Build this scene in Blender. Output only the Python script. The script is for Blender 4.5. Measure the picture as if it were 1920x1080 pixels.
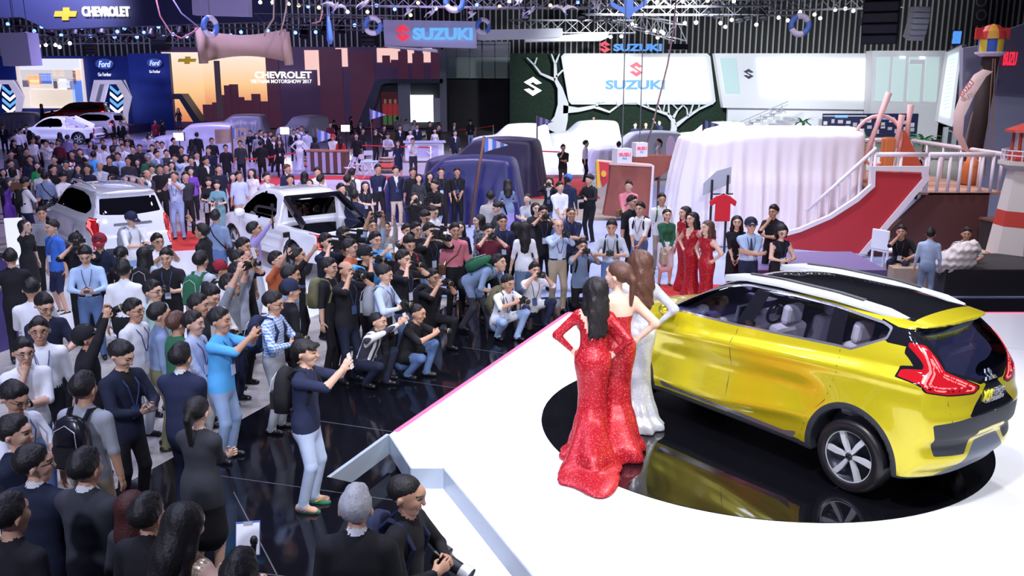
import bpy, bmesh, math, random
import numpy as np
from mathutils import Vector, Matrix, Euler
random.seed(7)
R = math.radians; PI = math.pi
scene = bpy.context.scene; COL = scene.collection
for o in list(bpy.data.objects): bpy.data.objects.remove(o)
# ---------------------------------------------------------------- camera, world, lights, exposure
CAMH, FPX, PITCH = 4.2, 1711.0, R(12.84)
cam = bpy.data.objects.new('view_camera', bpy.data.cameras.new('view_camera')); COL.objects.link(cam)
cam.location = (0, 0, CAMH); cam.rotation_euler = (PI/2 - PITCH, 0, 0)
cam.data.sensor_width = 36; cam.data.lens = 36*FPX/1920; cam.data.clip_end = 300
scene.camera = cam
vs = scene.view_settings
vs.view_transform = 'Standard'; vs.look = 'None'; vs.gamma = 1; vs.use_curve_mapping = False; vs.exposure = 0.0
w = bpy.data.worlds.new('hall_air'); scene.world = w; w.use_nodes = True
w.node_tree.nodes['Background'].inputs[0].default_value = (.28, .28, .60, 1)
w.node_tree.nodes['Background'].inputs[1].default_value = .22
def light(name, kind, loc, energy, color, size=2, target=None, spot=70, blend=.6):
    l = bpy.data.lights.new(name, kind); l.energy = energy; l.color = color
    if kind == 'AREA': l.shape = 'RECTANGLE'; l.size = size; l.size_y = size
    if kind == 'SPOT': l.spot_size = R(spot); l.spot_blend = blend; l.shadow_soft_size = size
    o = bpy.data.objects.new(name, l); COL.objects.link(o); o.location = loc
    d = Vector(target if target else (loc[0], loc[1], 0)) - Vector(loc)
    o.rotation_euler = d.to_track_quat('-Z', 'Y').to_euler()
    return o
# stage spots hung from the truss above the stage
light('stage_spot', 'SPOT', (1.0, 4.5, 9.5), 3000, (1, .97, .93), .35, (1.6, 8.6, .3), 60)
light('stage_spot', 'SPOT', (6.0, 5.0, 9.5), 2500, (.95, .96, 1), .35, (4.4, 9.4, .3), 60)
light('stage_spot', 'SPOT', (5.5, 16.0, 9.5), 2000, (.97, .95, 1), .35, (3, 10.5, .4), 58)
# wide hall lamps high over the stands
def lamps(pts, energy, color, spot=120, z=11.0, size=.45):
    for x, y in pts: light('hall_lamp', 'SPOT', (x, y, z), energy, color, size, None, spot, .8)
lamps([(-7, 5), (-2.5, 6), (-8, 12), (-3, 13)], 1450, (.62, .68, 1))
lamps([(1, 18), (-6, 19), (6, 19)], 2300, (.86, .86, 1))
lamps([(4, 26), (9, 27), (-3, 28)], 2700, (1, .86, .94), 110)
lamps([(-12, 30), (-8, 38)], 3400, (.56, .47, 1), 115)
lamps([(-16, 46), (-3, 44), (-24, 58)], 7500, (.56, .47, 1), 115, 12)
lamps([(3, 47), (11, 47), (19, 49)], 2300, (.93, .97, 1), 150, 7.2)
light('far_wash', 'SPOT', (-26, 50, 12), 9000, (.55, .55, 1), .6, (-32, 74, 3), 90)
light('front_fill', 'SPOT', (-6.0, -3.5, 9.0), 3900, (.76, .80, 1), .4, (-4.5, 12, 1), 70, .9)  # unseen fill spots, added to lift crowd faces and the stands behind
light('front_fill', 'SPOT', (1.5, -3.5, 9.5), 5600, (.92, .93, 1), .4, (-1.0, 19, 1), 50, .9)
light('front_fill', 'SPOT', (-2.0, 8.0, 11.0), 13000, (.66, .58, 1), .5, (-11, 40, 1.5), 48, .9)
light('front_fill', 'SPOT', (7.0, 40.0, 6.8), 30000, (.93, .97, 1), .5, (11.5, 69, 2.4), 58, .9)
light('front_fill', 'SPOT', (14.5, 37.0, 6.0), 22000, (.95, .97, 1), .5, (27.5, 66, 4.4), 44, .9)
light('front_fill', 'SPOT', (5.0, 8.0, 10.5), 2600, (1, .86, .86), .4, (9, 24, 1.2), 50, .9)
lamps([(14, 19)], 1100, (1, .78, .68), 90, 9)

def G(px, py, z=0.0):
    rx, ry = (px-960)/FPX, (540-py)/FPX
    d = Vector((rx, math.cos(PITCH)+math.sin(PITCH)*ry, -math.sin(PITCH)+math.cos(PITCH)*ry))
    t = (z-CAMH)/d.z
    return Vector((d.x*t, d.y*t, z))
def at(px, py, Y):
    """point on the vertical plane y=Y seen at a pixel"""
    rx, ry = (px-960)/FPX, (540-py)/FPX
    d = Vector((rx, math.cos(PITCH)+math.sin(PITCH)*ry, -math.sin(PITCH)+math.cos(PITCH)*ry))
    t = Y/d.y
    return Vector((d.x*t, Y, CAMH+d.z*t))

# ---------------------------------------------------------------- materials
MATS = {}
def mat(name, col, rough=.6, metal=0, emit=0, alpha=1, spec=.5, coat=0, noise=0, nscale=20, bump=0, trans=0, sheen=0):
    if name in MATS: return MATS[name]
    m = bpy.data.materials.new(name); m.use_nodes = True; nt = m.node_tree; b = nt.nodes['Principled BSDF']
    c = (*col, 1) if len(col) == 3 else col
    b.inputs['Base Color'].default_value = c; b.inputs['Roughness'].default_value = rough; b.inputs['Metallic'].default_value = metal
    b.inputs['Specular IOR Level'].default_value = spec
    if coat: b.inputs['Coat Weight'].default_value = coat; b.inputs['Coat Roughness'].default_value = .04
    if alpha < 1: b.inputs['Alpha'].default_value = alpha
    if trans: b.inputs['Transmission Weight'].default_value = trans
    if sheen: b.inputs['Sheen Weight'].default_value = sheen
    if emit:
        b.inputs['Emission Color'].default_value = c; b.inputs['Emission Strength'].default_value = emit
        m.cycles.emission_sampling = 'NONE' if emit < 40 else 'AUTO'
    if noise or bump:
        tc = nt.nodes.new('ShaderNodeTexCoord'); n = nt.nodes.new('ShaderNodeTexNoise'); n.inputs['Scale'].default_value = nscale; n.inputs['Detail'].default_value = 4
        nt.links.new(tc.outputs['Object'], n.inputs['Vector'])
        if noise:
            mx = nt.nodes.new('ShaderNodeMix'); mx.data_type = 'RGBA'
            mx.inputs['A'].default_value = tuple(max(0, x*(1-noise)) for x in c[:3])+(1,); mx.inputs['B'].default_value = tuple(min(1, x*(1+noise)) for x in c[:3])+(1,)
            nt.links.new(n.outputs['Fac'], mx.inputs['Factor']); nt.links.new(mx.outputs['Result'], b.inputs['Base Color'])
        if bump:
            bp = nt.nodes.new('ShaderNodeBump'); bp.inputs['Strength'].default_value = bump; bp.inputs['Distance'].default_value = .02
            nt.links.new(n.outputs['Fac'], bp.inputs['Height']); nt.links.new(bp.outputs['Normal'], b.inputs['Normal'])
    MATS[name] = m
    return m
def lit(name, col, e, base=.08):
    '''a light-giving face: dark base, own emission'''
    m = mat(name, col, .5, emit=e); m.node_tree.nodes['Principled BSDF'].inputs['Base Color'].default_value = tuple(c*base for c in col)+(1,); return m
def mat_pattern(name, kind, c1, c2, scale, rough=.7, metal=0, c3=None):
    """cloth and print patterns in object space: plaid, stripe_v, stripe_h, sequin, speckle, plank"""
    if name in MATS: return MATS[name]
    m = bpy.data.materials.new(name); m.use_nodes = True; nt = m.node_tree; b = nt.nodes['Principled BSDF']; N = nt.nodes.new; Lk = nt.links.new
    b.inputs['Roughness'].default_value = rough; b.inputs['Metallic'].default_value = metal
    tc = N('ShaderNodeTexCoord'); mx = N('ShaderNodeMix'); mx.data_type = 'RGBA'; mx.inputs['A'].default_value = (*c1, 1); mx.inputs['B'].default_value = (*c2, 1)
    def wave(axis, sc):
        wv = N('ShaderNodeTexWave'); wv.bands_direction = axis; wv.inputs['Scale'].default_value = sc; wv.inputs['Distortion'].default_value = 0
        Lk(tc.outputs['Object'], wv.inputs['Vector']); r = N('ShaderNodeValToRGB'); r.color_ramp.elements[0].position = .45; r.color_ramp.elements[1].position = .6
        Lk(wv.outputs['Fac'], r.inputs['Fac']); return r.outputs['Color']
    if kind == 'plaid':
        ad = N('ShaderNodeMath'); ad.operation = 'ADD'; ad.use_clamp = False
        a_, b_ = wave('X', scale), wave('Z', scale); Lk(a_, ad.inputs[0]); Lk(b_, ad.inputs[1])
        hf = N('ShaderNodeMath'); hf.operation = 'MULTIPLY'; hf.inputs[1].default_value = .5; Lk(ad.outputs[0], hf.inputs[0]); Lk(hf.outputs[0], mx.inputs['Factor'])
    elif kind == 'stripe_v': Lk(wave('X', scale), mx.inputs['Factor'])
    elif kind == 'stripe_h': Lk(wave('Z', scale), mx.inputs['Factor'])
    elif kind in ('sequin', 'speckle'):
        vo = N('ShaderNodeTexVoronoi'); vo.inputs['Scale'].default_value = scale; Lk(tc.outputs['Object'], vo.inputs['Vector'])
        wn = N('ShaderNodeTexWhiteNoise'); Lk(vo.outputs['Color'], wn.inputs['Vector'])
        pw = N('ShaderNodeMath'); pw.operation = 'POWER'; pw.inputs[1].default_value = 9 if kind == 'sequin' else 2; Lk(wn.outputs['Value'], pw.inputs[0]); Lk(pw.outputs[0], mx.inputs['Factor'])
        if kind == 'sequin':
            bp = N('ShaderNodeBump'); bp.inputs['Strength'].default_value = .9; bp.inputs['Distance'].default_value = .01; Lk(wn.outputs['Value'], bp.inputs['Height']); Lk(bp.outputs['Normal'], b.inputs['Normal'])
    Lk(mx.outputs['Result'], b.inputs['Base Color'])
    MATS[name] = m
    return m
# ---------------------------------------------------------------- object helpers
def tag(o, label=None, cat=None, group=None, kind=None):
    if label: o['label'] = label
    if cat: o['category'] = cat
    if group: o['group'] = group
    if kind: o['kind'] = kind
    return o
def empty(name, loc=(0,0,0), rz=0, label=None, cat=None, group=None, scale=1):
    o = bpy.data.objects.new(name, None); COL.objects.link(o); o.empty_display_size = .1
    o.location = loc; o.rotation_euler = (0, 0, rz); o.scale = (scale,)*3
    return tag(o, label, cat, group)
def link(name, me, parent=None, loc=None, rot=None, scale=None):
    o = bpy.data.objects.new(name, me); COL.objects.link(o)
    if parent: o.parent = parent
    if loc is not None: o.location = loc
    if rot is not None: o.rotation_euler = rot
    if scale is not None: o.scale = scale if hasattr(scale, '__len__') else (scale,)*3
    return o
def mesh_np(name, V, F, m=None, smooth=True, midx=None, mats=None):
    """V (n,3); F list of index tuples or padded array"""
    me = bpy.data.meshes.new(name)
    if isinstance(F, np.ndarray):
        if F.shape[1] > 4:
            n = 1 + (F[:, 1:] != F[:, :-1]).sum(1)
            loops = np.concatenate([F[:, :1], F[:, 1:]], 1)
            keep = np.concatenate([np.ones((len(F), 1), bool), F[:, 1:] != F[:, :-1]], 1)
            lv = loops[keep]
        else:
            n = np.full(len(F), F.shape[1]); lv = F.reshape(-1)
        used = np.unique(lv); re = np.zeros(len(V), np.int64); re[used] = np.arange(len(used)); V = np.asarray(V)[used]; lv = re[lv]
        me.vertices.add(len(V)); me.vertices.foreach_set('co', np.ascontiguousarray(V, np.float32).ravel())
        me.loops.add(len(lv)); me.loops.foreach_set('vertex_index', lv.astype(np.int32))
        me.polygons.add(len(n)); st = np.concatenate([[0], np.cumsum(n)[:-1]]).astype(np.int32)
        me.polygons.foreach_set('loop_start', st)
        me.update(calc_edges=True)
    else:
        me.from_pydata([tuple(v) for v in V], [], F); me.update()
    if m: me.materials.append(m)
    if mats:
        for q in mats: me.materials.append(q)
    if midx is not None: me.polygons.foreach_set('material_index', np.asarray(midx, np.int32))
    if smooth: me.polygons.foreach_set('use_smooth', [True]*len(me.polygons))
    me.validate(); me.update()
    return me
class MB:
    """collects simple shapes into one mesh"""
    def __init__(s): s.v = []; s.f = []
    def add(s, V, F):
        o = len(s.v); s.v += [tuple(v) for v in V]; s.f += [tuple(i+o for i in f) for f in F]; return s
    def box(s, c, d, rz=0, rx=0, ry=0, taper=1):
        M = Euler((rx, ry, rz)).to_matrix(); V = []
        for z in (-.5, .5):
            t = 1 if z < 0 else taper
            for x, y in ((-.5,-.5),(.5,-.5),(.5,.5),(-.5,.5)): V.append(Vector(c) + M @ Vector((x*d[0]*t, y*d[1]*t, z*d[2])))
        return s.add(V, [(3,2,1,0),(4,5,6,7),(0,1,5,4),(1,2,6,5),(2,3,7,6),(3,0,4,7)])
    def box2(s, a, b): return s.box([(a[i]+b[i])/2 for i in range(3)], [abs(b[i]-a[i]) for i in range(3)])
    def bar(s, a, b, w, t=None):
        a = Vector(a); b = Vector(b); t = t or w; d = b-a; L = d.length
        q = d.to_track_quat('Z', 'Y').to_matrix(); V = []
        for z in (0, L):
            for x, y in ((-.5,-.5),(.5,-.5),(.5,.5),(-.5,.5)): V.append(a + q @ Vector((x*w, y*t, z)))
        return s.add(V, [(3,2,1,0),(4,5,6,7),(0,1,5,4),(1,2,6,5),(2,3,7,6),(3,0,4,7)])
    def tube(s, pts, r, n=8, caps=True):
        pts = [Vector(p) for p in pts]; rr = r if hasattr(r, '__len__') else [r]*len(pts); V = []; F = []
        ref = None
        for k, p in enumerate(pts):
            d = (pts[min(k+1, len(pts)-1)] - pts[max(k-1, 0)]).normalized()
            if ref is None: ref = d.orthogonal().normalized()
            u = (ref - d*ref.dot(d)).normalized(); ref = u; v = d.cross(u)
            for i in range(n):
                a = 2*PI*i/n; V.append(p + (u*math.cos(a) + v*math.sin(a))*rr[k])
        for k in range(len(pts)-1):
            for i in range(n): F.append((k*n+i, k*n+(i+1) % n, (k+1)*n+(i+1) % n, (k+1)*n+i))
        if caps: F.append(tuple(reversed(range(n)))); F.append(tuple((len(pts)-1)*n+i for i in range(n)))
        return s.add(V, F)
    def lathe(s, prof, n=24, axis='Z', o=(0,0,0), a0=0, a1=2*PI):
        V = []; F = []; full = abs(a1-a0-2*PI) < 1e-6; m = n if full else n+1
        for r, h in prof:
            for i in range(m):
                a = a0+(a1-a0)*i/n; x, y = r*math.cos(a), r*math.sin(a)
                p = {'Z': (x, y, h), 'Y': (x, h, -y), 'X': (h, x, y)}[axis]; V.append((p[0]+o[0], p[1]+o[1], p[2]+o[2]))
        for k in range(len(prof)-1):
            for i in range(n):
                j = (i+1) % m
                F.append((k*m+i, k*m+j, (k+1)*m+j, (k+1)*m+i))
        return s.add(V, F)
    def prism(s, poly, a, b, plane='XZ'):
        """extrude a 2D polygon between two offsets; plane XZ extrudes along Y, XY along Z, YZ along X"""
        n = len(poly); V = []
        for t in (a, b):
            for u, v in poly: V.append({'XZ': (u, t, v), 'XY': (u, v, t), 'YZ': (t, u, v)}[plane])
        F = [tuple(range(n)), tuple(reversed(range(n, 2*n)))] + [(i, n+i, n+(i+1) % n, (i+1) % n) for i in range(n)]
        return s.add(V, F)
    def mesh(s, name, m=None, smooth=False, fix=True):
        me = bpy.data.meshes.new(name); me.from_pydata(s.v, [], s.f)
        if fix:
            bm = bmesh.new(); bm.from_mesh(me); bmesh.ops.recalc_face_normals(bm, faces=bm.faces); bm.to_mesh(me); bm.free()
        if m: me.materials.append(m)
        if smooth: me.polygons.foreach_set('use_smooth', [True]*len(me.polygons))
        me.update(); return me
    def build(s, name, m, parent=None, loc=None, rot=None, smooth=False, bevel=0):
        o = link(name, s.mesh(name, m, smooth), parent, loc, rot)
        if bevel:
            b = o.modifiers.new('bevel', 'BEVEL'); b.width = bevel; b.segments = 2; b.limit_method = 'ANGLE'
        return o
def text_mesh(name, txt, size, depth, m, bold=.0, shear=0, space=1.0):
    c = bpy.data.curves.new(name, 'FONT'); c.body = txt; c.size = size; c.extrude = depth; c.align_x = 'CENTER'; c.align_y = 'CENTER'; c.offset = bold; c.shear = shear; c.space_character = space; c.resolution_u = 3
    o = bpy.data.objects.new(name, c); COL.objects.link(o)
    dg = bpy.context.evaluated_depsgraph_get(); me = bpy.data.meshes.new_from_object(o.evaluated_get(dg))
    bpy.data.objects.remove(o); bpy.data.curves.remove(c)
    me.materials.clear(); me.materials.append(m); me.name = name
    return me
def text_obj(name, txt, width, height, m, parent, loc, rot=(PI/2, 0, 0), depth=.02, bold=.0, shear=0, space=1.0):
    """lettering fitted into width x height, centred on loc"""
    me = text_mesh(name, txt, 1.0, depth, m, bold, shear, space)
    co = np.empty(len(me.vertices)*3, np.float32); me.vertices.foreach_get('co', co); co = co.reshape(-1, 3)
    lo, hi = co.min(0), co.max(0); c = (lo+hi)/2
    co[:, 0] = (co[:, 0]-c[0])*width/(hi[0]-lo[0]); co[:, 1] = (co[:, 1]-c[1])*height/(hi[1]-lo[1])
    me.vertices.foreach_set('co', co.ravel()); me.update()
    return link(name, me, parent, loc, rot)
# ---------------------------------------------------------------- numeric mesh tools
def surface_nets(F, lo, h, lab=None):
    nx, ny, nz = F.shape
    S = F < 0
    c = S[:-1, :-1, :-1].astype(np.int8)
    for i, j, k in ((1,0,0),(0,1,0),(0,0,1),(1,1,0),(1,0,1),(0,1,1),(1,1,1)):
        c = c + S[i:nx-1+i, j:ny-1+j, k:nz-1+k]
    act = (c > 0) & (c < 8)
    I, J, K = np.nonzero(act)
    idx = -np.ones(act.shape, np.int32)
    idx[I, J, K] = np.arange(len(I))
    acc = np.zeros((len(I), 3)); cnt = np.zeros(len(I))
    corners = [(i, j, k) for i in (0, 1) for j in (0, 1) for k in (0, 1)]
    val = {q: F[I+q[0], J+q[1], K+q[2]] for q in corners}
    for a in corners:
        for ax in range(3):
            if a[ax] == 0:
                b = list(a); b[ax] = 1; b = tuple(b)
                va, vb = val[a], val[b]
                m = (va < 0) != (vb < 0)
                t = np.where(m, va / np.where(m, va - vb, 1), 0)
                p = np.tile(np.array(a, float), (len(I), 1)); p[:, ax] += t
                acc[m] += p[m]; cnt[m] += 1
    V = (np.stack([I, J, K], 1) + acc / np.maximum(cnt, 1)[:, None]) * h + np.array(lo)
    Q = []
    for ax in range(3):
        sl = [slice(1, -1)] * 3; sl[ax] = slice(0, -1)
        sh = list(sl); sh[ax] = slice(1, None)
        A = S[tuple(sl)]; B = S[tuple(sh)]
        m = A != B
        P = np.argwhere(m)
        off = np.array([1, 1, 1]); off[ax] = 0
        P = P + off
        u, v = [(1, 2), (2, 0), (0, 1)][ax]
        def g(du, dv):
            q = P.copy(); q[:, u] += du; q[:, v] += dv
            return idx[q[:, 0], q[:, 1], q[:, 2]]
        quad = np.stack([g(-1, -1), g(0, -1), g(0, 0), g(-1, 0)], 1)
        ins = A[m]
        quad = np.where(ins[:, None], quad, quad[:, ::-1])
        Q.append(quad)
    Q = np.concatenate(Q)
    Q = Q[(Q >= 0).all(1)]
    if lab is not None:
        L = lab[np.round((V[:, 0]-lo[0])/h).astype(int).clip(0, nx-1), np.round((V[:, 1]-lo[1])/h).astype(int).clip(0, ny-1), np.round((V[:, 2]-lo[2])/h).astype(int).clip(0, nz-1)]
        return V, Q, L
    return V, Q

def project_iso(fn, V, level=0.0, it=4, e=2e-3):
    for _ in range(it):
        f0 = fn(V[:, 0], V[:, 1], V[:, 2]) - level
        g = np.stack([fn(V[:, 0]+e, V[:, 1], V[:, 2]) - level - f0, fn(V[:, 0], V[:, 1]+e, V[:, 2]) - level - f0, fn(V[:, 0], V[:, 1], V[:, 2]+e) - level - f0], 1) / e
        st = f0 / np.maximum((g * g).sum(1), .15)
        V = V - np.clip(st, -.02, .02)[:, None] * g
    return V

def iso_mesh(fn, lo, hi, h, level=0.0, it=3):
    ax = [np.arange(lo[i], hi[i] + h, h) for i in range(3)]
    X, Y, Z = np.meshgrid(*ax, indexing='ij')
    V, Q = surface_nets(fn(X, Y, Z) - level, lo, h)
    if it: V = project_iso(fn, V, level, it)
    return V, np.concatenate([Q, np.repeat(Q[:, -1:], 4, 1)], 1).astype(np.int64)

def pad_faces(faces, n=8):
    A = np.empty((len(faces), n), np.int64)
    for k, fc in enumerate(faces):
        A[k, :len(fc)] = fc; A[k, len(fc):] = fc[-1]
    return A

def split_field(V, faces, f):
    """cut polygons (rows padded by repeating the last index) along f=0 -> verts, faces f<0, faces f>=0"""
    f = np.asarray(f, float)
    if not len(faces): return V, faces, faces
    s = f[faces] < 0
    alln = s.all(1); anyn = s.any(1)
    mix = np.nonzero(anyn & ~alln)[0]
    neg = []; pos = []; newv = []; cache = {}; nv = len(V)
    fl = {}
    for r in mix:
        fc = []
        for i in faces[r]:
            i = int(i)
            if not fc or (i != fc[-1]): fc.append(i)
        if fc[0] == fc[-1]: fc.pop()
        a = []; b = []; n = len(fc)
        for k in range(n):
            i, j = fc[k], fc[(k+1) % n]
            ni, nj = f[i] < 0, f[j] < 0
            (a if ni else b).append(i)
            if ni != nj:
                key = (i, j) if i < j else (j, i)
                m = cache.get(key)
                if m is None:
                    t = f[key[0]] / (f[key[0]] - f[key[1]]); t = min(max(t, .02), .98)
                    newv.append(V[key[0]]*(1-t) + V[key[1]]*t)
                    m = cache[key] = nv + len(newv) - 1
                a.append(m); b.append(m)
        if 2 < len(a) <= 8: neg.append(a)
        if 2 < len(b) <= 8: pos.append(b)
    V2 = np.concatenate([V, np.array(newv)]) if newv else V
    N = np.concatenate([faces[alln], pad_faces(neg)]) if neg else faces[alln]
    P = np.concatenate([faces[~anyn], pad_faces(pos)]) if pos else faces[~anyn]
    return V2, N, P

def poly_sdf(px, py, poly):
    """signed distance to a polygon, negative inside (vectorised)"""
    px = np.asarray(px, float); py = np.asarray(py, float)
    d = np.full(px.shape, 1e9); ins = np.zeros(px.shape, bool)
    n = len(poly)
    for i in range(n):
        ax, ay = poly[i]; bx, by = poly[(i+1) % n]
        ex, ey = bx-ax, by-ay
        t = np.clip(((px-ax)*ex + (py-ay)*ey) / (ex*ex+ey*ey+1e-12), 0, 1)
        d = np.minimum(d, (px-ax-t*ex)**2 + (py-ay-t*ey)**2)
        c = ((ay > py) != (by > py))
        with np.errstate(divide='ignore', invalid='ignore'):
            ins ^= c & (px < (bx-ax)*(py-ay)/(by-ay if by != ay else 1e-12) + ax)
    return np.where(ins, -1, 1) * np.sqrt(d)

def line_dist(px, py, pts):
    d = np.full(np.shape(px), 1e9)
    for (ax, ay), (bx, by) in zip(pts, pts[1:]):
        ex, ey = bx-ax, by-ay
        t = np.clip(((px-ax)*ex + (py-ay)*ey) / (ex*ex+ey*ey+1e-12), 0, 1)
        d = np.minimum(d, (px-ax-t*ex)**2 + (py-ay-t*ey)**2)
    return np.sqrt(d)

def smax(a, b, k):
    h = np.clip(.5 + .5*(a-b)/k, 0, 1)
    return b + (a-b)*h + k*h*(1-h)
def smin(a, b, k): return -smax(-a, -b, k)
def sstep(a, b, x):
    t = np.clip((x-a)/(b-a), 0, 1); return t*t*(3-2*t)

def hspline(xs, ys):
    """monotone cubic interpolation, returns a vectorised function"""
    xs = np.array(xs, float); ys = np.array(ys, float)
    h = np.diff(xs); d = np.diff(ys)/h
    m = np.zeros(len(xs)); m[0], m[-1] = d[0], d[-1]
    for i in range(1, len(xs)-1):
        m[i] = 0 if d[i-1]*d[i] <= 0 else 2*d[i-1]*d[i]/(d[i-1]+d[i])
    def fn(x):
        x = np.clip(x, xs[0], xs[-1]); i = np.clip(np.searchsorted(xs, x) - 1, 0, len(xs)-2)
        t = (x-xs[i])/h[i]
        return (2*t**3-3*t**2+1)*ys[i] + (t**3-2*t**2+t)*h[i]*m[i] + (-2*t**3+3*t**2)*ys[i+1] + (t**3-t**2)*h[i]*m[i+1]
    # table lookup keeps big grids quick
    tx = np.linspace(xs[0], xs[-1], 800); ty = fn(tx)
    return lambda x: np.interp(x, tx, ty)
# ---------------------------------------------------------------- car bodies as implicit solids (x forward, y left, origin under the rear axle)
def car_fn(S):
    top = hspline(*zip(*S['top'])); wid = hspline(*zip(*S['wid'])); vert = hspline(*zip(*S['vert'])); rear = hspline(*zip(*S['rear'])); front = hspline(*zip(*S['front']))
    crown = S.get('crown', .06); wb = S['wb']; ra = S['arch']; ku = S.get('k', .07)
    crs = S.get('crease'); hood = S.get('bed'); fold = S.get('fold')
    def fn(x, y, z):
        ay = np.abs(y)
        W = wid(x) + vert(z)
        if crs:
            zc = np.interp(x, *zip(*crs['line']))
            W = W - crs['d'] * sstep(0, crs['w'], z - zc) + crs['d']*.55*np.exp(-((z-zc+.015)/.05)**2)
            W = W - crs['scoop'] * np.exp(-((z-(zc-.30))/.14)**2) * sstep(.25, .75, x) * (1 - sstep(wb-.75, wb-.25, x))
            zl = np.interp(x, *zip(*crs['low']))
            W = W + crs['lowd'] * np.exp(-((z-zl)/.07)**2) * sstep(.3, .8, x) * (1 - sstep(wb-.8, wb-.3, x))
        for cx in ((0, wb) if ra else ()):
            r = np.sqrt((x-cx)**2 + (z-S['wr'])**2)
            W = W + S.get('flare', .02) * np.exp(-((r-ra)/.16)**2)
        if fold:
            gz = np.clip((fold[1]-z)/fold[1], 0, 1)
            wv = np.sin(x*fold[0]+2.2*np.sin(x*1.7+y)) + .6*np.sin(x*fold[0]*1.9+1.3+3*np.sin(2.1*y))
            wy = np.sin(y*fold[0]*1.1+1.5*np.sin(x*2)) + .6*np.sin(y*fold[0]*2.1+x)
            fx = fold[2]*gz*wv; fy = fold[2]*gz*wy; fl = fold[3]*gz*gz
            W = W + fx + fl
        else: fx = fy = fl = 0
        F = smax(ay - W, z - (top(x) - crown*(y/.8)**2 - S.get('crown4', .05)*(y/.8)**4), ku)
        xr = rear(z) + S.get('rplan', .16)*(ay/.85)**S.get('rpow', 3) - fy - fl
        F = smax(F, xr - x, S.get('kr', .05))
        xf = front(z) - S.get('fplan', .28)*(ay/.85)**3 + fy + fl
        F = smax(F, x - xf, .07)
        F = smax(F, S['bot'] - z + .05*sstep(0, -.9, x), .03)
        if hood is not None:
            b = smax(smax(hood[0] - x, x - hood[1], .03), smax(hood[2] - z, ay - hood[3], .03), .03)
            F = smax(F, -b, .02)
        for cx in ((0, wb) if ra else ()):
            r = np.sqrt((x-cx)**2 + (z-S['wr'])**2)
            F = smax(F, -np.maximum(r - ra, .56 - ay), .012)
        return F
    return fn

HERO = dict(
    top=[(-1.2,1.60),(-.58,1.665),(-.3,1.70),(.4,1.765),(1.1,1.775),(1.6,1.745),(1.95,1.66),(2.40,1.46),(2.85,1.26),(3.4,1.15),(3.85,1.02),(4.2,.75)],
    wid=[(-1.1,.69),(-.9,.745),(-.55,.805),(0,.845),(1.4,.845),(2.9,.84),(3.6,.80),(4.05,.70)],
    vert=[(.2,-.04),(.4,.01),(.65,.025),(.95,.03),(1.12,.015),(1.3,-.045),(1.42,-.10),(1.6,-.20),(1.74,-.29),(1.9,-.42)],
    rear=[(.2,-.70),(.36,-.80),(.52,-.92),(.66,-.90),(.74,-.955),(.90,-.965),(1.0,-.93),(1.16,-.90),(1.22,-.86),(1.40,-.72),(1.57,-.50),(1.605,-.46),(1.63,-.60),(1.70,-.62)],
    front=[(.2,3.9),(.5,4.05),(.75,4.08),(.95,3.98),(1.1,3.85),(1.2,3.75)],
    wb=3.28, arch=.455, wr=.355, bot=.27, k=.10, kr=.045, crown=.05, crown4=.06, rplan=.24, rpow=3, flare=.03,
    crease=dict(line=[(-.9,1.20),(0,1.19),(.8,1.14),(2.5,1.04),(3.3,1.0)], d=.035, w=.10, scoop=.045, low=[(-1,.5),(.3,.62),(.8,.58),(1.6,.47),(2.8,.42)], lowd=.03))

SUV = dict(   # body-on-frame estate seen from behind
    top=[(-1.3,1.74),(-.9,1.765),(-.5,1.79),(.4,1.815),(1.1,1.80),(1.55,1.74),(1.9,1.58),(2.35,1.28),(2.6,1.17),(3.1,1.10),(3.5,1.0),(3.75,.75)],
    wid=[(-1.2,.80),(-.9,.845),(0,.88),(1.4,.88),(2.8,.88),(3.3,.84),(3.7,.72)],
    vert=[(.25,-.03),(.5,.02),(.9,.02),(1.1,-.01),(1.25,-.07),(1.6,-.18),(1.8,-.27),(1.9,-.36)],
    rear=[(.3,-1.05),(.5,-1.14),(.75,-1.15),(.8,-1.09),(1.0,-1.08),(1.15,-1.05),(1.3,-1.0),(1.62,-.86),(1.67,-.84),(1.70,-.98),(1.8,-1.0)],
    front=[(.25,3.5),(.5,3.62),(.8,3.64),(1.0,3.55),(1.2,3.4)],
    wb=2.80, arch=.45, wr=.38, bot=.34, k=.09, kr=.05, crown=.04, crown4=.05, rplan=.16, flare=.03,
    crease=dict(line=[(-1,1.08),(3,1.02)], d=.02, w=.1, scoop=.02, low=[(-1,.5),(3,.5)], lowd=.02))
PICKUP = dict(
    top=[(-1.3,1.09),(.72,1.09),(.80,1.70),(1.2,1.775),(1.7,1.775),(2.05,1.70),(2.5,1.42),(2.85,1.18),(3.4,1.08),(3.75,.98),(3.95,.75)],
    wid=[(-1.2,.83),(-.9,.86),(0,.88),(1.4,.88),(3.0,.88),(3.5,.84),(3.95,.72)],
    vert=[(.25,-.03),(.5,.02),(.9,.02),(1.05,.0),(1.2,-.06),(1.6,-.19),(1.8,-.28),(1.9,-.36)],
    rear=[(.3,-1.02),(.5,-1.16),(.62,-1.16),(.68,-1.06),(1.0,-1.07),(1.15,-1.07),(1.9,-1.07)],
    front=[(.25,3.7),(.5,3.84),(.8,3.86),(1.0,3.76),(1.2,3.6)],
    wb=3.0, arch=.45, wr=.38, bot=.36, k=.06, kr=.04, crown=.02, crown4=.02, rplan=.10, flare=.035,
    crease=dict(line=[(-1,1.02),(3,1.0)], d=.015, w=.1, scoop=.02, low=[(-1,.55),(3,.5)], lowd=.015))
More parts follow.
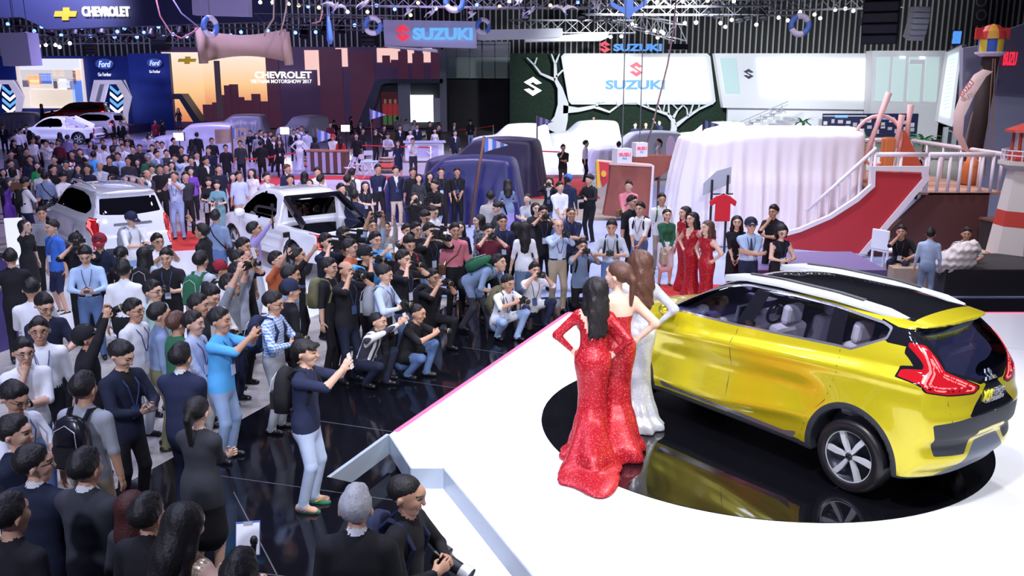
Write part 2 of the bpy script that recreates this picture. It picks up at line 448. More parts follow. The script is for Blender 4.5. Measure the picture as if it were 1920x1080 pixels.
def cover_spec(L, hgt, w, hood=.62, fold=.025, flare=.16, boxy=False):
    """a car-sized cloth: bonnet step at the front unless boxy"""
    if boxy: top = [(-.2,hgt*.96),(.3,hgt*.99),(L*.55,hgt),(L*.9,hgt*.93),(L+.2,hgt*.86)]
    else: top = [(-.2,hgt*.90),(.25,hgt*.97),(L*.30,hgt),(L*.52,hgt*.97),(L*.72,hgt*hood*1.04),(L*.88,hgt*hood*.98),(L+.2,hgt*hood*.8)]
    return dict(top=top, wid=[(-.3,w*.93),(.3,w),(L*.7,w),(L+.3,w*.9)], vert=[(0,.06),(.5,.03),(hgt*.5,.0),(hgt*.66,-.08),(hgt*.97,-.22 if not boxy else -.12),(hgt*1.1,-.3)],
        rear=[(0,-.05),(hgt*.4,0),(hgt*.8,.1 if not boxy else .03),(hgt,.25 if not boxy else .06)], front=[(0,L),(hgt*hood*.6,L-.02),(hgt*hood,L-.15),(hgt,L-.3)],
        wb=2.7, arch=None, wr=.35, bot=.0, k=.14, kr=.12, crown=.05, crown4=.05, rplan=.15, flare=0, fold=(9.0 if not boxy else 11.0, hgt*(.75 if not boxy else .96), fold, flare))
# ---------------------------------------------------------------- car materials and builders
def glass_mat(name, tint, fac=.12, rough=.01, gl=(1,1,1)):
    if name in MATS: return MATS[name]
    m = bpy.data.materials.new(name); m.use_nodes = True; nt = m.node_tree; nt.nodes.clear(); N = nt.nodes.new
    out = N('ShaderNodeOutputMaterial'); mx = N('ShaderNodeMixShader'); t = N('ShaderNodeBsdfTransparent'); g = N('ShaderNodeBsdfGlossy'); fr = N('ShaderNodeFresnel'); fr.inputs[0].default_value = 1.5
    t.inputs[0].default_value = (*tint, 1); g.inputs['Roughness'].default_value = rough; g.inputs['Color'].default_value = (*gl, 1)
    ad = N('ShaderNodeMath'); ad.operation = 'ADD'; ad.inputs[1].default_value = fac; ad.use_clamp = True
    L = nt.links.new; L(fr.outputs[0], ad.inputs[0]); L(ad.outputs[0], mx.inputs[0]); L(t.outputs[0], mx.inputs[1]); L(g.outputs[0], mx.inputs[2]); L(mx.outputs[0], out.inputs[0])
    MATS[name] = m; return m
M_CHROME = mat('chrome', (.88,.88,.92), .2, .9); M_SATIN = mat('satin_silver', (.70,.73,.78), .35, .35, coat=.5)
M_BLK = mat('gloss_black', (.008,.008,.012), .05, coat=1); M_PLAST = mat('dark_plastic', (.03,.034,.045), .5)
M_SEAM = mat('panel_gap', (.03,.025,.01), .8); M_TYRE = mat('tyre_rubber', (.012,.012,.014), .35)
M_RED = mat('red_lens', (.45,.006,.012), .08, emit=.10, coat=1); M_REDL = mat('red_light_strip', (1,.12,.12), .2, emit=1.6); M_AMB = mat('amber_lens', (.95,.30,.05), .1, emit=.6, coat=1)
M_GLASS = glass_mat('tinted_window_glass', (.86,.86,.92), .03); M_RGLASS = glass_mat('rear_window_glass', (.40,.45,.55), .38, .01, (.62,.76,1)); M_DGLASS = glass_mat('privacy_glass', (.05,.05,.07), .06); M_CLEAR = glass_mat('clear_glass', (.9,.93,.95), .04)
M_RIM = mat('machined_alloy', (.86,.88,.92), .35, .4); M_RIMD = mat('dark_alloy', (.04,.045,.06), .3, .5)
M_WHITECAR = mat('white_car_paint', (.80,.81,.88), .18, coat=1); M_LILAC = mat('pale_cabin_trim', (.80,.78,.90), .6); M_CABD = mat('dark_cabin_trim', (.05,.045,.08), .6)
WHEELS = {}
def wheel(parent, loc, r, wdt, side, style='hero'):
    """side +1: outer face towards +Y of the car"""
    if style not in WHEELS:
        a = MB(); rr = r*.72
        a.lathe([(rr*.97,-wdt*.5),(r*.90,-wdt*.52),(r*.985,-wdt*.40),(r,-wdt*.25),(r,wdt*.25),(r*.985,wdt*.40),(r*.90,wdt*.52),(rr*.97,wdt*.5),(rr*.95,wdt*.3),(rr*.95,-wdt*.5),(rr*.97,-wdt*.5)], 48, 'Y')
        b = MB(); b.lathe([(0,.0),(rr*.9,.0),(rr*.95,wdt*.42),(rr*1.0,wdt*.47),(rr*1.0,wdt*.40)], 40, 'Y')
        c = MB(); n = 6 if style == 'hero' else 6
        for i in range(n):
            t = 2*PI*i/n; poly = [(.10,-.055),(.55,-.07),(.93,-.02),(.95,.20),(.62,.13),(.12,.06)] if style == 'hero' else [(.1,-.06),(.95,-.12),(.95,.10),(.1,.06)]
            q = [((x*math.cos(t)-y*math.sin(t))*rr, (x*math.sin(t)+y*math.cos(t))*rr) for x, y in poly]
            c.prism(q, wdt*.22, wdt*.40, 'XZ')
        d = MB(); d.lathe([(0,wdt*.44),(.14*rr,wdt*.43),(.16*rr,wdt*.2)], 20, 'Y')
        e = MB(); e.lathe([(rr*.93,wdt*.455),(rr*1.0,wdt*.475),(rr*1.03,wdt*.45)], 40, 'Y')
        WHEELS[style] = (a.mesh('tyre', M_TYRE, True), b.mesh('rim', M_RIMD, True), c.mesh('spokes', M_RIM), d.mesh('hub_cap', M_BLK, True), e.mesh('rim_lip', M_RIM, True))
    rot = (0, 0, 0) if side > 0 else (0, 0, PI)
    t = link('wheel', WHEELS[style][0], parent, loc, rot)
    for me, n in zip(WHEELS[style][1:], ('rim', 'spokes', 'hub_cap', 'rim_lip')): link(n, me, t)
    return t
def carve(V, F, cuts):
    """cuts: (name, field fn of V) applied one after another; returns {name: (V, faces)}"""
    out = {}
    for name, fld in cuts:
        V, neg, F = split_field(V, F, fld(V))
        if len(neg): out.setdefault(name, []).append(neg)
    out['body'] = [F]
    return V, {k: np.concatenate(v) for k, v in out.items()}
def side_poly(poly, s=0, ymin=.3):
    """field: inside polygon in side view, on side s (+1 left, -1 right, 0 both)"""
    def f(V):
        d = poly_sdf(V[:,0], V[:,2], poly); g = ymin - (V[:,1]*s if s else np.abs(V[:,1]))
        return np.maximum(d, g)
    return f
def grow(fld, e): return lambda V: fld(V) - e
def rear_poly(poly, xmax=-.3, xmin=None):
    return lambda V: np.maximum(poly_sdf(np.abs(V[:,1]), V[:,2], poly), V[:,0] - xmax)
def seam(lines, s=0, wd=.005, ymin=.4):
    return lambda V: np.maximum(line_dist(V[:,0], V[:,2], lines) - wd, ymin - (V[:,1]*s if s else np.abs(V[:,1])))
def arch_ring(S, wdt):
    def f(V):
        d = np.full(len(V), 9.)
        for cx in (0, S['wb']): d = np.minimum(d, np.sqrt((V[:,0]-cx)**2+(V[:,2]-S['wr'])**2) - S['arch'] - wdt)
        return np.maximum(d, .60 - np.abs(V[:,1]))
    return f
def well(S):
    def f(V):
        d = np.full(len(V), 9.)
        for cx in (0, S['wb']): d = np.minimum(d, np.sqrt((V[:,0]-cx)**2+(V[:,2]-S['wr'])**2) - S['arch'] - .004)
        return d
    return f
def pieces(F):
    '''split a face set into its connected pieces (crumbs stay with the largest)'''
    u, inv = np.unique(F, return_inverse=True); I = inv.reshape(F.shape); lab = np.arange(len(u))
    while True:
        m = lab[I].min(1); new = lab.copy(); np.minimum.at(new, I.ravel(), np.repeat(m, F.shape[1])); new = new[new]
        if (new == lab).all(): break
        lab = new
    fl = lab[I[:, 0]]; ids, cnt = np.unique(fl, return_counts=True); big = ids[cnt > 12]
    if len(big) < 1: return [F]
    return [F[fl == b] for b in big]
def make_car(name, S, cuts, mats, h, loc, heading, label, sc=(1,1,1), it=3, wst='road', wr=None, wy=.86, group=None, liner=True):
    root = empty(name, loc, heading, label, 'car', group)
    fn = car_fn(S); xs = [p[0] for p in S['front']]; lo = (-1.25, -1.05, .15); hi = (4.25, 1.05, 2.0)
    V, F = iso_mesh(fn, lo, hi, h, 0, it)
    V, parts = carve(V, F, cuts)
    scv = np.array(sc)
    for k, f in parts.items():
        nm = k.split('#')[0]
        if nm == 'drop': continue
        for g in (pieces(f) if nm not in ('body', 'panel_gap', 'sill_trim') else [f]):
            link(nm, mesh_np(nm, V*scv, g, mats.get(nm, mats['body'])), root)
    wr = wr or S['wr']; k = 0
    for cx in (0, S['wb']):
        for s in (1, -1): wheel(root, (cx*sc[0], s*(wy-.11)*sc[1], wr), wr, .22, s, wst)
    if liner:
        V2, F2 = iso_mesh(fn, lo, hi, .05, -.06, 0)
        bz = S.get('liner', 1.2)
        V2, lowp, hip = split_field(V2, F2, V2[:,2]-bz)
        link('cabin_liner', mesh_np('cabin_liner', V2*scv, lowp, M_CABD), root)
        V3, a, b = split_field(V2, hip, V2[:,2]-1.63)
        if len(b): link('headliner', mesh_np('headliner', V3*scv, b, M_CABD), root)
    return root

def cover(label, L, hgt, w_, px, py, heading, m, h=.055, hood=.62, fold=.03, boxy=False, z0=0.0, flare=.16):
    """a vehicle under a draped cloth; (px, py) is the middle of its foot line on the ground"""
    S = cover_spec(L, hgt, w_, hood, fold, flare, boxy); fn = car_fn(S); p = G(px, py, z0); e = .45
    V, F = iso_mesh(fn, (-e, -w_-e, -.1), (L+e, w_+e, hgt+.1), h, 0, 2)
    V = V - np.array([L/2, 0, 0]); V, drop, F = split_field(V, F, V[:,2]-.015)
    ang = R(heading); o = link('covered_car', mesh_np('covered_car', V, F, m), None, p, (0, 0, ang)); return tag(o, label, 'covered car', 'cars under cloth covers')
def plain_cuts(S, win, rw=None, lampbox=None, extra=()):
    w0 = side_poly(win); c = [('wheel_well', well(S)), ('side_window', w0)]
    if rw: c.append(('rear_window', rear_poly(rw, -.5)))
    if lampbox:
        l0 = rear_poly(lampbox, -.6); c += [('red_strip', lambda V: np.abs(l0(V)+.03)-.010), ('tail_lamp', l0)]
    return c + list(extra)
# ---------------------------------------------------------------- the yellow show car on the turntable
def paint_yellow():
    m = mat('yellow_gold_paint', (.78,.66,.015), .28, .45, coat=1, spec=.6); return m
def build_hero():
    S = HERO; sc = (.94, .94, 1.03); P = paint_yellow()
    win = [(2.70,1.262),(1.567,1.285),(.285,1.345),(.15,1.345),(-.17,1.50),(-.18,1.575),(-.09,1.60),(.467,1.645),(1.2,1.66),(1.6,1.655),(1.95,1.59),(2.30,1.45),(2.62,1.30)]
    def tri_panel(a, b): return [(a[0],a[1]),(b[0],b[1])]
    w0 = side_poly(win)
    pillB = [(1.42,1.2),(1.64,1.2),(1.46,1.72),(1.28,1.72)]; pillC = [(.22,1.2),(.42,1.2),(.50,1.72),(.34,1.72)]
    rw = [(-.5,1.575),(.50,1.575),(.545,1.30),(.10,1.175),(-.1,1.175)]
    tl = [(.65,1.50),(.585,1.49),(.575,1.417),(.559,1.295),(.22,1.142),(.31,1.105),(.619,1.118),(.79,1.147),(.81,1.221),(.71,1.315)]
    blackc = [(0,1.62),(.66,1.62),(.68,1.50),(.60,1.40),(.58,1.30),(.20,1.16),(.09,1.165),(.42,.905),(0,.905)]
    bump = [(.765,.865),(.69,.565),(.36,.555),(.23,.755),(-.1,.765),(-.1,.905),(.42,.905)]
    skid = [(.60,.30),(.40,.44),(.20,.655),(-.1,.665),(-.1,.2),(.5,.2)]
    doorF = [(2.80,1.285),(1.567,1.31),(1.60,1.05),(1.62,.45),(1.62,.335),(2.80,.335),(2.93,.75),(2.90,1.1)]
    doorR = [(1.555,1.31),(.285,1.37),(.20,1.15),(.30,.83),(.50,.62),(.60,.335),(1.608,.335),(1.608,.45),(1.588,1.05)]
    tlf = rear_poly(tl, -.40)
    roofg = lambda V: np.maximum(np.maximum(np.abs(V[:,1]) - .50 - .03*V[:,0], np.maximum(-.34 - V[:,0], V[:,0]-2.55)), 1.3 - V[:,2] - .0)
    cpil = lambda V: np.maximum(side_poly([(-.10,1.51),(-.2,1.46),(-.75,1.46),(-.75,1.60),(-.25,1.60),(-.06,1.64)])(V), V[:,0]+.0)
    cuts = [('wheel_well', well(S)),
        ('window_pillar#B', lambda V: np.maximum(w0(V), side_poly(pillB)(V))), ('window_pillar#C', lambda V: np.maximum(w0(V), side_poly(pillC)(V))),
        ('side_window', w0), ('window_chrome', grow(w0, .022)),
        ('red_strip', lambda V: np.abs(tlf(V) + .026) - .008), ('red_strip', lambda V: np.abs(tlf(V) + .052) - .007), ('tail_lamp', tlf), ('lamp_surround', grow(tlf, .012)),
        ('rear_window', rear_poly(rw[1:4] + [(0,1.175),(0,1.575)], -.40)), ('tailgate_trim', rear_poly(blackc, -.40)), ('pillar_trim', cpil),
        ('bumper_insert', rear_poly(bump, -.45)), ('skid_plate', rear_poly(skid, -.5)),
        ('roof_glass', roofg), ('roof_surround', grow(roofg, .02)),
        ('arch_cladding', arch_ring(S, .062)),
        ('sill_chrome', side_poly([(.70,.325),(2.62,.365),(2.70,.44),(2.4,.405),(.80,.375),(.62,.42)])),
        ('sill_trim', lambda V: np.maximum(V[:,2]-.335, -9)),
        ('panel_gap', lambda V: np.maximum(np.abs(side_poly(doorF)(V)) - .005, .5-np.abs(V[:,1]))), ('front_door', side_poly(doorF, 1)), ('front_door#R', side_poly(doorF, -1)),
        ('panel_gap', lambda V: np.maximum(np.abs(side_poly(doorR)(V)) - .005, .5-np.abs(V[:,1]))), ('rear_door', side_poly(doorR, 1)), ('rear_door#R', side_poly(doorR, -1)),
        ('panel_gap', rear_poly([(.625,1.13),(.633,1.13),(.60,.86),(.592,.86)], -.4)), ('panel_gap', lambda V: np.maximum(np.abs(V[:,0]+.245+.12*(1.72-V[:,2]))-.004, np.maximum(1.56-V[:,2], np.abs(V[:,1])-.7)))]
    mats = dict(body=P, front_door=P, rear_door=P, wheel_well=M_PLAST, window_pillar=M_BLK, side_window=M_GLASS, window_chrome=M_CHROME, red_strip=M_REDL, tail_lamp=M_RED, lamp_surround=M_BLK,
        rear_window=M_RGLASS, tailgate_trim=M_BLK, pillar_trim=M_BLK, bumper_insert=M_PLAST, skid_plate=mat('blue_grey_trim', (.16,.19,.25), .35, .3), roof_glass=M_BLK, roof_surround=M_BLK, arch_cladding=M_PLAST, sill_chrome=M_CHROME, sill_trim=M_PLAST, panel_gap=M_SEAM)
    S['liner'] = 1.22
    root = make_car('show_car', S, cuts, mats, .023, (3.84, 8.53, .362), R(125.2), 'yellow gold concept car on the round black turntable', sc, 3, 'hero', .362, .86)
    # roof rails
    for s in (1, -1):
        a = MB(); pts = []; n = 24
        for i in range(n+1):
            t = i/n; x = (-.30 + 2.35*t)*.94; z = (1.705 + .075*math.sin(PI*min(1, t*1.02))**.6)*1.03 - .02 - (.10 if t > .97 else 0)*0
            z = (float(np.interp(x/.94, [-.32,-.1,.5,1.2,1.7,2.1], [1.66,1.715,1.762,1.775,1.755,1.675])))*1.03
            yy = (.50 + .015*math.sin(PI*t))*.94
            wd = .14*math.sin(PI*min(max(t, .0), 1))**.5 + .012
            pts.append((x, yy*s, z, wd))
        V = []; F = []
        for x, yv, z, wd in pts:
            for dy, dz in ((-wd/2, -.05), (-wd/2+.01, .0), (0, .016), (wd/2-.01, -.006), (wd/2, -.06)): V.append((x, yv+dy*s, z+dz))
        for i in range(n):
            for j in range(4): F.append((i*5+j, i*5+j+1, (i+1)*5+j+1, (i+1)*5+j))
        a.add(V, F).build('roof_rail', M_SATIN, root, smooth=True)
        b = MB(); V = []; F = []
        for x, yv, z, wd in pts[5:21]:
            for dy in (-.034, .030): V.append((x, yv+dy*s, z+.0205))
        for i in range(15): F.append((i*2, i*2+1, i*2+3, i*2+2))
        b.add(V, F).build('rail_inlay', M_PLAST, root)
    # rear emblem and lettering
    e = MB()
    for k in range(3):
        t = PI/2 + k*2*PI/3; c, s_ = math.cos(t), math.sin(t)
        q = [(0,0),(.035,.02),(.07,0),(.035,-.02)]
        e.prism([(-(x*c-y*s_), x*s_+y*c) for x, y in q], 0, .015, 'YZ')
    e.build('emblem', M_CHROME, root, (-.845, 0, 1.25), (0, R(35), 0))
    text_obj('badge_lettering', 'XM', .16, .09, mat('yellow_badge', (.9,.8,.05), .3), root, (-.875, .10, 1.085), (PI/2, 0, -PI/2), .008, .02, .3)
    text_obj('badge_lettering', 'CONCEPT', .20, .05, M_CHROME, root, (-.875, -.10, 1.095), (PI/2, 0, -PI/2), .008, .0, .3)
    text_obj('badge_lettering', 'MITSUBISHI', .30, .035, M_CHROME, root, (-.878, -.02, 1.035), (PI/2, 0, -PI/2), .008, .0, .2)
    # mirror
    for s in (1, -1):
        m_ = MB(); m_.lathe([(0,-.10),(.05,-.09),(.075,0),(.06,.08),(0,.10)], 12, 'Y'); o = m_.build('door_mirror', P if s > 0 else P, root, (2.36, s*.90, 1.33), smooth=True)
    # cabin: dash, screen, wheel, seats
    d = MB(); d.box((2.20,0,1.12), (.40,1.30,.20)); d.box((2.0,0,1.02), (.10,1.28,.10)); d.build('dashboard', M_LILAC, root, bevel=.04)
    d = MB(); d.box((2.28,0,1.26), (.45,1.34,.07)); d.build('dash_top', mat('navy_dash', (.10,.09,.25), .5), root, bevel=.03)
    d = MB(); d.box((1.96,.06,1.26), (.03,.30,.20), ry=R(-12)); o = d.build('console_screen', M_SATIN, root, bevel=.01)
    d = MB(); d.box((1.943,.06,1.263), (.006,.24,.155), ry=R(-12)); d.build('screen_glass', M_BLK, o)
    d = MB(); d.box((1.97,.05,1.08), (.04,.34,.07)); d.build('control_panel', M_CABD, root)
    for k in range(3):
        d = MB(); d.lathe([(0,-.03),(.028,-.03),(.03,0)], 12, 'X'); d.build('control_knob', M_CHROME, root, (1.94, .14-.08*k, 1.03))
    for v in (.52, -.15):
        d = MB(); d.box((1.985,v,1.22), (.03,.14,.09)); d.build('air_vent', M_CHROME, root, bevel=.01)
    st = MB(); st.tube([(0, .17*math.cos(2*PI*i/20), .17*math.sin(2*PI*i/20)) for i in range(21)], .018, 8, False); o = st.build('steering_wheel', M_CABD, root, (1.82,-.35,1.25), (0, R(-22), 0), True)
    st = MB(); st.box((0,0,0), (.03,.34,.05)); st.lathe([(0,-.03),(.06,-.02),(.07,.02)], 14, 'X'); st.build('wheel_hub', M_CHROME, o)
    def seat(x, y, wdt=.5, hr=True):
        q = MB(); q.box((x+.22,y,.74), (.52,wdt,.16)); q.box((x-.06,y,1.06), (.14,wdt,.62), ry=R(-14)); o = q.build('seat', M_LILAC, root, bevel=.05)
        if hr:
            q = MB(); q.box((x-.17,y,1.47), (.10,.27,.22), ry=R(-10)); q.build('headrest', M_LILAC, o, bevel=.045)
    for y in (.36, -.36): seat(1.25, y)
    for y in (.36, -.36): seat(.42, y, .58)
    for y in (.34, -.34): seat(-.20, y, .52)
    return root
# ---------------------------------------------------------------- floors and the stage
def slab(name, poly, z0, z1, m, kind='structure', parent=None, bevel=0):
    b = MB(); b.prism([(p[0], p[1]) for p in poly], z0, z1, 'XY'); o = b.build(name, m, parent, bevel=bevel)
    if kind: o['kind'] = kind
    return o
M_HALL = mat_pattern('speckled_hall_floor', 'speckle', (.34,.31,.29), (.50,.46,.43), 95, .55)
M_BLKF = mat('black_gloss_floor', (.005,.005,.008), .07, spec=.35); M_STAGE = mat('white_stage_laminate', (.86,.87,.90), .12); M_TURN = mat('black_mirror_disc', (.004,.004,.006), .03, spec=.8)
M_LEDR = mat('red_led_edge', (1,.10,.22), .4, emit=1.1); M_GREYP = mat('grey_fin_riser_shade', (.36,.42,.50), .25); M_REDC = mat('red_carpet', (.55,.035,.03), .9, noise=.2, nscale=60)
fl = MB(); fl.box2((-75,-6,-.10),(75,96,0)); fl.build('floor', M_HALL)['kind'] = 'structure'
# glossy black platform tiles
bx0 = [(-6.6,2.2),(-4.02,9.26),(-3.26,11.33),(-1.0,17.5),(16,17.5),(16,2.2)]
slab('floor_black', bx0, .0, .012, M_BLKF)
bf = bpy.data.objects['floor_black']
for k in range(7):   # thin joints between the black sheets
    b = MB(); b.bar((-4.6+k*.9+.2, 8.0+k*1.6-.3, .0125), (-.9+k*.9, 6.9+k*1.35, .0125), .012, .002); b.build('floor_joint', mat('joint_line', (.08,.08,.1), .4), bf)
b = MB(); b.bar((-2.9,8.8,.0125), (-1.0,5.2,.0125), .012, .002); b.build('floor_joint', MATS['joint_line'], bf)
ZS = .36
top = [(-1.36,9.53),(-1.02,8.63),(-.69,8.63),(.17,6.56),(1.4,3.6),(16,3.6),(16,15.0),(.95,15.0)]
st = slab('stage', top, .13, ZS, M_STAGE, None); tag(st, 'white angular show stage with a red lit edge under the yellow car', 'stage')
kk = slab('stage_base', [(-1.30,9.53),(-.95,8.70),(-.60,8.70),(.25,6.56),(1.5,3.65),(15.9,3.65),(15.9,14.9),(1.0,14.9)], .012, .13, M_BLKF, None, st)
b = MB(); b.bar((-1.30,9.60,ZS+.004), (.94,14.92,ZS+.004), .055, .012); b.build('led_strip', M_LEDR, st)
for a, c in (((.95,15.0),(16,15.0)),): b = MB(); b.bar((a[0],a[1]-.04,ZS+.004),(c[0],c[1]-.04,ZS+.004), .04, .01); b.build('led_strip', M_LEDR, st)
b = MB(); V = [(-1.36,9.53,ZS),(-1.80,8.40,ZS),(-1.66,8.78,.13),(-1.36,9.53,.13)]; V += [(x-.04,y+.015,z) for x, y, z in V]
b.add(V, [(0,1,2,3),(7,6,5,4),(0,4,5,1),(1,5,6,2),(2,6,7,3),(3,7,4,0)]); b.build('side_fin', M_GREYP, st)
for a, c in (((-1.36,9.53),(-1.02,8.63)),((-1.02,8.63),(-.69,8.63)),((-.69,8.63),(.17,6.56)),((.17,6.56),(1.4,3.6))):  # grey boards added over the white risers; their shade is put into colour
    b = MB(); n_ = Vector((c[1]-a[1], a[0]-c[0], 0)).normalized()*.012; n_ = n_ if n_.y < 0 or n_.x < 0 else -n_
    b.add([(a[0]+n_.x,a[1]+n_.y,.135),(c[0]+n_.x,c[1]+n_.y,.135),(c[0]+n_.x,c[1]+n_.y,ZS-.004),(a[0]+n_.x,a[1]+n_.y,ZS-.004),(a[0],a[1],.135),(c[0],c[1],.135),(c[0],c[1],ZS-.004),(a[0],a[1],ZS-.004)], [(0,1,2,3),(7,6,5,4),(0,4,5,1),(3,2,6,7),(0,3,7,4),(1,5,6,2)]); b.build('riser_shade_panel', M_GREYP, st)
lp = slab('stage_step', [(-1.0,8.62),(-.70,8.62),(.16,6.56),(1.4,3.6),(.95,3.6),(-.36,6.95),(-.81,7.95)], .012, .135, M_STAGE, None); tag(lp, 'low white step running along the near edge of the stage', 'step')
for k, (u, v) in enumerate((((4.6,6.2),(7.2,10.2)),((5.4,9.6),(9.5,7.8)),((6.5,4.2),(8.6,14.5)),((5.2,14.0),(12.,10.4)))):
    b = MB(); b.bar((u[0],u[1],ZS+.0005),(v[0],v[1],ZS+.0005), .008, .002); b.build('stage_joint', mat('stage_joint_line', (.5,.52,.58), .4), st)
td = MB(); td.lathe([(0,ZS+.003),(2.45,ZS+.003),(2.46,ZS+.001)], 128, 'Z', (2.8,9.9,0)); o = td.build('turntable', M_TURN); tag(o, 'round mirror black turntable disc set in the white stage', 'turntable')
# ---------------------------------------------------------------- people: one continuous skin per body, grown from joints
def cone_d(P, a, b, ra, rb):
    a = np.asarray(a, float); b = np.asarray(b, float); ab = b-a; L = ab@ab + 1e-9
    t = np.clip(((P-a)@ab)/L, 0, 1)
    return np.sqrt(((P-a-t[..., None]*ab)**2).sum(-1)) - (ra+(rb-ra)*t)
class Prim:
    def __init__(s, a, b, ra, rb, reg, M=None, fl=1.0, k=.035):
        s.a, s.b, s.ra, s.rb, s.reg, s.M, s.fl, s.k = np.array(a, float), np.array(b, float), ra, rb, reg, M, fl, k
    def d(s, P):
        if s.M is None: return cone_d(P, s.a, s.b, s.ra, s.rb)
        # flattened along the frame's y axis by fl
        Q = (P - s.a) @ s.M; e = (s.b - s.a) @ s.M
        Q = Q / np.array([1, s.fl, 1]); e = e / np.array([1, s.fl, 1])
        return cone_d(Q, np.zeros(3), e, s.ra, s.rb) * min(1, (1+s.fl)/2)
    def box(s):
        r = max(s.ra, s.rb) * max(1, s.fl); return np.minimum(s.a, s.b)-r, np.maximum(s.a, s.b)+r
def grow_prims(prims, h, floor=None, label=True):
    lo = np.min([p.box()[0] for p in prims], 0) - 2.5*h; hi = np.max([p.box()[1] for p in prims], 0) + 2.5*h
    n = np.ceil((hi-lo)/h).astype(int) + 1
    F = np.full(n, .12)
    ax = [lo[i] + np.arange(n[i])*h for i in range(3)]
    for p in prims:
        m = .06 + p.k
        i0 = np.maximum(((p.box()[0]-m-lo)/h).astype(int), 0); i1 = np.minimum(((p.box()[1]+m-lo)/h).astype(int)+2, n)
        sl = tuple(slice(i0[i], i1[i]) for i in range(3))
        X = np.stack(np.meshgrid(*[ax[i][i0[i]:i1[i]] for i in range(3)], indexing='ij'), -1)
        d = p.d(X)
        F[sl] = smin(F[sl], np.minimum(d, .12), p.k)
    if floor is not None:
        F = np.maximum(F, floor - ax[2][None, None, :])
    V, Q = surface_nets(F, lo, h)
    if not label: return V, Q
    D = np.stack([p.d(V) for p in prims]); reg = np.array([p.reg for p in prims])[D.argmin(0)]
    return V, Q, reg
SKIN, TOP, SLV, FORE, HAND, THI, SHIN, SHOE, INNER, DARK, LIP, SOCK = range(12)
def ik(S, T, l1, l2, pole):
    S = np.array(S, float); T = np.array(T, float); d = T-S; L = np.linalg.norm(d); m = (l1+l2)*.998
    if L > m: d *= m/L; L = m; T = S+d
    n = d/L; a = (l1*l1-l2*l2+L*L)/(2*L); hh = math.sqrt(max(l1*l1-a*a, 0)); p = np.array(pole, float); p = p-n*(p@n); p /= np.linalg.norm(p)+1e-9
    return S+n*a+p*hh, T
def P_(pel=(0,0,.93), lean=2, hands=None, poles=None, feet=None, knee=None, grip=None, hp=0, fwd=None, side=0):
    return dict(pel=pel, lean=lean, hands=hands or ((.27,-.02,.80),(-.27,-.02,.80)), poles=poles or ((.3,.6,0),(-.3,.6,0)), feet=feet or ((.11,-.0,.07),(-.11,.03,.07)), knee=knee or ((.1,-1,0),(-.1,-1,0)), grip=grip or ('relax','relax'), hp=hp, fwd=fwd, side=side)
UP2 = ((.5,.1,-.6),(-.5,.1,-.6))
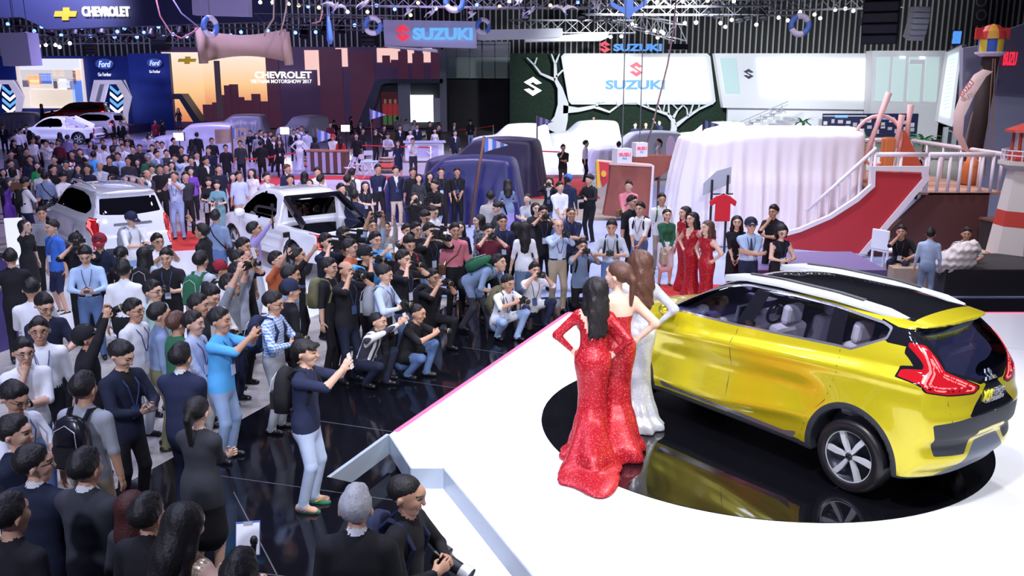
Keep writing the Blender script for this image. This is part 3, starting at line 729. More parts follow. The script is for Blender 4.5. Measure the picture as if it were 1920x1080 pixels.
POSES = dict(
    stand=P_(), walk=P_(feet=((.09,-.28,.09),(-.09,.26,.11)), hands=((.24,.16,.86),(-.25,-.18,.86))),
    clasp=P_(hands=((.06,-.20,.90),(-.06,-.20,.88)), poles=((.9,.3,0),(-.9,.3,0))),
    behind=P_(hands=((.07,.19,.92),(-.07,.20,.90)), poles=((.9,.4,0),(-.9,.4,0))),
    cross=P_(hands=((-.13,-.20,1.15),(.14,-.23,1.12)), poles=((.8,-.1,-.7),(-.8,-.1,-.7)), grip=('grip','grip')),
    phone=P_(hands=((.07,-.31,1.10),(-.07,-.31,1.10)), poles=((.7,.4,-.3),(-.7,.4,-.3)), grip=('grip','grip'), hp=24),
    camlow=P_(hands=((.10,-.27,1.14),(-.10,-.27,1.14)), poles=((.8,.3,-.4),(-.8,.3,-.4)), grip=('grip','grip'), hp=10),
    photo=P_(hands=((.11,-.20,1.50),(-.11,-.18,1.52)), poles=((.7,-.2,-.7),(-.7,-.2,-.7)), grip=('grip','grip')),
    phoneup=P_(hands=((.07,-.42,1.47),(-.07,-.42,1.47)), poles=((.6,.1,-.8),(-.6,.1,-.8)), grip=('grip','grip')),
    raise_=P_(hands=((.12,-.26,1.88),(-.12,-.26,1.88)), poles=((.9,-.3,.0),(-.9,-.3,.0)), grip=('grip','grip'), hp=-18),
    onearm=P_(hands=((.25,-.02,.84),(-.22,-.38,1.80)), poles=((.3,.6,0),(-.9,-.1,-.3)), grip=('relax','grip'), hp=-12),
    point=P_(hands=((.25,-.02,.84),(-.40,-.40,1.62)), poles=((.3,.6,0),(-.4,.2,-.9)), hp=-6),
    chin=P_(hands=((-.06,-.22,1.12),(-.05,-.16,1.40)), poles=((.8,.1,-.6),(-.5,-.3,-.8)), grip=('grip','grip'), hp=4),
    hip=P_(hands=((.19,-.02,1.00),(-.19,-.02,1.00)), poles=((1,.35,.1),(-1,.35,.1))),
    clip=P_(hands=((.12,-.32,1.08),(-.30,-.28,1.12)), poles=((.7,.4,-.3),(-.7,.4,-.3)), grip=('grip','grip'), hp=22),
    bend=P_(pel=(0,.10,.86), lean=62, hands=((.14,-.42,.72),(-.14,-.40,.76)), poles=((.6,.4,.2),(-.6,.4,.2)), feet=((.10,-.22,.07),(-.10,.24,.09)), hp=-10),
    squat=P_(pel=(0,.16,.34), lean=24, hands=((.08,-.46,.98),(-.08,-.46,.98)), poles=((.6,.1,-.8),(-.6,.1,-.8)), feet=((.15,-.10,.07),(-.13,.06,.10)), knee=((.5,-1,.3),(-.4,-1,.2)), grip=('grip','grip')),
    squatlow=P_(pel=(0,.16,.34), lean=20, hands=((.12,-.40,.70),(-.12,-.36,.72)), poles=((.8,.1,-.5),(-.8,.1,-.5)), feet=((.15,-.10,.07),(-.13,.06,.10)), knee=((.5,-1,.3),(-.4,-1,.2)), grip=('grip','grip'), hp=8),
    squatcam=P_(pel=(0,.16,.36), lean=16, hands=((.11,-.26,.93),(-.11,-.24,.95)), poles=((.7,-.2,-.7),(-.7,-.2,-.7)), feet=((.16,-.12,.07),(-.13,.06,.10)), knee=((.5,-1,.3),(-.4,-1,.2)), grip=('grip','grip')),
    kneel=P_(pel=(0,.10,.50), lean=10, hands=((.11,-.26,1.07),(-.11,-.24,1.09)), poles=((.7,-.2,-.7),(-.7,-.2,-.7)), feet=((.13,-.24,.07),(-.10,.42,.07)), knee=((.2,-1,.6),(-.1,-1,-1)), grip=('grip','grip')),
    sit=P_(pel=(0,.0,.50), lean=14, hands=((.16,-.34,.60),(-.16,-.34,.60)), poles=((.7,.3,0),(-.7,.3,0)), feet=((.13,-.46,.07),(-.13,-.40,.07)), knee=((.2,-1,.7),(-.2,-1,.7))),
    sitchin=P_(pel=(0,.0,.50), lean=26, hands=((.16,-.38,.58),(-.04,-.40,1.02)), poles=((.7,.3,0),(-.5,-.3,-.7)), feet=((.13,-.46,.07),(-.13,-.40,.07)), knee=((.2,-1,.7),(-.2,-1,.7)), grip=('relax','grip')))
BODYC = {}
def body(pose, sex, fit, h):
    """fit: tee shirt suit dress skirt shorts gown..; returns V, Q, region, info"""
    key = (pose, sex, fit, round(h, 4))
    if key in BODYC: return BODYC[key]
    p = POSES[pose]; F_ = sex == 'f'
    pel = np.array(p['pel'], float); la = R(p['lean']); u = np.array([0, -math.sin(la), math.cos(la)]); fw = np.array([0, -math.cos(la), -math.sin(la)]); rt = np.array([1., 0, 0])
    M = np.stack([rt, -fw, u], 1)      # columns: local x, y(back), z
    wa = pel+u*.17; ch = pel+u*.34; nb = pel+u*.50; sw = .153 if F_ else .180
    hd = nb + .5*(u+np.array([0,0,1]))*.165 + fw*.02
    I4 = np.eye(3); pr = []
    suit = 'suit' in fit; add = .012 if suit else 0
    cr = (.130 if F_ else .160)+add; wr = (.113 if F_ else .148)+add; hr = (.158 if F_ else .150)
    pr.append(Prim(wa+u*.02, ch+u*.0, wr, cr, TOP, M, .70, .05)); pr.append(Prim(ch, nb-u*.09, cr, cr*.86, TOP, M, .68, .05))
    pr.append(Prim(nb-u*.075-rt*(sw-.03), nb-u*.075+rt*(sw-.03), .068+add*.5, .068+add*.5, TOP, M, .95, .05))
    pr.append(Prim(pel+u*.02, wa, hr+add*.6, wr, TOP if ('suit' in fit or 'tee' in fit or 'dress' in fit or 'gown' in fit) else TOP, M, .76, .05))
    if F_:
        for s in (1, -1): pr.append(Prim(ch+u*.0+rt*s*.062+fw*.070, ch-u*.01+rt*s*.064+fw*.078, .055, .05, TOP, None, 1, .04))
    if suit or 'tee' in fit: pr.append(Prim(pel+u*.04, pel-u*.09, hr+.014+add*.6, hr+.018+add*.6, TOP, M, .78, .03))
    pr.append(Prim(nb-u*.05, hd-np.array([0,0,.06]), .056 if not F_ else .047, .050 if not F_ else .043, SKIN, None, 1, .03))
    if not F_ and ('shirt' in fit or suit): pr.append(Prim(nb-u*.03, nb+u*.025, .064, .060, INNER if suit else TOP, M, 1.0, .015))
    ar = (.051 if F_ else .061)+add*.6; af = (.036 if F_ else .042)+add*.5
    info = dict(head=hd, M=M, nb=nb, wa=wa, ch=ch, pel=pel, hands=[], u=u, fw=fw, fore=[])
    for i, s in enumerate((1, -1)):
        sh = nb-u*.075+rt*s*sw
        el, ws = ik(sh, p['hands'][i], .275, .235, p['poles'][i])
        pr.append(Prim(sh, el, ar, af+.006, SLV, None, 1, .035)); mid = sh+(el-sh)*.6
        pr.append(Prim(el, ws, af+.002, (.030 if not F_ else .025)+add*.5, FORE, None, 1, .02))
        info['hands'].append((ws, el, p['grip'][i])); info['fore'].append(sh)
    gown = 'gown' in fit; skirt = 'skirt' in fit or 'dress' in fit
    for i, s in enumerate((1, -1)):
        hp_ = pel+rt*s*.085-u*.03
        kn, an = ik(hp_, p['feet'][i], .43, .42, p['knee'][i])
        if not gown:
            pr.append(Prim(hp_, kn, .092 if not F_ else .088, .064 if not skirt else .055, THI, None, 1, .03))
            bare = skirt or 'shorts' in fit
            pr.append(Prim(kn, an, .062 if not bare else .052, .052 if not bare else .034, SHIN, None, 1, .02))
            pr.append(Prim(an+np.array([0,.045,-.035]), an+np.array([s*.02,-.13,-.04]), .040, .034, SHOE, None, 1, .015))
        info.setdefault('knees', []).append(kn); info.setdefault('ank', []).append(an)
    pr.append(Prim(pel+u*.0, pel-u*.05, hr, hr*.98, THI, M, .80, .04))
    if skirt: pr.append(Prim(pel-u*.02, pel*np.array([1,1,0])+np.array([0,0,.52])+np.array([0,-.01,0]), hr+.012, .19, THI, I4, .85, .03))
    if gown:
        b = pel*np.array([1,1,0])
        pr.append(Prim(pel-u*.03, b+np.array([0,.01,.50]), hr+.005, .125, THI, I4, .86, .05)); pr.append(Prim(b+np.array([0,.01,.50]), b+np.array([0,.03,.10]), .125, .20, THI, I4, .95, .05)); pr.append(Prim(b+np.array([0,.04,.10]), b+np.array([0,.06,.02]), .20, .27, THI, I4, .95, .05))
        if 'train' in fit:
            FZ = np.array([[1.,0,0],[0,0,1.],[0,1.,0]]); pr.append(Prim(b+np.array([0,.08,.32]), b+np.array([-.06,.34,.03]), .13, .24, THI, I4, 1.0, .08)); pr.append(Prim(b+np.array([0,.12,.03]), b+np.array([-.12,.66,.0]), .24, .30, THI, FZ, .22, .08))
        if 'flare' in fit: pr.append(Prim(b+np.array([0,.08,.25]), b+np.array([.04,.30,.01]), .15, .22, THI, I4, 1.0, .08))
    V, Q, reg = grow_prims(pr, h, floor=.002 if gown else None)
    if gown:   # gathers in the skirt
        a = np.arctan2(V[:,1]-pel[1], V[:,0]-pel[0]); am = .016*np.clip((.55-V[:,2])/.5, 0, 1); r = 1+am*np.sin(a*11+V[:,2]*5)/.2
        V[:,0] = pel[0]+(V[:,0]-pel[0])*r; V[:,1] = pel[1]+(V[:,1]-pel[1])*r
    L = (V-pel)@M
    tor = ((reg == TOP) | (reg == THI)) & (((V-pel)**2).sum(1) < .30**2) | (reg == TOP)
    if suit: reg[tor] = np.where(L[tor, 2] > -.15, TOP, THI); 
    elif 'tee' in fit: reg[tor] = np.where(L[tor, 2] > -.085, TOP, THI)
    if suit:
        t = (L[:,2]-.20)/.28; vv = (L[:,1] < -.02) & (t > 0) & (np.abs(L[:,0]) < .004+.055*t) & (t < 1.25) & (reg == TOP); reg[vv] = INNER
    if 'strapless' in fit: reg[(reg == TOP) & (L[:,2] > .33)] = SKIN
    if 'vback' in fit: reg[(reg == TOP) & (L[:,1] > 0) & (L[:,2] > .22) & (np.abs(L[:,0]) < .10*(L[:,2]-.22)/.2)] = SKIN
    if 'vneck' in fit: reg[(reg == TOP) & (L[:,1] < 0) & (L[:,2] > .28) & (np.abs(L[:,0]) < .09*(L[:,2]-.28)/.2)] = SKIN
    # trouser waistline
    if not ('tee' in fit or suit or 'dress' in fit or gown): reg[(reg == TOP) & (L[:,2] < .07)] = THI
    # short sleeves end above the elbow
    BODYC[key] = (V, Q, reg, info)
    return BODYC[key]
HEADC = {}
def head_mesh(sex, h):
    far = h > .015
    key = (sex, h)
    if key in HEADC: return HEADC[key]
    F_ = sex == 'f'; I = np.eye(3); jw = .042 if F_ else .050
    pr = [Prim((0,.012,.030),(0,.022,.026),.080,.080,SKIN,I,1.14,.03), Prim((0,-.012,-.02),(0,-.030,-.072),.064,jw,SKIN,I,.95,.04), Prim((0,-.048,-.092),(0,-.052,-.096),.022,.020,SKIN,None,1,.03),
          Prim((0,-.082,.012),(0,-.103,-.028),.010,.014,SKIN,None,1,.014), Prim((0,-.072,.030),(0,-.074,.034),.03,.03,SKIN,None,1,.03),
          Prim((-.016,-.080,-.060),(.016,-.080,-.060),.011,.011,LIP,None,1,.010)]
    for s in (1, -1):
        pr += [Prim((s*.080,.018,-.004),(s*.085,.026,-.026),.016,.009,SKIN,None,1,.008), Prim((s*.036,-.062,-.022),(s*.042,-.050,-.030),.026,.022,SKIN,None,1,.025), Prim((s*.022,-.084,.031),(s*.048,-.070,.029),.008,.006,SKIN,None,1,.012)]
    V, Q, reg = grow_prims(pr, h)
    x, y, z = np.abs(V[:,0]), V[:,1], V[:,2]
    eye = np.exp(-((x-.033)/.016)**2-((z-.008)/.011)**2)*(y < -.03); V[:,1] += eye*.008
    reg[:] = SKIN
    reg[(y < -.05) & (np.abs(x-.033) < .0145) & (np.abs(z-.008) < (.0055 if not far else h*.30))] = DARK
    if not far: reg[(y < -.045) & (np.abs(x-.034) < .020) & (np.abs(z-.030) < max(.0045, h*.5))] = DARK
    reg[(y < -.06) & (x < .024) & (np.abs(z+.061) < max(.008, h*.5))] = LIP
    HEADC[key] = (V, Q, reg); return HEADC[key]
HANDC = {}
def hand_mesh(kind, h):
    """wrist at the origin, fingers along +X, palm facing -Z, thumb towards +Y"""
    key = (kind, h)
    if key in HANDC: return HANDC[key]
    c = dict(relax=(14, 22, 18), grip=(42, 62, 40))[kind]; pr = [Prim((-.02,0,0),(.02,0,0),.026,.026,HAND,np.eye(3),1,.02), Prim((.015,.0,.0),(.070,.0,.0),.030,.036,HAND,np.array([[1,0,0],[0,0,1],[0,1,0]],float).T,.42,.02)]
    for k, (y, l) in enumerate(((.030,.068),(.010,.078),(-.010,.072),(-.029,.056))):
        p = np.array([.082-.004*abs(k-1), y, 0.]); a = R(c[0]*.5); q = p
        for s_, (f, da) in enumerate(((.45,c[0]*.5),(.32,c[1]),(.23,c[2]))):
            a += R(da) if s_ else 0; nq = q+l*f*np.array([math.cos(a), y*.15*(1 if kind == 'relax' else 0), -math.sin(a)]); pr.append(Prim(q, nq, .0092-.0009*s_, .0083-.0009*s_, HAND, None, 1, .004)); q = nq
    t0 = np.array([.020,.026,-.006]); t1 = t0+np.array([.030,.030,-.016]); t2 = t1+np.array([.030,.008,-.014]) if kind == 'relax' else t1+np.array([.026,-.006,-.022])
    pr += [Prim(t0, t1, .014, .0105, HAND, None, 1, .012), Prim(t1, t2, .0105, .0085, HAND, None, 1, .004)]
    HANDC[key] = grow_prims(pr, h); return HANDC[key]
HAIRC = {}
def hair_mesh(style):
    if style in HAIRC: return HAIRC[style]
    I = np.eye(3); h = .0125; off = {'buzz': .004, 'bald': .004}.get(style, .008)
    pr = [Prim((0,.018,.036),(0,.030,.032),.078+off,.080+off,0,I,1.16,.03)]
    cutd = lambda V: np.maximum(-.012-.74*(V[...,1])-V[...,2], -(V[...,1]-(-.055)) - .75*(V[...,2]-.052)*0 - 9)
    if style == 'short': pr += [Prim((-.03,-.040,.098),(.030,-.046,.094),.026,.024,0,None,1,.03), Prim((0,.0,.108),(0,.05,.098),.036,.036,0,None,1,.03)]
    if style == 'fringe': pr += [Prim((-.05,-.074,.050),(.05,-.074,.050),.030,.030,0,None,1,.02), Prim((0,.09,-.03),(0,.08,-.05),.05,.04,0,None,1,.03)]
    if style in ('long', 'wavy', 'longred'):
        pr += [Prim((0,.055,.01),(0,.088,-.16),.092,.085,0,I,.80,.04), Prim((0,.088,-.16),(.01,.098,-.32),.085,.070,0,I,.70,.04)]
        for s in (1, -1): pr += [Prim((s*.070,.0,.02),(s*.084,.012,-.12),.034,.030,0,None,1,.03), Prim((s*.084,.012,-.12),(s*.080,.03,-.26),.030,.026,0,None,1,.03)]
    if style == 'wavy':
        for k in range(5):
            for s in (-1, 0, 1): pr.append(Prim((s*.055,.105+.008*((k+s) % 2),-.06-.065*k),(s*.05+.02,.115,-.09-.065*k),.030,.026,0,None,1,.02))
    if style == 'bob':
        pr += [Prim((0,.05,.0),(0,.055,-.085),.092,.085,0,I,.85,.04)]
        for s in (1, -1): pr.append(Prim((s*.074,.0,.02),(s*.080,-.004,-.085),.032,.030,0,None,1,.03))
    if style == 'pony':
        pr += [Prim((0,.115,.03),(0,.14,-.02),.026,.030,0,None,1,.015), Prim((0,.14,-.02),(0,.128,-.22),.030,.016,0,None,1,.02)]
    V, Q = grow_prims(pr, h, label=False)
    # the face and nape are cut free
    x, y, z = V[:,0], V[:,1], V[:,2]
    lim = .012-.86*y - .012*np.sin(np.arctan2(x, -y)*5)**2
    if style in ('long', 'wavy', 'longred', 'bob'): lim = np.where(y > -.03, -9, lim*1.0)
    if style == 'pony': lim = np.where(y > .06, -9, lim)
    if style == 'fringe': lim = np.where(y < -.02, .042, -.02-.9*np.maximum(y, 0))
    if style == 'bald': lim = np.where((z > .055), 9, lim)
    f = lim - z
    if style == 'bald': f = np.maximum(f, z-.05-.5*np.maximum(y, 0))
    F8 = np.concatenate([Q, np.repeat(Q[:, -1:], 4, 1)], 1).astype(np.int64)
    V, keep, _ = split_field(V, F8, f)
    if style in ('short', 'fringe', 'wavy', 'long', 'bob'):
        c = np.array([0,.02,.03]); n = V-c; a = np.arctan2(n[:,0], -n[:,1]); V = V + n*((.026 if style == 'wavy' else .014)*np.sin(a*11+V[:,2]*50) + .012*np.sin(a*29-V[:,2]*30))[:, None]
    HAIRC[style] = mesh_np('hair', V, keep); return HAIRC[style]
def cap_mesh():
    if 'cap' in HAIRC: return HAIRC['cap']
    b = MB(); pr = []
    for k in range(7):
        a = PI/2*k/6; pr.append((.098*math.cos(a)+.0001, .035+.100*math.sin(a)))
    b.lathe([(.094,.015)]+pr, 20, 'Z', (0,.012,0))
    q = [(math.sin(t)*.080, -.07-.085*math.cos(t)*1.0) for t in np.linspace(-1.35, 1.35, 11)]
    V = [(x, y, .030-.15*abs(x)*.6) for x, y in q]+[(x*1.0, min(-.045, y+.10), .038) for x, y in reversed(q)]
    n = len(q); V += [(x, y, z+.006) for x, y, z in V]
    b.add(V, [(i, i+1, 2*n-2-i, 2*n-1-i) for i in range(n-1)] + [(2*n+2*n-1-i, 2*n+2*n-2-i, 2*n+i+1, 2*n+i) for i in range(n-1)] + [(i, 2*n+i, 2*n+i+1, i+1) for i in range(n-1)])
    HAIRC['cap'] = b.mesh('cap', None, True); return HAIRC['cap']
# ---- colours of clothes
COLS = dict(white=(.78,.79,.84), offw=(.70,.70,.70), black=(.014,.014,.018), char=(.040,.042,.052), navy=(.020,.026,.065), dnavy=(.014,.018,.040), blue=(.05,.16,.60), sky=(.42,.56,.80), lblue=(.50,.60,.80), sblue=(.10,.42,.85), grey=(.30,.32,.36), lgrey=(.46,.49,.56), green=(.03,.42,.12), dgreen=(.03,.13,.07),
    red=(.55,.02,.03), dred=(.25,.015,.03), maroon=(.14,.02,.04), pink=(.72,.22,.28), orange=(.62,.16,.07), purple=(.22,.08,.55), lilac=(.36,.30,.62), khaki=(.42,.34,.25), beige=(.60,.52,.42), brown=(.16,.08,.045), jean=(.10,.17,.34), ljean=(.30,.42,.66), olive=(.16,.15,.08), mint=(.42,.60,.56), teal=(.14,.30,.34), bluegr=(.20,.27,.42))
def cloth(c):
    if c in ('plaid','plaidb','check','stripe','stripev','sequinr','sequins','gold','dots','checkw'):
        return {'plaid': lambda: mat_pattern('blue_white_plaid', 'plaid', (.75,.80,.88), (.06,.22,.62), 9), 'plaidb': lambda: mat_pattern('dark_plaid', 'plaid', (.05,.05,.07), (.50,.50,.55), 11), 'check': lambda: mat_pattern('fine_blue_check', 'plaid', (.60,.66,.82), (.28,.34,.55), 26),
            'checkw': lambda: mat_pattern('white_dark_check', 'plaid', (.72,.70,.68), (.16,.12,.14), 13), 'stripe': lambda: mat_pattern('white_shirt_dark_lines', 'stripe_v', (.80,.80,.80), (.03,.03,.05), 3.2), 'stripev': lambda: mat_pattern('striped_polo', 'stripe_h', (.62,.60,.58), (.14,.10,.12), 9),
            'sequinr': lambda: mat_pattern('red_sequins', 'sequin', (.42,.003,.012), (1,.16,.20), 120, .38, .15), 'sequins': lambda: mat_pattern('silver_sequins', 'sequin', (.62,.65,.75), (1,1,1), 110, .3, .3), 'gold': lambda: mat_pattern('champagne_sequins', 'sequin', (.42,.33,.22), (1,.9,.7), 90, .3, .4), 'dots': lambda: mat_pattern('dark_dotted_print', 'speckle', (.02,.025,.04), (.35,.38,.45), 40)}[c]()
    return mat('cloth_'+c, COLS[c], .82, spec=.25, noise=.12, nscale=9, bump=.25)
SKINS = [mat('skin_a', (.62,.37,.26), .5, spec=.35), mat('skin_b', (.52,.29,.19), .5, spec=.35), mat('skin_c', (.72,.47,.36), .5, spec=.35)]
M_HAIR = mat('black_hair', (.012,.010,.011), .52, spec=.35, bump=.35, nscale=60); M_EYE = mat('dark_eyes_brows', (.02,.014,.012), .4); M_LIPS = mat('lips', (.50,.16,.14), .45); M_LIPR = mat('red_lips', (.60,.04,.06), .35)
HAIRCOL = dict(brown=mat('brown_hair', (.09,.035,.022), .5, bump=.35, nscale=60, noise=.3), redbrown=mat('red_brown_hair', (.055,.014,.012), .55, spec=.3, bump=.35, nscale=60, noise=.4), grey=mat('grey_hair', (.34,.35,.38), .55, bump=.35, nscale=60, noise=.3), black=M_HAIR)
SHOES = mat('black_shoe_leather', (.012,.012,.014), .3); LANY = mat('navy_lanyard', (.03,.05,.16), .6); BADGE = mat('badge_card', (.55,.62,.78), .35)
NP = [0]
def person(px, py, face, pose, sex, fit, top, bot, hair='short', ex='', desc='', hgt=None, hy=0, z0=0.0, hc='black', foot=None, name='person'):
    """head centre seen at (px, py); face: 0 towards the camera, 90 to the right of the picture, 180 away"""
    NP[0] += 1; rnd = random.Random(NP[0]*13+5)
    s = (hgt or (1.72 if sex == 'm' else 1.62)*(1+rnd.uniform(-.02, .02)))/1.70
    p = POSES[pose]
    # depth first from the head height, then the grid step from the distance
    info0 = body(pose, sex, fit, .05)[3] if (pose, sex, fit, .05) in BODYC else None
    la = R(p['lean']); pel = np.array(p['pel'], float); u = np.array([0,-math.sin(la),math.cos(la)]); fw = np.array([0,-math.cos(la),-math.sin(la)])
    hd = pel+u*.50+.5*(u+np.array([0,0,1]))*.165+fw*.02
    W = G(px, py, z0+hd[2]*s); a = R(face); dist = W.y
    off = Vector((hd[0]*math.cos(a)-hd[1]*math.sin(a), hd[0]*math.sin(a)+hd[1]*math.cos(a), 0))*s
    base = Vector((W.x, W.y, z0)) - off
    if foot:   # feet known: the height follows from the head pixel
        fb = G(foot[0], foot[1], z0); s = (at(px, py, fb.y).z-z0)/hd[2]; base = Vector((fb.x, fb.y, z0)); dist = fb.y
    h, hh = (.0155, .0084) if dist < 8.2 else (.0205, .0095) if dist < 12.5 else (.026, .0130) if dist < 20 else (.036, .019) if dist < 34 else (.045, .027)
    V, Q, reg, info = body(pose, sex, fit, h)
    Vs = [V]; Qs = [Q]; Rg = [reg]; n = len(V)
    # head
    hV, hQ, hR = head_mesh(sex, hh); he = Euler((R(p['hp']), 0, R(hy))).to_matrix(); hm = np.array(he)
    HS = 1.13; Vs.append(hV@hm.T*HS + info['head'] + np.array([0,0,.008])); Qs.append(hQ+n); Rg.append(hR); n += len(hV)
    # hands
    hk = .0078 if dist < 14 else .0125 if dist < 24 else .022
    for i, (ws, el, gk) in enumerate(info['hands']):
        kV, kQ, kR = hand_mesh(gk, hk); kV = kV.copy()
        fx = (ws-el)/np.linalg.norm(ws-el); fx = fx + np.array([0,0,.35]) * (gk == 'grip'); fx /= np.linalg.norm(fx)
        inn = np.array([-(1 if i == 0 else -1), 0, 0.]) if pose not in ('cross','chin') else np.array([0, .9, .2])
        if pose == 'hip': inn = np.array([-(1 if i == 0 else -1)*.8, .1, -.3])
        if pose in ('phone','clip'): inn = np.array([-(1 if i == 0 else -1)*.7, .3, .6])
        nz = inn - fx*(inn@fx); nz /= np.linalg.norm(nz); zc = -nz; yc = np.cross(zc, fx)
        sy = 1 if (yc@np.array([0,-.6,.8])) > 0 else -1
        B = np.stack([fx, yc*sy, zc], 1); kk = kV@B.T + ws
        if sy < 0: kQ = kQ[:, ::-1]
        Vs.append(kk); Qs.append(kQ+n); Rg.append(kR); n += len(kV)
    V = np.concatenate(Vs)*s; Q = np.concatenate(Qs); reg = np.concatenate(Rg)
    fr = reg[Q]; fr = np.where((fr[:,1] == fr[:,2]) | (fr[:,1] == fr[:,3]), fr[:,1], fr[:,0])
    sk = SKINS[NP[0] % 2 if sex == 'm' else 2]; tm = cloth(top); bm_ = cloth(bot if bot != '-' else top)
    long_ = 'long' in fit or 'suit' in fit or ('shirt' in fit and 'short' not in fit.split()); bare = 'sleeveless' in fit or 'strapless' in fit
    lo_skin = 'skirt' in fit or 'dress' in fit or 'shorts' in fit
    if 'dress' in fit or 'gown' in fit: bm_ = tm if bot == '-' else bm_
    mats = [sk, tm, sk if bare else tm, tm if (long_ and not bare) else sk, sk, bm_, sk if lo_skin else bm_, SHOES, mat('white_shirt_cloth', (.75,.76,.80), .8) if 'blackshirt' not in fit else cloth('black'), M_EYE, M_LIPR if (sex == 'f') else M_LIPS, bm_]
    me = mesh_np(name, V, np.concatenate([Q, np.repeat(Q[:, -1:], 1, 1)], 1), None, True, fr, mats)
    o = link(name, me, None, base, (0, 0, a)); tag(o, desc, 'person', 'people at the motor show')
    H0 = (info['head']+np.array([0,0,.008]))*s; sh_ = s*HS
    # hair / cap
    hmat = HAIRCOL.get(hc, M_HAIR)
    if hair not in ('none',):
        st = 'short' if hair in ('cap','capl') else hair
        if hair == 'capl': st = 'pony'
        hs = hair_mesh(st); c = link('hair', hs, o, H0, he.to_euler(), sh_)
        if not hs.materials: hs.materials.append(None)
        c.material_slots[0].link = 'OBJECT'; c.material_slots[0].material = hmat
    if hair in ('cap', 'capl'):
        cm = cap_mesh(); c = link('cap', cm, o, H0, he.to_euler(), sh_*1.08)
        if not cm.materials: cm.materials.append(None)
        c.material_slots[0].link = 'OBJECT'; c.material_slots[0].material = cloth(ex.split('cap=')[1].split()[0] if 'cap=' in ex else 'black')
    tok = ex.split(); T = lambda q: Vector(np.array(q)*s)
    u = info['u']; fw = info['fw']; nb = info['nb']; ch = info['ch']; wa = info['wa']; pel = info['pel']; rt = np.array([1.,0,0]); M = info['M']
    if 'glasses' in tok and dist < 26:
        g = MB()
        for q in (1, -1):
            g.tube([(q*.034+.023*math.cos(2*PI*i/10), -.093+.004*abs(math.cos(2*PI*i/10)), .008+.018*math.sin(2*PI*i/10)) for i in range(11)], .0025, 5, False); g.bar((q*.057,-.088,.010), (q*.084,.02,.006), .004)
        g.bar((-.011,-.096,.010),(.011,-.096,.010), .004); c = g.build('glasses', M_BLK, o, H0, he.to_euler()); c.scale = (sh_,)*3
    fd = .70*(.158 if sex == 'm' else .145)+ (.03 if 'suit' in fit else .02)
    if 'lan' in tok or 'badge' in tok:
        g = MB(); e_ = nb - u*.30 + fw*(fd+.012)
        for q in (1, -1): g.tube([T(nb+rt*q*.055-fw*.03), T(nb-u*.03+rt*q*.070+fw*.075), T(nb-u*.10+rt*q*.062+fw*(fd+.012)), T(ch-u*.02+rt*q*.045+fw*(fd+.020)), T(e_+rt*q*.01+fw*.01)], .0065*s, 4)
        g.build('lanyard', LANY, o)
        g = MB(); g.box((0,0,0), (.085*s,.006,.12*s)); g.build('badge', BADGE if rnd.random() < .7 else mat('dark_badge', (.05,.08,.2), .4), o, T(e_-u*.06+fw*.006), (R(-p['lean']), 0, 0))
    if 'tie' in tok:
        g = MB(); q = [T(nb-u*.03+fw*.075), T(ch+fw*(fd+.010)), T(wa+u*.03+fw*(fd+.012))]; g.tube(q, [.016*s,.024*s,.030*s], 4); g.build('necktie', mat('dark_tie', (.02,.02,.05), .5), o)
    if 'belt' in tok:
        g = MB(); g.lathe([(.158*s,-.016),(.160*s,.016),(.150*s,.016),(.150*s,-.016),(.158*s,-.016)], 28); c = g.build('belt', SHOES, o, T(pel+u*.075)); c.scale = (1, .78, 1)
    if 'watch' in tok:
        ws, el, _ = info['hands'][0]; g = MB(); d = (ws-el)/np.linalg.norm(ws-el); g.tube([T(ws-d*.035), T(ws-d*.012)], .036*s, 12); g.build('wristwatch', M_BLK, o)
    R3 = Matrix.Rotation(a, 3, 'Z'); Wd = lambda q: base + R3@T(q)
    hl, hr_ = np.array(info['hands'][0][0]), np.array(info['hands'][1][0]); mid = (hl+hr_)/2
    sd = desc.split(' standing')[0].split(',')[0]
    who = ' '.join(desc.split()[:11])
    if 'cam' in tok or 'camL' in tok:
        c = mid + np.array([0,-.075,.045]); pt = 0 if pose not in ('raise_',) else -20
        if 'camL' in tok: c = hl+np.array([0,-.06,.05])
        camera_obj(Wd(c), a, R(pt), 'black camera with lens held by '+who, dist)
    if 'vid' in tok:
        c = mid + np.array([0,-.08,.05]); video_obj(Wd(c), a, 'large black video camera held by '+who)
    if 'ph' in tok or 'phW' in tok:
        c = mid + np.array([0,-.055,.065 if pose != 'phone' else .05]); phone_obj(Wd(c), a, R(75 if pose not in ('phone','clip','clasp') else 20), ('white' if 'phW' in tok else 'dark')+' phone held by '+who, 'phW' in tok)
    if 'phR' in tok:
        c = hr_+np.array([.0,-.05,.08]); phone_obj(Wd(c), a, R(80), 'phone held up by '+who, True)
    if 'gim' in tok:
        c = hr_+np.array([0,-.03,.0]); gimbal_obj(Wd(c), a, 'handheld gimbal with small camera raised by '+who)
    for t_ in tok:
        if t_.startswith('pack='): pack_obj(o, base, a, s, info, t_[5:], t_[5:]+' backpack worn by '+who, fit)
        if t_.startswith('sling='): sling(o, T, info, fd, t_[6:])
        if t_.startswith('bag='):
            bag_obj(Wd(hr_+np.array([-.04,-.02,-.20])), a, t_[4:], t_[4:]+' handbag carried by '+who)
    return o
def held(name, loc, rot, label, cat, group):
    o = empty(name, loc, 0, label, cat, group); o.rotation_euler = rot; return o
def fitlabel(l):
    w_ = l.split(); w_ = w_[:16]
    while w_ and w_[-1].lower() in ('a','an','the','in','with','and','of','on','at','by','to','his','her','beside','behind','near','from','up','under','left','right','light','dark','black','white','blue','grey'): w_.pop()
    return ' '.join(w_)
HELD = {}
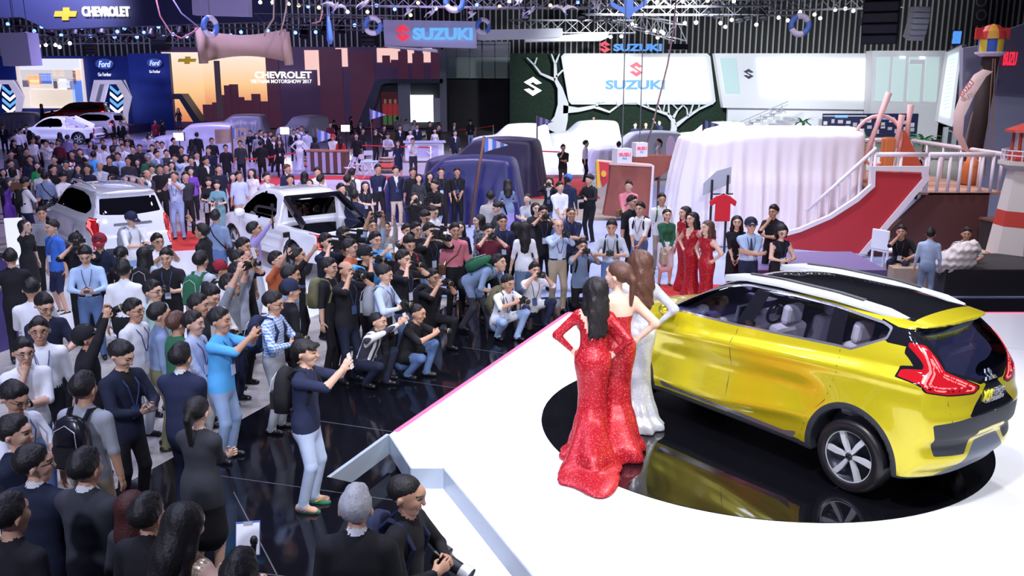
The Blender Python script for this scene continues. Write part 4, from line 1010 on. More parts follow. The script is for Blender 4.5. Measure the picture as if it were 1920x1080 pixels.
def camera_obj(loc, a, pt, label, dist=9):
    if 'cam' not in HELD:
        b = MB(); b.box((0,.02,0),(.135,.06,.088)); b.box((0,.02,.055),(.05,.05,.03), taper=.7); b.box((-.052,-.015,-.002),(.03,.03,.08))
        l = MB(); l.lathe([(.030,0),(.036,-.01),(.036,-.06),(.039,-.065),(.039,-.11),(.034,-.115),(.030,-.10),(0,-.098)], 18, 'Y')
        r = MB(); r.lathe([(.0395,-.085),(.040,-.08),(.0395,-.075)], 18, 'Y')
        HELD['cam'] = (b.mesh('camera_body', mat('camera_black', (.012,.012,.014), .4)), l.mesh('lens', MATS['camera_black'], True), r.mesh('lens_ring', mat('lens_ring_gold', (.5,.35,.08), .4)))
    o = held('camera', loc, (pt, 0, a), fitlabel(label), 'camera', 'cameras in the crowd')
    link('camera_body', HELD['cam'][0], o)
    l = link('lens', HELD['cam'][1], o)
    if dist < 16: link('lens_ring', HELD['cam'][2], l)
    return o
def phone_obj(loc, a, pt, label, white):
    k = 'ph'+str(white)
    if k not in HELD:
        b = MB(); b.box((0,0,0),(.074,.009,.150)); s = MB(); s.box((0,.0055,0),(.066,.002,.125))
        HELD[k] = (b.mesh('phone_body', mat('phone_white', (.75,.74,.72), .3) if white else mat('phone_dark', (.02,.02,.025), .3)), s.mesh('screen', mat('phone_screen', (.35,.45,.6), .2, emit=.5)))
    o = held('phone', loc, (pt-PI/2, 0, a), fitlabel(label), 'phone', 'phones in the crowd'); link('phone_body', HELD[k][0], o); link('screen', HELD[k][1], o); return o
def video_obj(loc, a, label):
    if 'vid' not in HELD:
        b = MB(); b.box((0,.06,.02),(.10,.30,.14)); b.box((0,.26,.0),(.09,.12,.12)); l = MB(); l.lathe([(.04,-.08),(.05,-.10),(.05,-.24),(.062,-.25),(.062,-.32),(.05,-.31),(0,-.30)], 16, 'Y')
        h_ = MB(); h_.bar((0,-.08,.15),(0,.16,.15),.03); h_.bar((0,-.08,.09),(0,-.08,.15),.02); h_.bar((0,.16,.09),(0,.16,.15),.02); m_ = MB(); m_.tube([(.05,-.02,.16),(.05,-.24,.16)], .018, 10)
        v = MB(); v.box((.10,-.03,.10),(.09,.07,.06)); K = mat('camera_black', (.012,.012,.014), .4)
        HELD['vid'] = [('camera_body', b.mesh('camera_body', K)), ('lens', l.mesh('lens', K, True)), ('handle', h_.mesh('handle', K)), ('microphone', m_.mesh('microphone', K, True)), ('viewfinder', v.mesh('viewfinder', K))]
    o = held('video_camera', loc, (0, 0, a), fitlabel(label), 'video camera', 'cameras in the crowd')
    for n, me in HELD['vid']: link(n, me, o)
    return o
def gimbal_obj(loc, a, label):
    if 'gim' not in HELD:
        K = mat('camera_black', (.012,.012,.014), .4); b = MB(); b.tube([(0,0,-.10),(0,0,.14)], .019, 10); c = MB(); c.tube([(0,0,.14),(.05,0,.18),(.08,0,.24),(.05,0,.30)], .012, 8); d = MB(); d.box((-.01,-.01,.30),(.10,.05,.07))
        HELD['gim'] = [('grip', b.mesh('grip', K, True)), ('arm', c.mesh('arm', K, True)), ('camera_body', d.mesh('camera_body', K))]
    o = held('gimbal', loc, (0, 0, a), fitlabel(label), 'gimbal', 'cameras in the crowd')
    for n, me in HELD['gim']: link(n, me, o)
    return o
def pack_obj(pers, base, a, s, info, col, label, fit):
    m = cloth(col) if col != 'leather' else mat('black_leather', (.012,.012,.018), .25)
    u, fw, nb, ch, wa = info['u'], info['fw'], info['nb'], info['ch'], info['wa']; c = ch-u*.06-fw*.20; lean = math.atan2(-u[1], u[2])
    o = held('backpack', base+Matrix.Rotation(a, 3, 'Z')@Vector(c*s), (lean, 0, a), fitlabel(label), 'backpack', 'backpacks in the crowd'); o.scale = (s,)*3
    if 'pk' not in HELD:
        b = MB()
        prof = [(-.21,.10,.07),(-.20,.145,.085),(-.05,.15,.09),(.10,.145,.08),(.19,.11,.06),(.225,.05,.035)]
        V = []; F = []; n = 16
        for z, rx, ry in prof:
            for i in range(n):
                t = 2*PI*i/n; cx, sx = math.cos(t), math.sin(t); V.append((rx*math.copysign(abs(cx)**.6, cx), ry*math.copysign(abs(sx)**.6, sx), z))
        for k in range(len(prof)-1):
            for i in range(n): F.append((k*n+i, k*n+(i+1) % n, (k+1)*n+(i+1) % n, (k+1)*n+i))
        F += [tuple(range(n)), tuple(reversed(range((len(prof)-1)*n, len(prof)*n)))]; b.add(V, F)
        p_ = MB(); p_.box((0,.09,-.09),(.21,.05,.17)); z_ = MB(); z_.tube([(-.11,.115,.0),(-.09,.095,.12),(0,.08,.17),(.09,.095,.12),(.11,.115,.0)], .004, 5)
        st = []
        for q in (1, -1):
            t_ = MB(); t_.tube([(q*.075,-.06,.16),(q*.085,-.13,.235),(q*.095,-.23,.22),(q*.11,-.315,.08),(q*.125,-.27,-.08),(q*.12,-.10,-.16)], .020, 6); st.append(t_.mesh('strap'))
        HELD['pk'] = (b.mesh('pack_body', None, True), p_.mesh('front_pocket'), z_.mesh('zip', M_SATIN), st)
        for me in (HELD['pk'][0], HELD['pk'][1], *st): me.materials.append(None)
    for n, me in (('pack_body', HELD['pk'][0]), ('front_pocket', HELD['pk'][1]), ('strap', HELD['pk'][3][0]), ('strap', HELD['pk'][3][1])):
        c_ = link(n, me, o); c_.material_slots[0].link = 'OBJECT'; c_.material_slots[0].material = m
    link('zip', HELD['pk'][2], o)
def sling(o, T, info, fd, col):
    u, fw, nb, wa, pel = info['u'], info['fw'], info['nb'], info['wa'], info['pel']; rt = np.array([1.,0,0]); g = MB()
    pts = [nb+rt*.10-fw*.02, nb-u*.07+rt*.09+fw*.085, info['ch']-u*.06+fw*(fd+.012), wa-rt*.12+fw*.09, pel+u*.06-rt*.175, wa-rt*.10-fw*.105, info['ch']+rt*.03-fw*.125, nb+rt*.10-fw*.07]
    g.tube([T(p) for p in pts], .014, 5); g.build('sling_strap', cloth(col), o)
    g = MB(); g.box((0,0,0),(.10,.24,.18)); g.build('shoulder_bag', cloth(col), o, T(pel-rt*.24+u*.0), bevel=.03)
def bag_obj(loc, a, col, label):
    o = held('handbag', loc, (0, 0, a), fitlabel(label), 'handbag', 'handbags in the crowd'); b = MB(); b.box((0,0,0),(.12,.34,.24), taper=.8); b.build('bag_body', cloth(col), o, bevel=.025)
    g = MB()
    for q in (1, -1): g.tube([(q*.04,-.09,.11),(q*.03,-.07,.20),(q*.03,.07,.20),(q*.04,.09,.11)], .008, 6)
    g.build('handles', cloth(col), o)
# ---------------------------------------------------------------- hall shell
def boxpx(name, Y, x0, y0, x1, y1, dep, m, parent=None, label=None, cat=None, kind=None, bevel=0, group=None):
    a = at(x0, y1, Y); b = at(x1, y0, Y); c = Vector(((a.x+b.x)/2, Y+dep/2, a.z))
    q = MB(); q.box((0, 0, (b.z-a.z)/2), (abs(b.x-a.x), dep, abs(b.z-a.z)))
    o = q.build(name, m, None, c, bevel=bevel); return fin(o, parent, label, cat, kind, group)
def fin(o, parent, label=None, cat=None, kind=None, group=None):
    if parent:
        o.parent = parent; o.location = Vector(o.location) - Vector(parent.location)
    return tag(o, label, cat, group, kind)
def polypx(name, Y, pts, dep, m, parent=None, label=None, cat=None, kind=None, group=None):
    w_ = [at(p[0], p[1], Y) for p in pts]; cx = sum(p.x for p in w_)/len(w_); cz = min(p.z for p in w_)
    q = MB(); q.prism([(p.x-cx, p.z-cz) for p in w_], 0, dep, 'XZ'); o = q.build(name, m, None, Vector((cx, Y, cz))); return fin(o, parent, label, cat, kind, group)
def textpx(name, txt, Y, x0, y0, x1, y1, m, parent, depth=.03, bold=.0, shear=0, rz=0, space=1.0):
    a = at(x0, y1, Y); b = at(x1, y0, Y); loc = Vector(((a.x+b.x)/2, Y, (a.z+b.z)/2))
    return text_obj(name, txt, abs(b.x-a.x), abs(b.z-a.z), m, parent, loc - (Vector(parent.location) if parent else Vector()), (PI/2, 0, rz), depth, bold, shear, space)
def hub(name, Y, px, py, label, cat, group=None):
    return empty(name, at(px, py, Y), 0, label, cat, group)
M_SLATB = mat('dark_wall_cladding', (.035,.04,.045), .7); M_SLAT = mat('grey_metal_slat', (.78,.76,.78), .5, .1)
M_WHITE = mat('white_stand_paint', (.80,.82,.88), .45); M_GREYW = mat('grey_stand_paint', (.40,.43,.50), .5); M_NAVY = mat('navy_fascia', (.035,.04,.11), .5); M_FBLUE = mat('deep_blue_stand', (.012,.035,.30), .5)
E_W = lit('white_led', (1,1,1), 1.6); E_WS = lit('white_screen', (1,1,1), 1.25); E_BL = lit('blue_lit_letters', (.10,.36,.95), .95); E_RD = lit('red_lit_letters', (.95,.03,.08), .95); E_LB = lit('pale_blue_letters', (.16,.50,.95), .95)
M_GOLD = mat('gold_emblem', (.80,.55,.05), .3, .4, emit=.25); M_TRUSS = mat('aluminium_truss', (.26,.26,.30), .4, .6); M_LAMPB = mat('black_lamp_housing', (.012,.012,.018), .5)
wb = MB(); wb.box2((-60,86,0),(60,86.4,20)); wall = wb.build('wall_back', M_SLATB); wall['kind'] = 'structure'
for sx, nm in ((-1,'wall_left'),(1,'wall_right')):
    b = MB(); b.box2((sx*60,-6,0),(sx*60.4,86.4,20)); b.build(nm, M_SLATB)['kind'] = 'structure'
cl = MB(); cl.box2((-60,24,16),(60,86.4,16.3)); cl.build('ceiling', M_SLATB)['kind'] = 'structure'
def hang(o, *pts):
    '''thin suspension wires from points of a hung thing up to the hall ceiling'''
    q = MB(); Mi = None
    bpy.context.view_layer.update(); Mi = o.matrix_world.inverted()
    for p in pts: q.bar(Mi@Vector(p), Mi@Vector((p[0], p[1], 15.985)), .016/max(o.scale[0], .01))
    q.build('suspension_wire', mat('steel_wire', (.30,.30,.34), .4, .8), o)
b = MB(); b.box((0,0,6.5),(.13,.12,13)); sl = b.mesh('slat', M_SLAT)
for k in range(210): link('slat', sl, wall, (-55+k*.525, 85.9, 6.0))
for i, px in enumerate((1625, 1840)):
    t = boxpx('trim_%d' % (i+1), 85.4, px-14, -20, px+14, 48, .3, mat('grey_vent_panel', (.10,.10,.11), .6), kind='structure')
    for py in ((2, 28) if i else (28,)):
        c = at(px, py, 85.3); q = MB(); q.tube([(.42*math.cos(2*PI*k/20), 0, .42*math.sin(2*PI*k/20)) for k in range(21)], .07, 6, False); fin(q.build('vent_ring', M_GREYW, None, c), t)
# ---------------------------------------------------------------- floors of the stands
def fpoly(name, pts, z, m): return slab(name, [G(*p)[:2] for p in pts], .0, z, m)
M_LAV = mat('pale_lilac_floor', (.34,.32,.46), .3); M_WFL = mat('white_gloss_floor', (.80,.82,.86), .22); M_PINKF = mat('pale_stand_floor', (.66,.58,.60), .35)
slab('floor_isuzu_stand', [(-9.5,26.5),(-9.5,39.0),(-2.2,39.0),(-1.6,23.0),(-5.0,23.0)], 0, .05, M_PINKF).name = 'floor_wood_counter_stand'
slab('floor_blue_stand', [(-2.0,17.5),(-1.6,27.5),(3.2,27.5),(4.0,37),(16,37),(16,17.5)], 0, .03, mat('pale_blue_floor', (.36,.44,.72), .35))
slab('floor_white_stand', [(-1.4,40.0),(-3.5,72.0),(24,72.0),(18,40.0)], 0, .16, M_WFL)
slab('floor_lilac_stand', [(-42,40.5),(-42,78),(-6,78),(-9,40.5)], 0, .14, M_LAV)
slab('floor_carpet', [(-9.8,33.0),(-11.6,41.0),(2.0,41.0),(2.0,38.9),(-9.2,38.9),(-9.2,33.0)], 0, .02, M_REDC)
slab('floor_carpet', [(.6,33.0),(.0,40.0),(3.0,40.0),(3.2,33.0)], 0, .034, M_REDC)
slab('floor_carpet', [(-9.6,19.5),(-11.0,25.0),(-5.2,27.0),(-4.6,22.0)], 0, .02, M_REDC)
slab('floor_carpet', [(2.4,15.4),(2.2,18.6),(6.0,18.6),(6.0,15.4)], 0.0, .036, M_REDC)
slab('floor_white_display', [(-13.0,15.8),(-12.0,21.0),(-4.0,24.0),(-1.2,21.0),(-4.4,14.2)], 0, .045, M_WFL)
# ---------------------------------------------------------------- blue stand at far left
fw_ = hub('blue_stand_wall', 78, 125, 247, 'deep blue exhibition stand wall with two oval badges at far left', 'stand wall')
boxpx('wall_panel', 78, -40, 105, 256, 252, .5, M_FBLUE, fw_); boxpx('wall_panel', 77, 252, 100, 316, 250, .5, mat('royal_blue_panel', (.02,.06,.42), .5), fw_)
sc = boxpx('screen', 77.6, 38, 110, 154, 203, .15, mat('screen_warm', (.80,.70,.62), .5, emit=.75), fw_)
def patch(x0, y0, x1, y1, col, e=.9, Y=77.5, par=None): return boxpx('picture_patch', Y, x0, y0, x1, y1, .04, mat('picture_%.2f_%.2f_%.2f' % col, col, .5, emit=e), par or fw_)
patch(38,110,148,131,(.75,.78,.82)); patch(40,131,150,152,(.62,.58,.55)); patch(52,141,76,158,(.62,.26,.10)); patch(75,137,95,157,(.08,.16,.50)); patch(100,131,120,143,(.30,.22,.22)); patch(56,149,73,157,(.9,.9,.9)); patch(112,148,130,165,(.85,.85,.88)); patch(126,147,137,168,(.25,.25,.32)); patch(43,150,53,163,(.12,.12,.18)); patch(101,147,106,166,(.10,.10,.15))
patch(60,168,140,200,(.86,.74,.60),.8); patch(138,150,152,191,(.12,.24,.72)); patch(141,128,149,150,(.55,.35,.30)); patch(138,133,141,158,(.10,.04,.04))
for cx, cy, r in ((196,120,17),(290,118,14)):
    Y = 77.6 if cx < 250 else 76.6; c = at(cx, cy, Y); rr = r*Y/FPX
    for nm, k, m_, dy in (('badge_rim',1.0,M_CHROME,0),('badge_oval',.90,mat('badge_blue', (.03,.10,.45), .3, emit=.5),-.06)):
        q = MB(); q.prism([(rr*k*math.cos(2*PI*i/32), rr*.6*k*math.sin(2*PI*i/32)) for i in range(32)], -.08+dy, dy, 'XZ'); fin(q.build(nm, m_, None, c), fw_)
    textpx('badge_script', 'Ford', Y-.2, cx-r*.66, cy-r*.34, cx+r*.66, cy+r*.36, mat('badge_white', (.9,.9,.95), .4, emit=.8), fw_, .02, .01, .35)
    textpx('slogan', 'Go Further', Y-.02, cx-r*.70, cy+r*.95, cx+r*.72, cy+r*1.35, MATS['badge_white'], fw_, .02, .01)
for k, (x0, lab) in enumerate(((-32,'silver hexagonal light portal cut by the left picture edge'),(170,'silver hexagonal light portal beside the red car'))):
    t = hub('light_portal', 75, x0+40, 214, lab, 'portal', 'hexagonal portals')
    for dx, mt in ((0, mat('lit_portal_white', (.75,.70,.95), .4, emit=.45)), (9, M_GREYW), (18, MATS['lit_portal_white'])):
        o_ = [(x0+6+dx,150),(x0+55+dx*.4,150),(x0+75,182),(x0+68,214),(x0+67,252),(x0+59,252),(x0+60,214),(x0+62,182),(x0+48+dx*.4,158),(x0+14+dx,158),(x0+6+dx,190),(x0+8+dx,252),(x0-4+dx,252),(x0-2+dx,188)]
        polypx('portal_frame', 75+dx*.03, o_, .3, mt, t)
    for j in range(4):
        yy = 160+j*12; polypx('light_chevron', 75.9, [(x0+36,yy),(x0+50,yy+12),(x0+64,yy),(x0+64,yy+6),(x0+50,yy+18),(x0+36,yy+6)], .1, E_W if j % 2 else E_LB, t)
# ---------------------------------------------------------------- big sunset screen
ls = hub('led_wall', 80, 560, 245, 'huge screen wall showing a sunset city skyline', 'screen')
boxpx('screen', 80, 312, 88, 826, 240, .4, mat('screen_dusk', (.05,.025,.075), .5, emit=.55), ls)
def grad(name, c0, c1, c2, e):
    m = bpy.data.materials.new(name); m.use_nodes = True; nt = m.node_tree; b = nt.nodes['Principled BSDF']; tc = nt.nodes.new('ShaderNodeTexCoord'); sp = nt.nodes.new('ShaderNodeSeparateXYZ'); r = nt.nodes.new('ShaderNodeValToRGB')
    nt.links.new(tc.outputs['Generated'], sp.inputs[0]); nt.links.new(sp.outputs['Z'], r.inputs[0]); r.color_ramp.elements[0].color = (*c0,1); r.color_ramp.elements[1].color = (*c2,1); q = r.color_ramp.elements.new(.45); q.color = (*c1,1)
    nt.links.new(r.outputs[0], b.inputs['Emission Color']); b.inputs['Emission Strength'].default_value = e; b.inputs['Base Color'].default_value = (0,0,0,1); m.cycles.emission_sampling = 'NONE'; return m
SUN = grad('sunset_picture', (.75,.22,.10), (1,.62,.30), (1,.86,.74), 1.0); PNK = lit('screen_pink_sky', (1,.62,.58), .95)
for x0, x1, y0, y1 in ((313,378,98,228),(380,505,100,205)): boxpx('sunset_sky', 79.9, x0, y0, x1, y1, .05, SUN, ls)
for x0, y0, x1, y1 in ((572,94,595,131),(596,94,597,160),(630,90,651,125),(707,90,750,117),(764,90,776,118),(793,90,810,117)): boxpx('bright_sky', 79.9, x0, y0, x1, y1, .05, PNK, ls)
DK = lit('screen_silhouette', (.10,.03,.07), .5)
for x0, y0, x1, y1 in ((382,196,400,228),(400,192,412,228),(414,178,424,228),(424,160,435,228),(434,158,446,228),(447,182,458,228),(460,188,474,228),(474,176,488,228),(488,190,505,228),(505,98,520,240),(604,92,640,240),(660,96,700,240),(717,104,731,124),(733,112,750,124),(750,96,764,240),(776,100,794,240),(810,92,826,240)): boxpx('skyline_tower', 79.8, x0, y0, x1, y1, .04, DK, ls)
textpx('screen_lettering', 'CHEVROLET', 79.7, 478, 134, 584, 147, E_W, ls, .02, .03); textpx('screen_lettering', 'VIETNAM MOTORSHOW 2017', 79.7, 470, 149, 584, 156, E_W, ls, .02, .01)
def bowtie(Y, x0, y0, x1, y1, m, parent, dep=.15, sk=.0):
    w_, h_ = x1-x0, y1-y0; P = [(0,.28),(.36,.28),(.36,0),(.66,0),(.66,.28),(1,.28),(.94,.72),(.62,.72),(.62,1),(.32,1),(.32,.72),(-.06,.72)]
    return polypx('emblem', Y, [(x0+u*w_, y0+v*h_) for u, v in P], dep, m, parent)
bowtie(79.6, 335, 106, 368, 120, M_GOLD, ls)
for x0, y0, x1, y1 in ((340,106,368,108),): pass
# grey portal stands
for nm, pts, lab in (('portal_stand', [(668,238),(703,152),(712,148),(830,148),(830,156),(722,156),(714,160),(690,238)], 'grey angular portal framing red shirted team poster'), ('portal_stand', [(318,176),(340,176),(376,228),(382,254),(370,254),(362,228),(336,186),(318,186)], 'small grey angular portal beside the blue stand')):
    t = polypx(nm, 74, pts, 1.6, mat('slate_portal', (.10,.12,.20), .45), None, lab, 'portal', group='angular portals')
pb = hub('poster_booth', 75.6, 770, 240, 'booth wall with red team poster and white panel under grey portal', 'booth')
boxpx('back_wall', 76, 714, 156, 830, 240, .2, mat('booth_dark', (.06,.07,.08), .6), pb); boxpx('poster', 75.8, 716, 172, 752, 236, .1, mat('poster_red', (.42,.10,.09), .6, noise=.6, nscale=1.2), pb); boxpx('pillar', 75.5, 748, 154, 768, 240, .5, M_GREYW, pb); boxpx('white_panel', 75.6, 768, 178, 812, 229, .2, E_WS, pb); boxpx('side_panel', 75.6, 812, 184, 829, 229, .2, M_WHITE, pb)
for k in range(4):   # printed players on the poster
    x = 718+k*9.5; patch(x, 195, x+8, 216, (.60,.05,.05), .25, 75.75, pb); patch(x+2, 186, x+6, 194, (.45,.28,.20), .25, 75.75, pb); patch(x+1, 216, x+7, 234, (.10,.30,.10), .25, 75.74, pb)
# pillar, upper windows, dark opening
boxpx('trim_3', 74, 826, 93, 836, 247, .7, M_GREYW, kind='structure')
gw = boxpx('window_1', 83, 836, 78, 957, 147, .2, mat('upper_window_glass', (.10,.16,.18), .2, emit=.06), kind='structure')
for x in (856,881,904,928,954): boxpx('mullion', 82.9, x-1, 78, x+1, 147, .08, M_GREYW, gw)
for y in (84,106): boxpx('mullion', 82.9, 836, y-1, 957, y+.5, .08, M_GREYW, gw)
for x0 in (857,882,905,929): boxpx('lower_pane', 82.95, x0, 107, x0+22, 146, .05, mat('frosted_pane', (.22,.30,.30), .4, emit=.10), gw)
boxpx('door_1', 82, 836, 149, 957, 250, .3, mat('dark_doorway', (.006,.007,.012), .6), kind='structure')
# ---------------------------------------------------------------- white and green stand
HED = mat('clipped_hedge', (.018,.040,.026), .95, noise=.7, nscale=9, bump=1)
hw = boxpx('hedge_wall', 70, 956, 100, 1366, 262, .6, HED, None, 'dark green hedge wall behind the white tree shapes', 'hedge wall')
sb = hub('screen_board', 69, 1197, 193, 'white framed screen with red emblem and blue lettering on the hedge', 'screen')
def rrect(x0, y0, x1, y1, x2, x3, r=6): return [(x0+r,y0),(x1-r,y0),(x1,y0+r),(x3,y1-r),(x3-r,y1),(x2+r,y1),(x2,y1-r),(x0,y0+r)]
polypx('frame', 69, rrect(1052,100,1332,196,1066,1342), .5, M_WHITE, sb); polypx('screen', 68.9, [(1060,108),(1322,108),(1333,188),(1072,181)], .12, E_WS, sb)
def s_logo(Y, x0, y0, x1, y1, m, parent, dep=.12, nm='emblem'):
    P1 = [(.52,0),(1,.34),(.72,.40),(.50,.26),(.40,.36),(1,.72),(.86,.80),(.02,.34)]; P2 = [(.48,1),(0,.66),(.28,.60),(.50,.74),(.60,.64),(.30,.46),(.44,.40),(1,.72)]
    P = [(.52,0),(1,.33),(.70,.40),(.50,.27),(.36,.36),(1,.72),(.50,1),(0,.66),(.30,.60),(.50,.73),(.64,.64),(0,.28)]
    return polypx(nm, Y, [(x0+u*(x1-x0), y0+v*(y1-y0)) for u, v in P], dep, m, parent)
s_logo(68.8, 1180, 116, 1206, 144, lit('screen_red', (1,.16,.26), .95), sb, .02); textpx('screen_lettering', 'SUZUKI', 68.8, 1135, 150, 1247, 168, E_LB, sb, .01, .045)
ts = hub('roof_sign', 69.5, 1182, 98, 'lit red emblem and blue lettering standing above the hedge wall', 'sign'); s_logo(69.5, 1123, 77, 1145, 99, E_RD, ts, .2); textpx('letters', 'SUZUKI', 69.5, 1150, 82, 1241, 96, E_BL, ts, .1, .045)
lg = hub('wall_emblem', 69.9, 998, 180, 'chrome angular emblem on the dark hedge', 'emblem'); s_logo(69.8, 982, 144, 1016, 180, M_CHROME, lg, .2)
def branch(nm, Y, segs, label):
    """flat white tree cut-out: polylines with widths in pixels, each limb a part"""
    t = hub(nm, Y, segs[0][0][0], segs[0][0][1], label, 'tree cutout', 'white tree cutouts')
    for pts in segs:
        V = []; n = len(pts)
        Lf = []; Rt = []
        for i, (x, y, w_) in enumerate(pts):
            dx = pts[min(i+1, n-1)][0]-pts[max(i-1, 0)][0]; dy = pts[min(i+1, n-1)][1]-pts[max(i-1, 0)][1]; L = math.hypot(dx, dy); Lf.append((x-dy/L*w_/2, y+dx/L*w_/2)); Rt.append((x+dy/L*w_/2, y-dx/L*w_/2))
        q = MB(); k = 0
        for i in range(n-1):
            w4 = [at(p[0], p[1], Y) for p in (Lf[i], Lf[i+1], Rt[i+1], Rt[i])]; q.prism([(p.x-t.location.x, p.z-t.location.z) for p in w4], 0, .25, 'XZ')
        q.build('limb', M_WHITE, t)
    return t
branch('tree_cutout', 68.6, [[(1040,248,40),(1052,222,26),(1056,195,20),(1050,165,9),(1042,150,7),(1041,120,5)], [(1041,150,6),(1014,138,4),(1002,122,3),(988,108,2)], [(1002,122,3),(1007,108,2)], [(1041,120,4),(1034,101,2)], [(1042,118,4),(1049,101,2)], [(1043,144,4),(1056,131,3)], [(1056,205,16),(1085,206,8),(1115,200,6),(1143,210,4),(1165,194,3),(1190,192,2)], [(1118,200,5),(1122,191,3)], [(1122,193,2),(1135,190,2)], [(1158,200,2),(1157,191,2)]], 'tall white tree cutout left of the framed screen')
branch('tree_cutout', 68.6, [[(1260,258,12),(1264,240,11),(1262,225,8),(1252,214,6),(1230,207,4),(1205,198,3),(1192,192,2)], [(1268,235,8),(1285,222,5),(1310,205,4),(1335,194,3)], [(1262,222,6),(1270,208,3),(1282,196,2)], [(1254,215,4),(1254,196,2)], [(1290,218,3),(1288,204,2),(1278,194,2)], [(1240,208,2),(1232,194,2)], [(1244,208,2),(1247,194,2)], [(1294,214,3),(1300,196,2)], [(1310,204,2),(1312,194,2)], [(1218,202,2),(1212,192,2)], [(1272,206,2),(1262,196,2)]], 'smaller white tree cutout under the right end of the framed screen')
# white pavilion
pv = hub('white_pavilion', 66, 1550, 262, 'white two storey pavilion with long bright screen and upper windows', 'pavilion')
polypx('screen_fascia', 67, [(1340,100),(1636,100),(1640,206),(1356,202)], .8, M_WHITE, pv); polypx('screen', 66.9, [(1420,109),(1634,110),(1628,188),(1428,180)], .1, E_WS, pv); polypx('glass_panel', 66.9, [(1350,109),(1380,109),(1388,176),(1360,175)], .1, mat('pale_glass', (.50,.66,.68), .2, emit=.25), pv)
q = s_logo(66.8, 1394, 129, 1413, 148, mat('emblem_grey', (.25,.25,.35), .2, .8), pv, .05)
boxpx('lower_wall', 68, 1362, 200, 1640, 258, .4, M_WHITE, pv)
polypx('upper_room', 65, [(1636,95),(1774,95),(1756,262),(1630,262)], 1.2, M_WHITE, pv)
wn = polypx('window_frame', 64.9, [(1643,105),(1768,105),(1756,194),(1640,190)], .05, M_WHITE, pv)
for x0, x1 in ((1645,1670),(1676,1699),(1706,1730),(1737,1762)):
    polypx('pane', 64.85, [(x0,107),(x1,107),(x1-6,191),(x0-5,189)], .04, mat('lit_room_glass', (.55,.70,.70), .2, emit=.42), pv)
boxpx('air_conditioner', 64.8, 1706, 112, 1732, 120, .1, M_WHITE, pv); boxpx('ceiling_lamp', 64.8, 1688, 105, 1698, 109, .1, E_W, pv); boxpx('ceiling_lamp', 64.8, 1725, 106, 1735, 110, .1, E_W, pv)
pst = hub('history_board', 64.5, 1640, 255, 'dark navy timeline board with small white pictures', 'display board')
boxpx('board', 64.5, 1540, 213, 1722, 256, .1, mat('navy_board', (.018,.02,.09), .5), pst); boxpx('board_leg', 64.6, 1550, 255, 1554, 264, .06, M_GREYW, pst); boxpx('board_leg', 64.6, 1706, 255, 1710, 264, .06, M_GREYW, pst); boxpx('title', 64.4, 1566, 216, 1590, 221, .05, E_LB, pst); boxpx('title', 64.4, 1655, 220, 1678, 224, .05, E_LB, pst); boxpx('timeline', 64.4, 1544, 217, 1625, 218, .04, E_WS, pst)
rr = random.Random(3)
for k in range(26):
    x = 1543+(k % 13)*13.4+rr.uniform(0, 4); y = 223+(k//13)*12+rr.uniform(0, 8); boxpx('picture', 64.4, x, y, x+rr.uniform(6, 10), y+rr.uniform(5, 8), .04, mat('picture_card%d' % (k % 3), [(.75,.78,.82),(.55,.60,.66),(.70,.62,.62)][k % 3], .5), pst)
an = hub('angled_screen', 58, 1780, 240, 'tall white angled screen panel with pale blue text at the pavilion end', 'screen'); polypx('frame', 58, [(1778,97),(1804,84),(1786,238),(1758,228)], .4, M_WHITE, an); polypx('screen', 57.9, [(1780,106),(1798,98),(1782,222),(1764,216)], .05, mat('pale_blue_screen', (.62,.80,.95), .4, emit=.8), an)
q = MB(); q.box((.0,.25,(.16-an.location.z)/2-.2),(.25,.2,abs(.16-an.location.z)+.5)); q.build('post', M_GREYW, an, (-.1,0,0))
for k in range(14): yy = 112+k*7; polypx('text_line', 57.85, [(1780-k*.9,yy),(1792-k*.9,yy-3),(1792-k*.9,yy-2),(1780-k*.9,yy+1)], .02, mat('screen_text', (.35,.55,.75), .4, emit=.5), an)
sg = hub('side_sign', 60, 1795, 82, 'small lit red and blue sign above the angled screen', 'sign'); textpx('letters', 'SUZUKI', 60, 1785, 58, 1803, 82, E_BL, sg, .05, .03, .2); boxpx('bracket', 60.15, 1792, 84, 1796, 278, .1, M_GREYW, sg); boxpx('backing', 60.1, 1784, 56, 1804, 86, .1, mat('dark_sign_back', (.05,.01,.08), .5), sg)
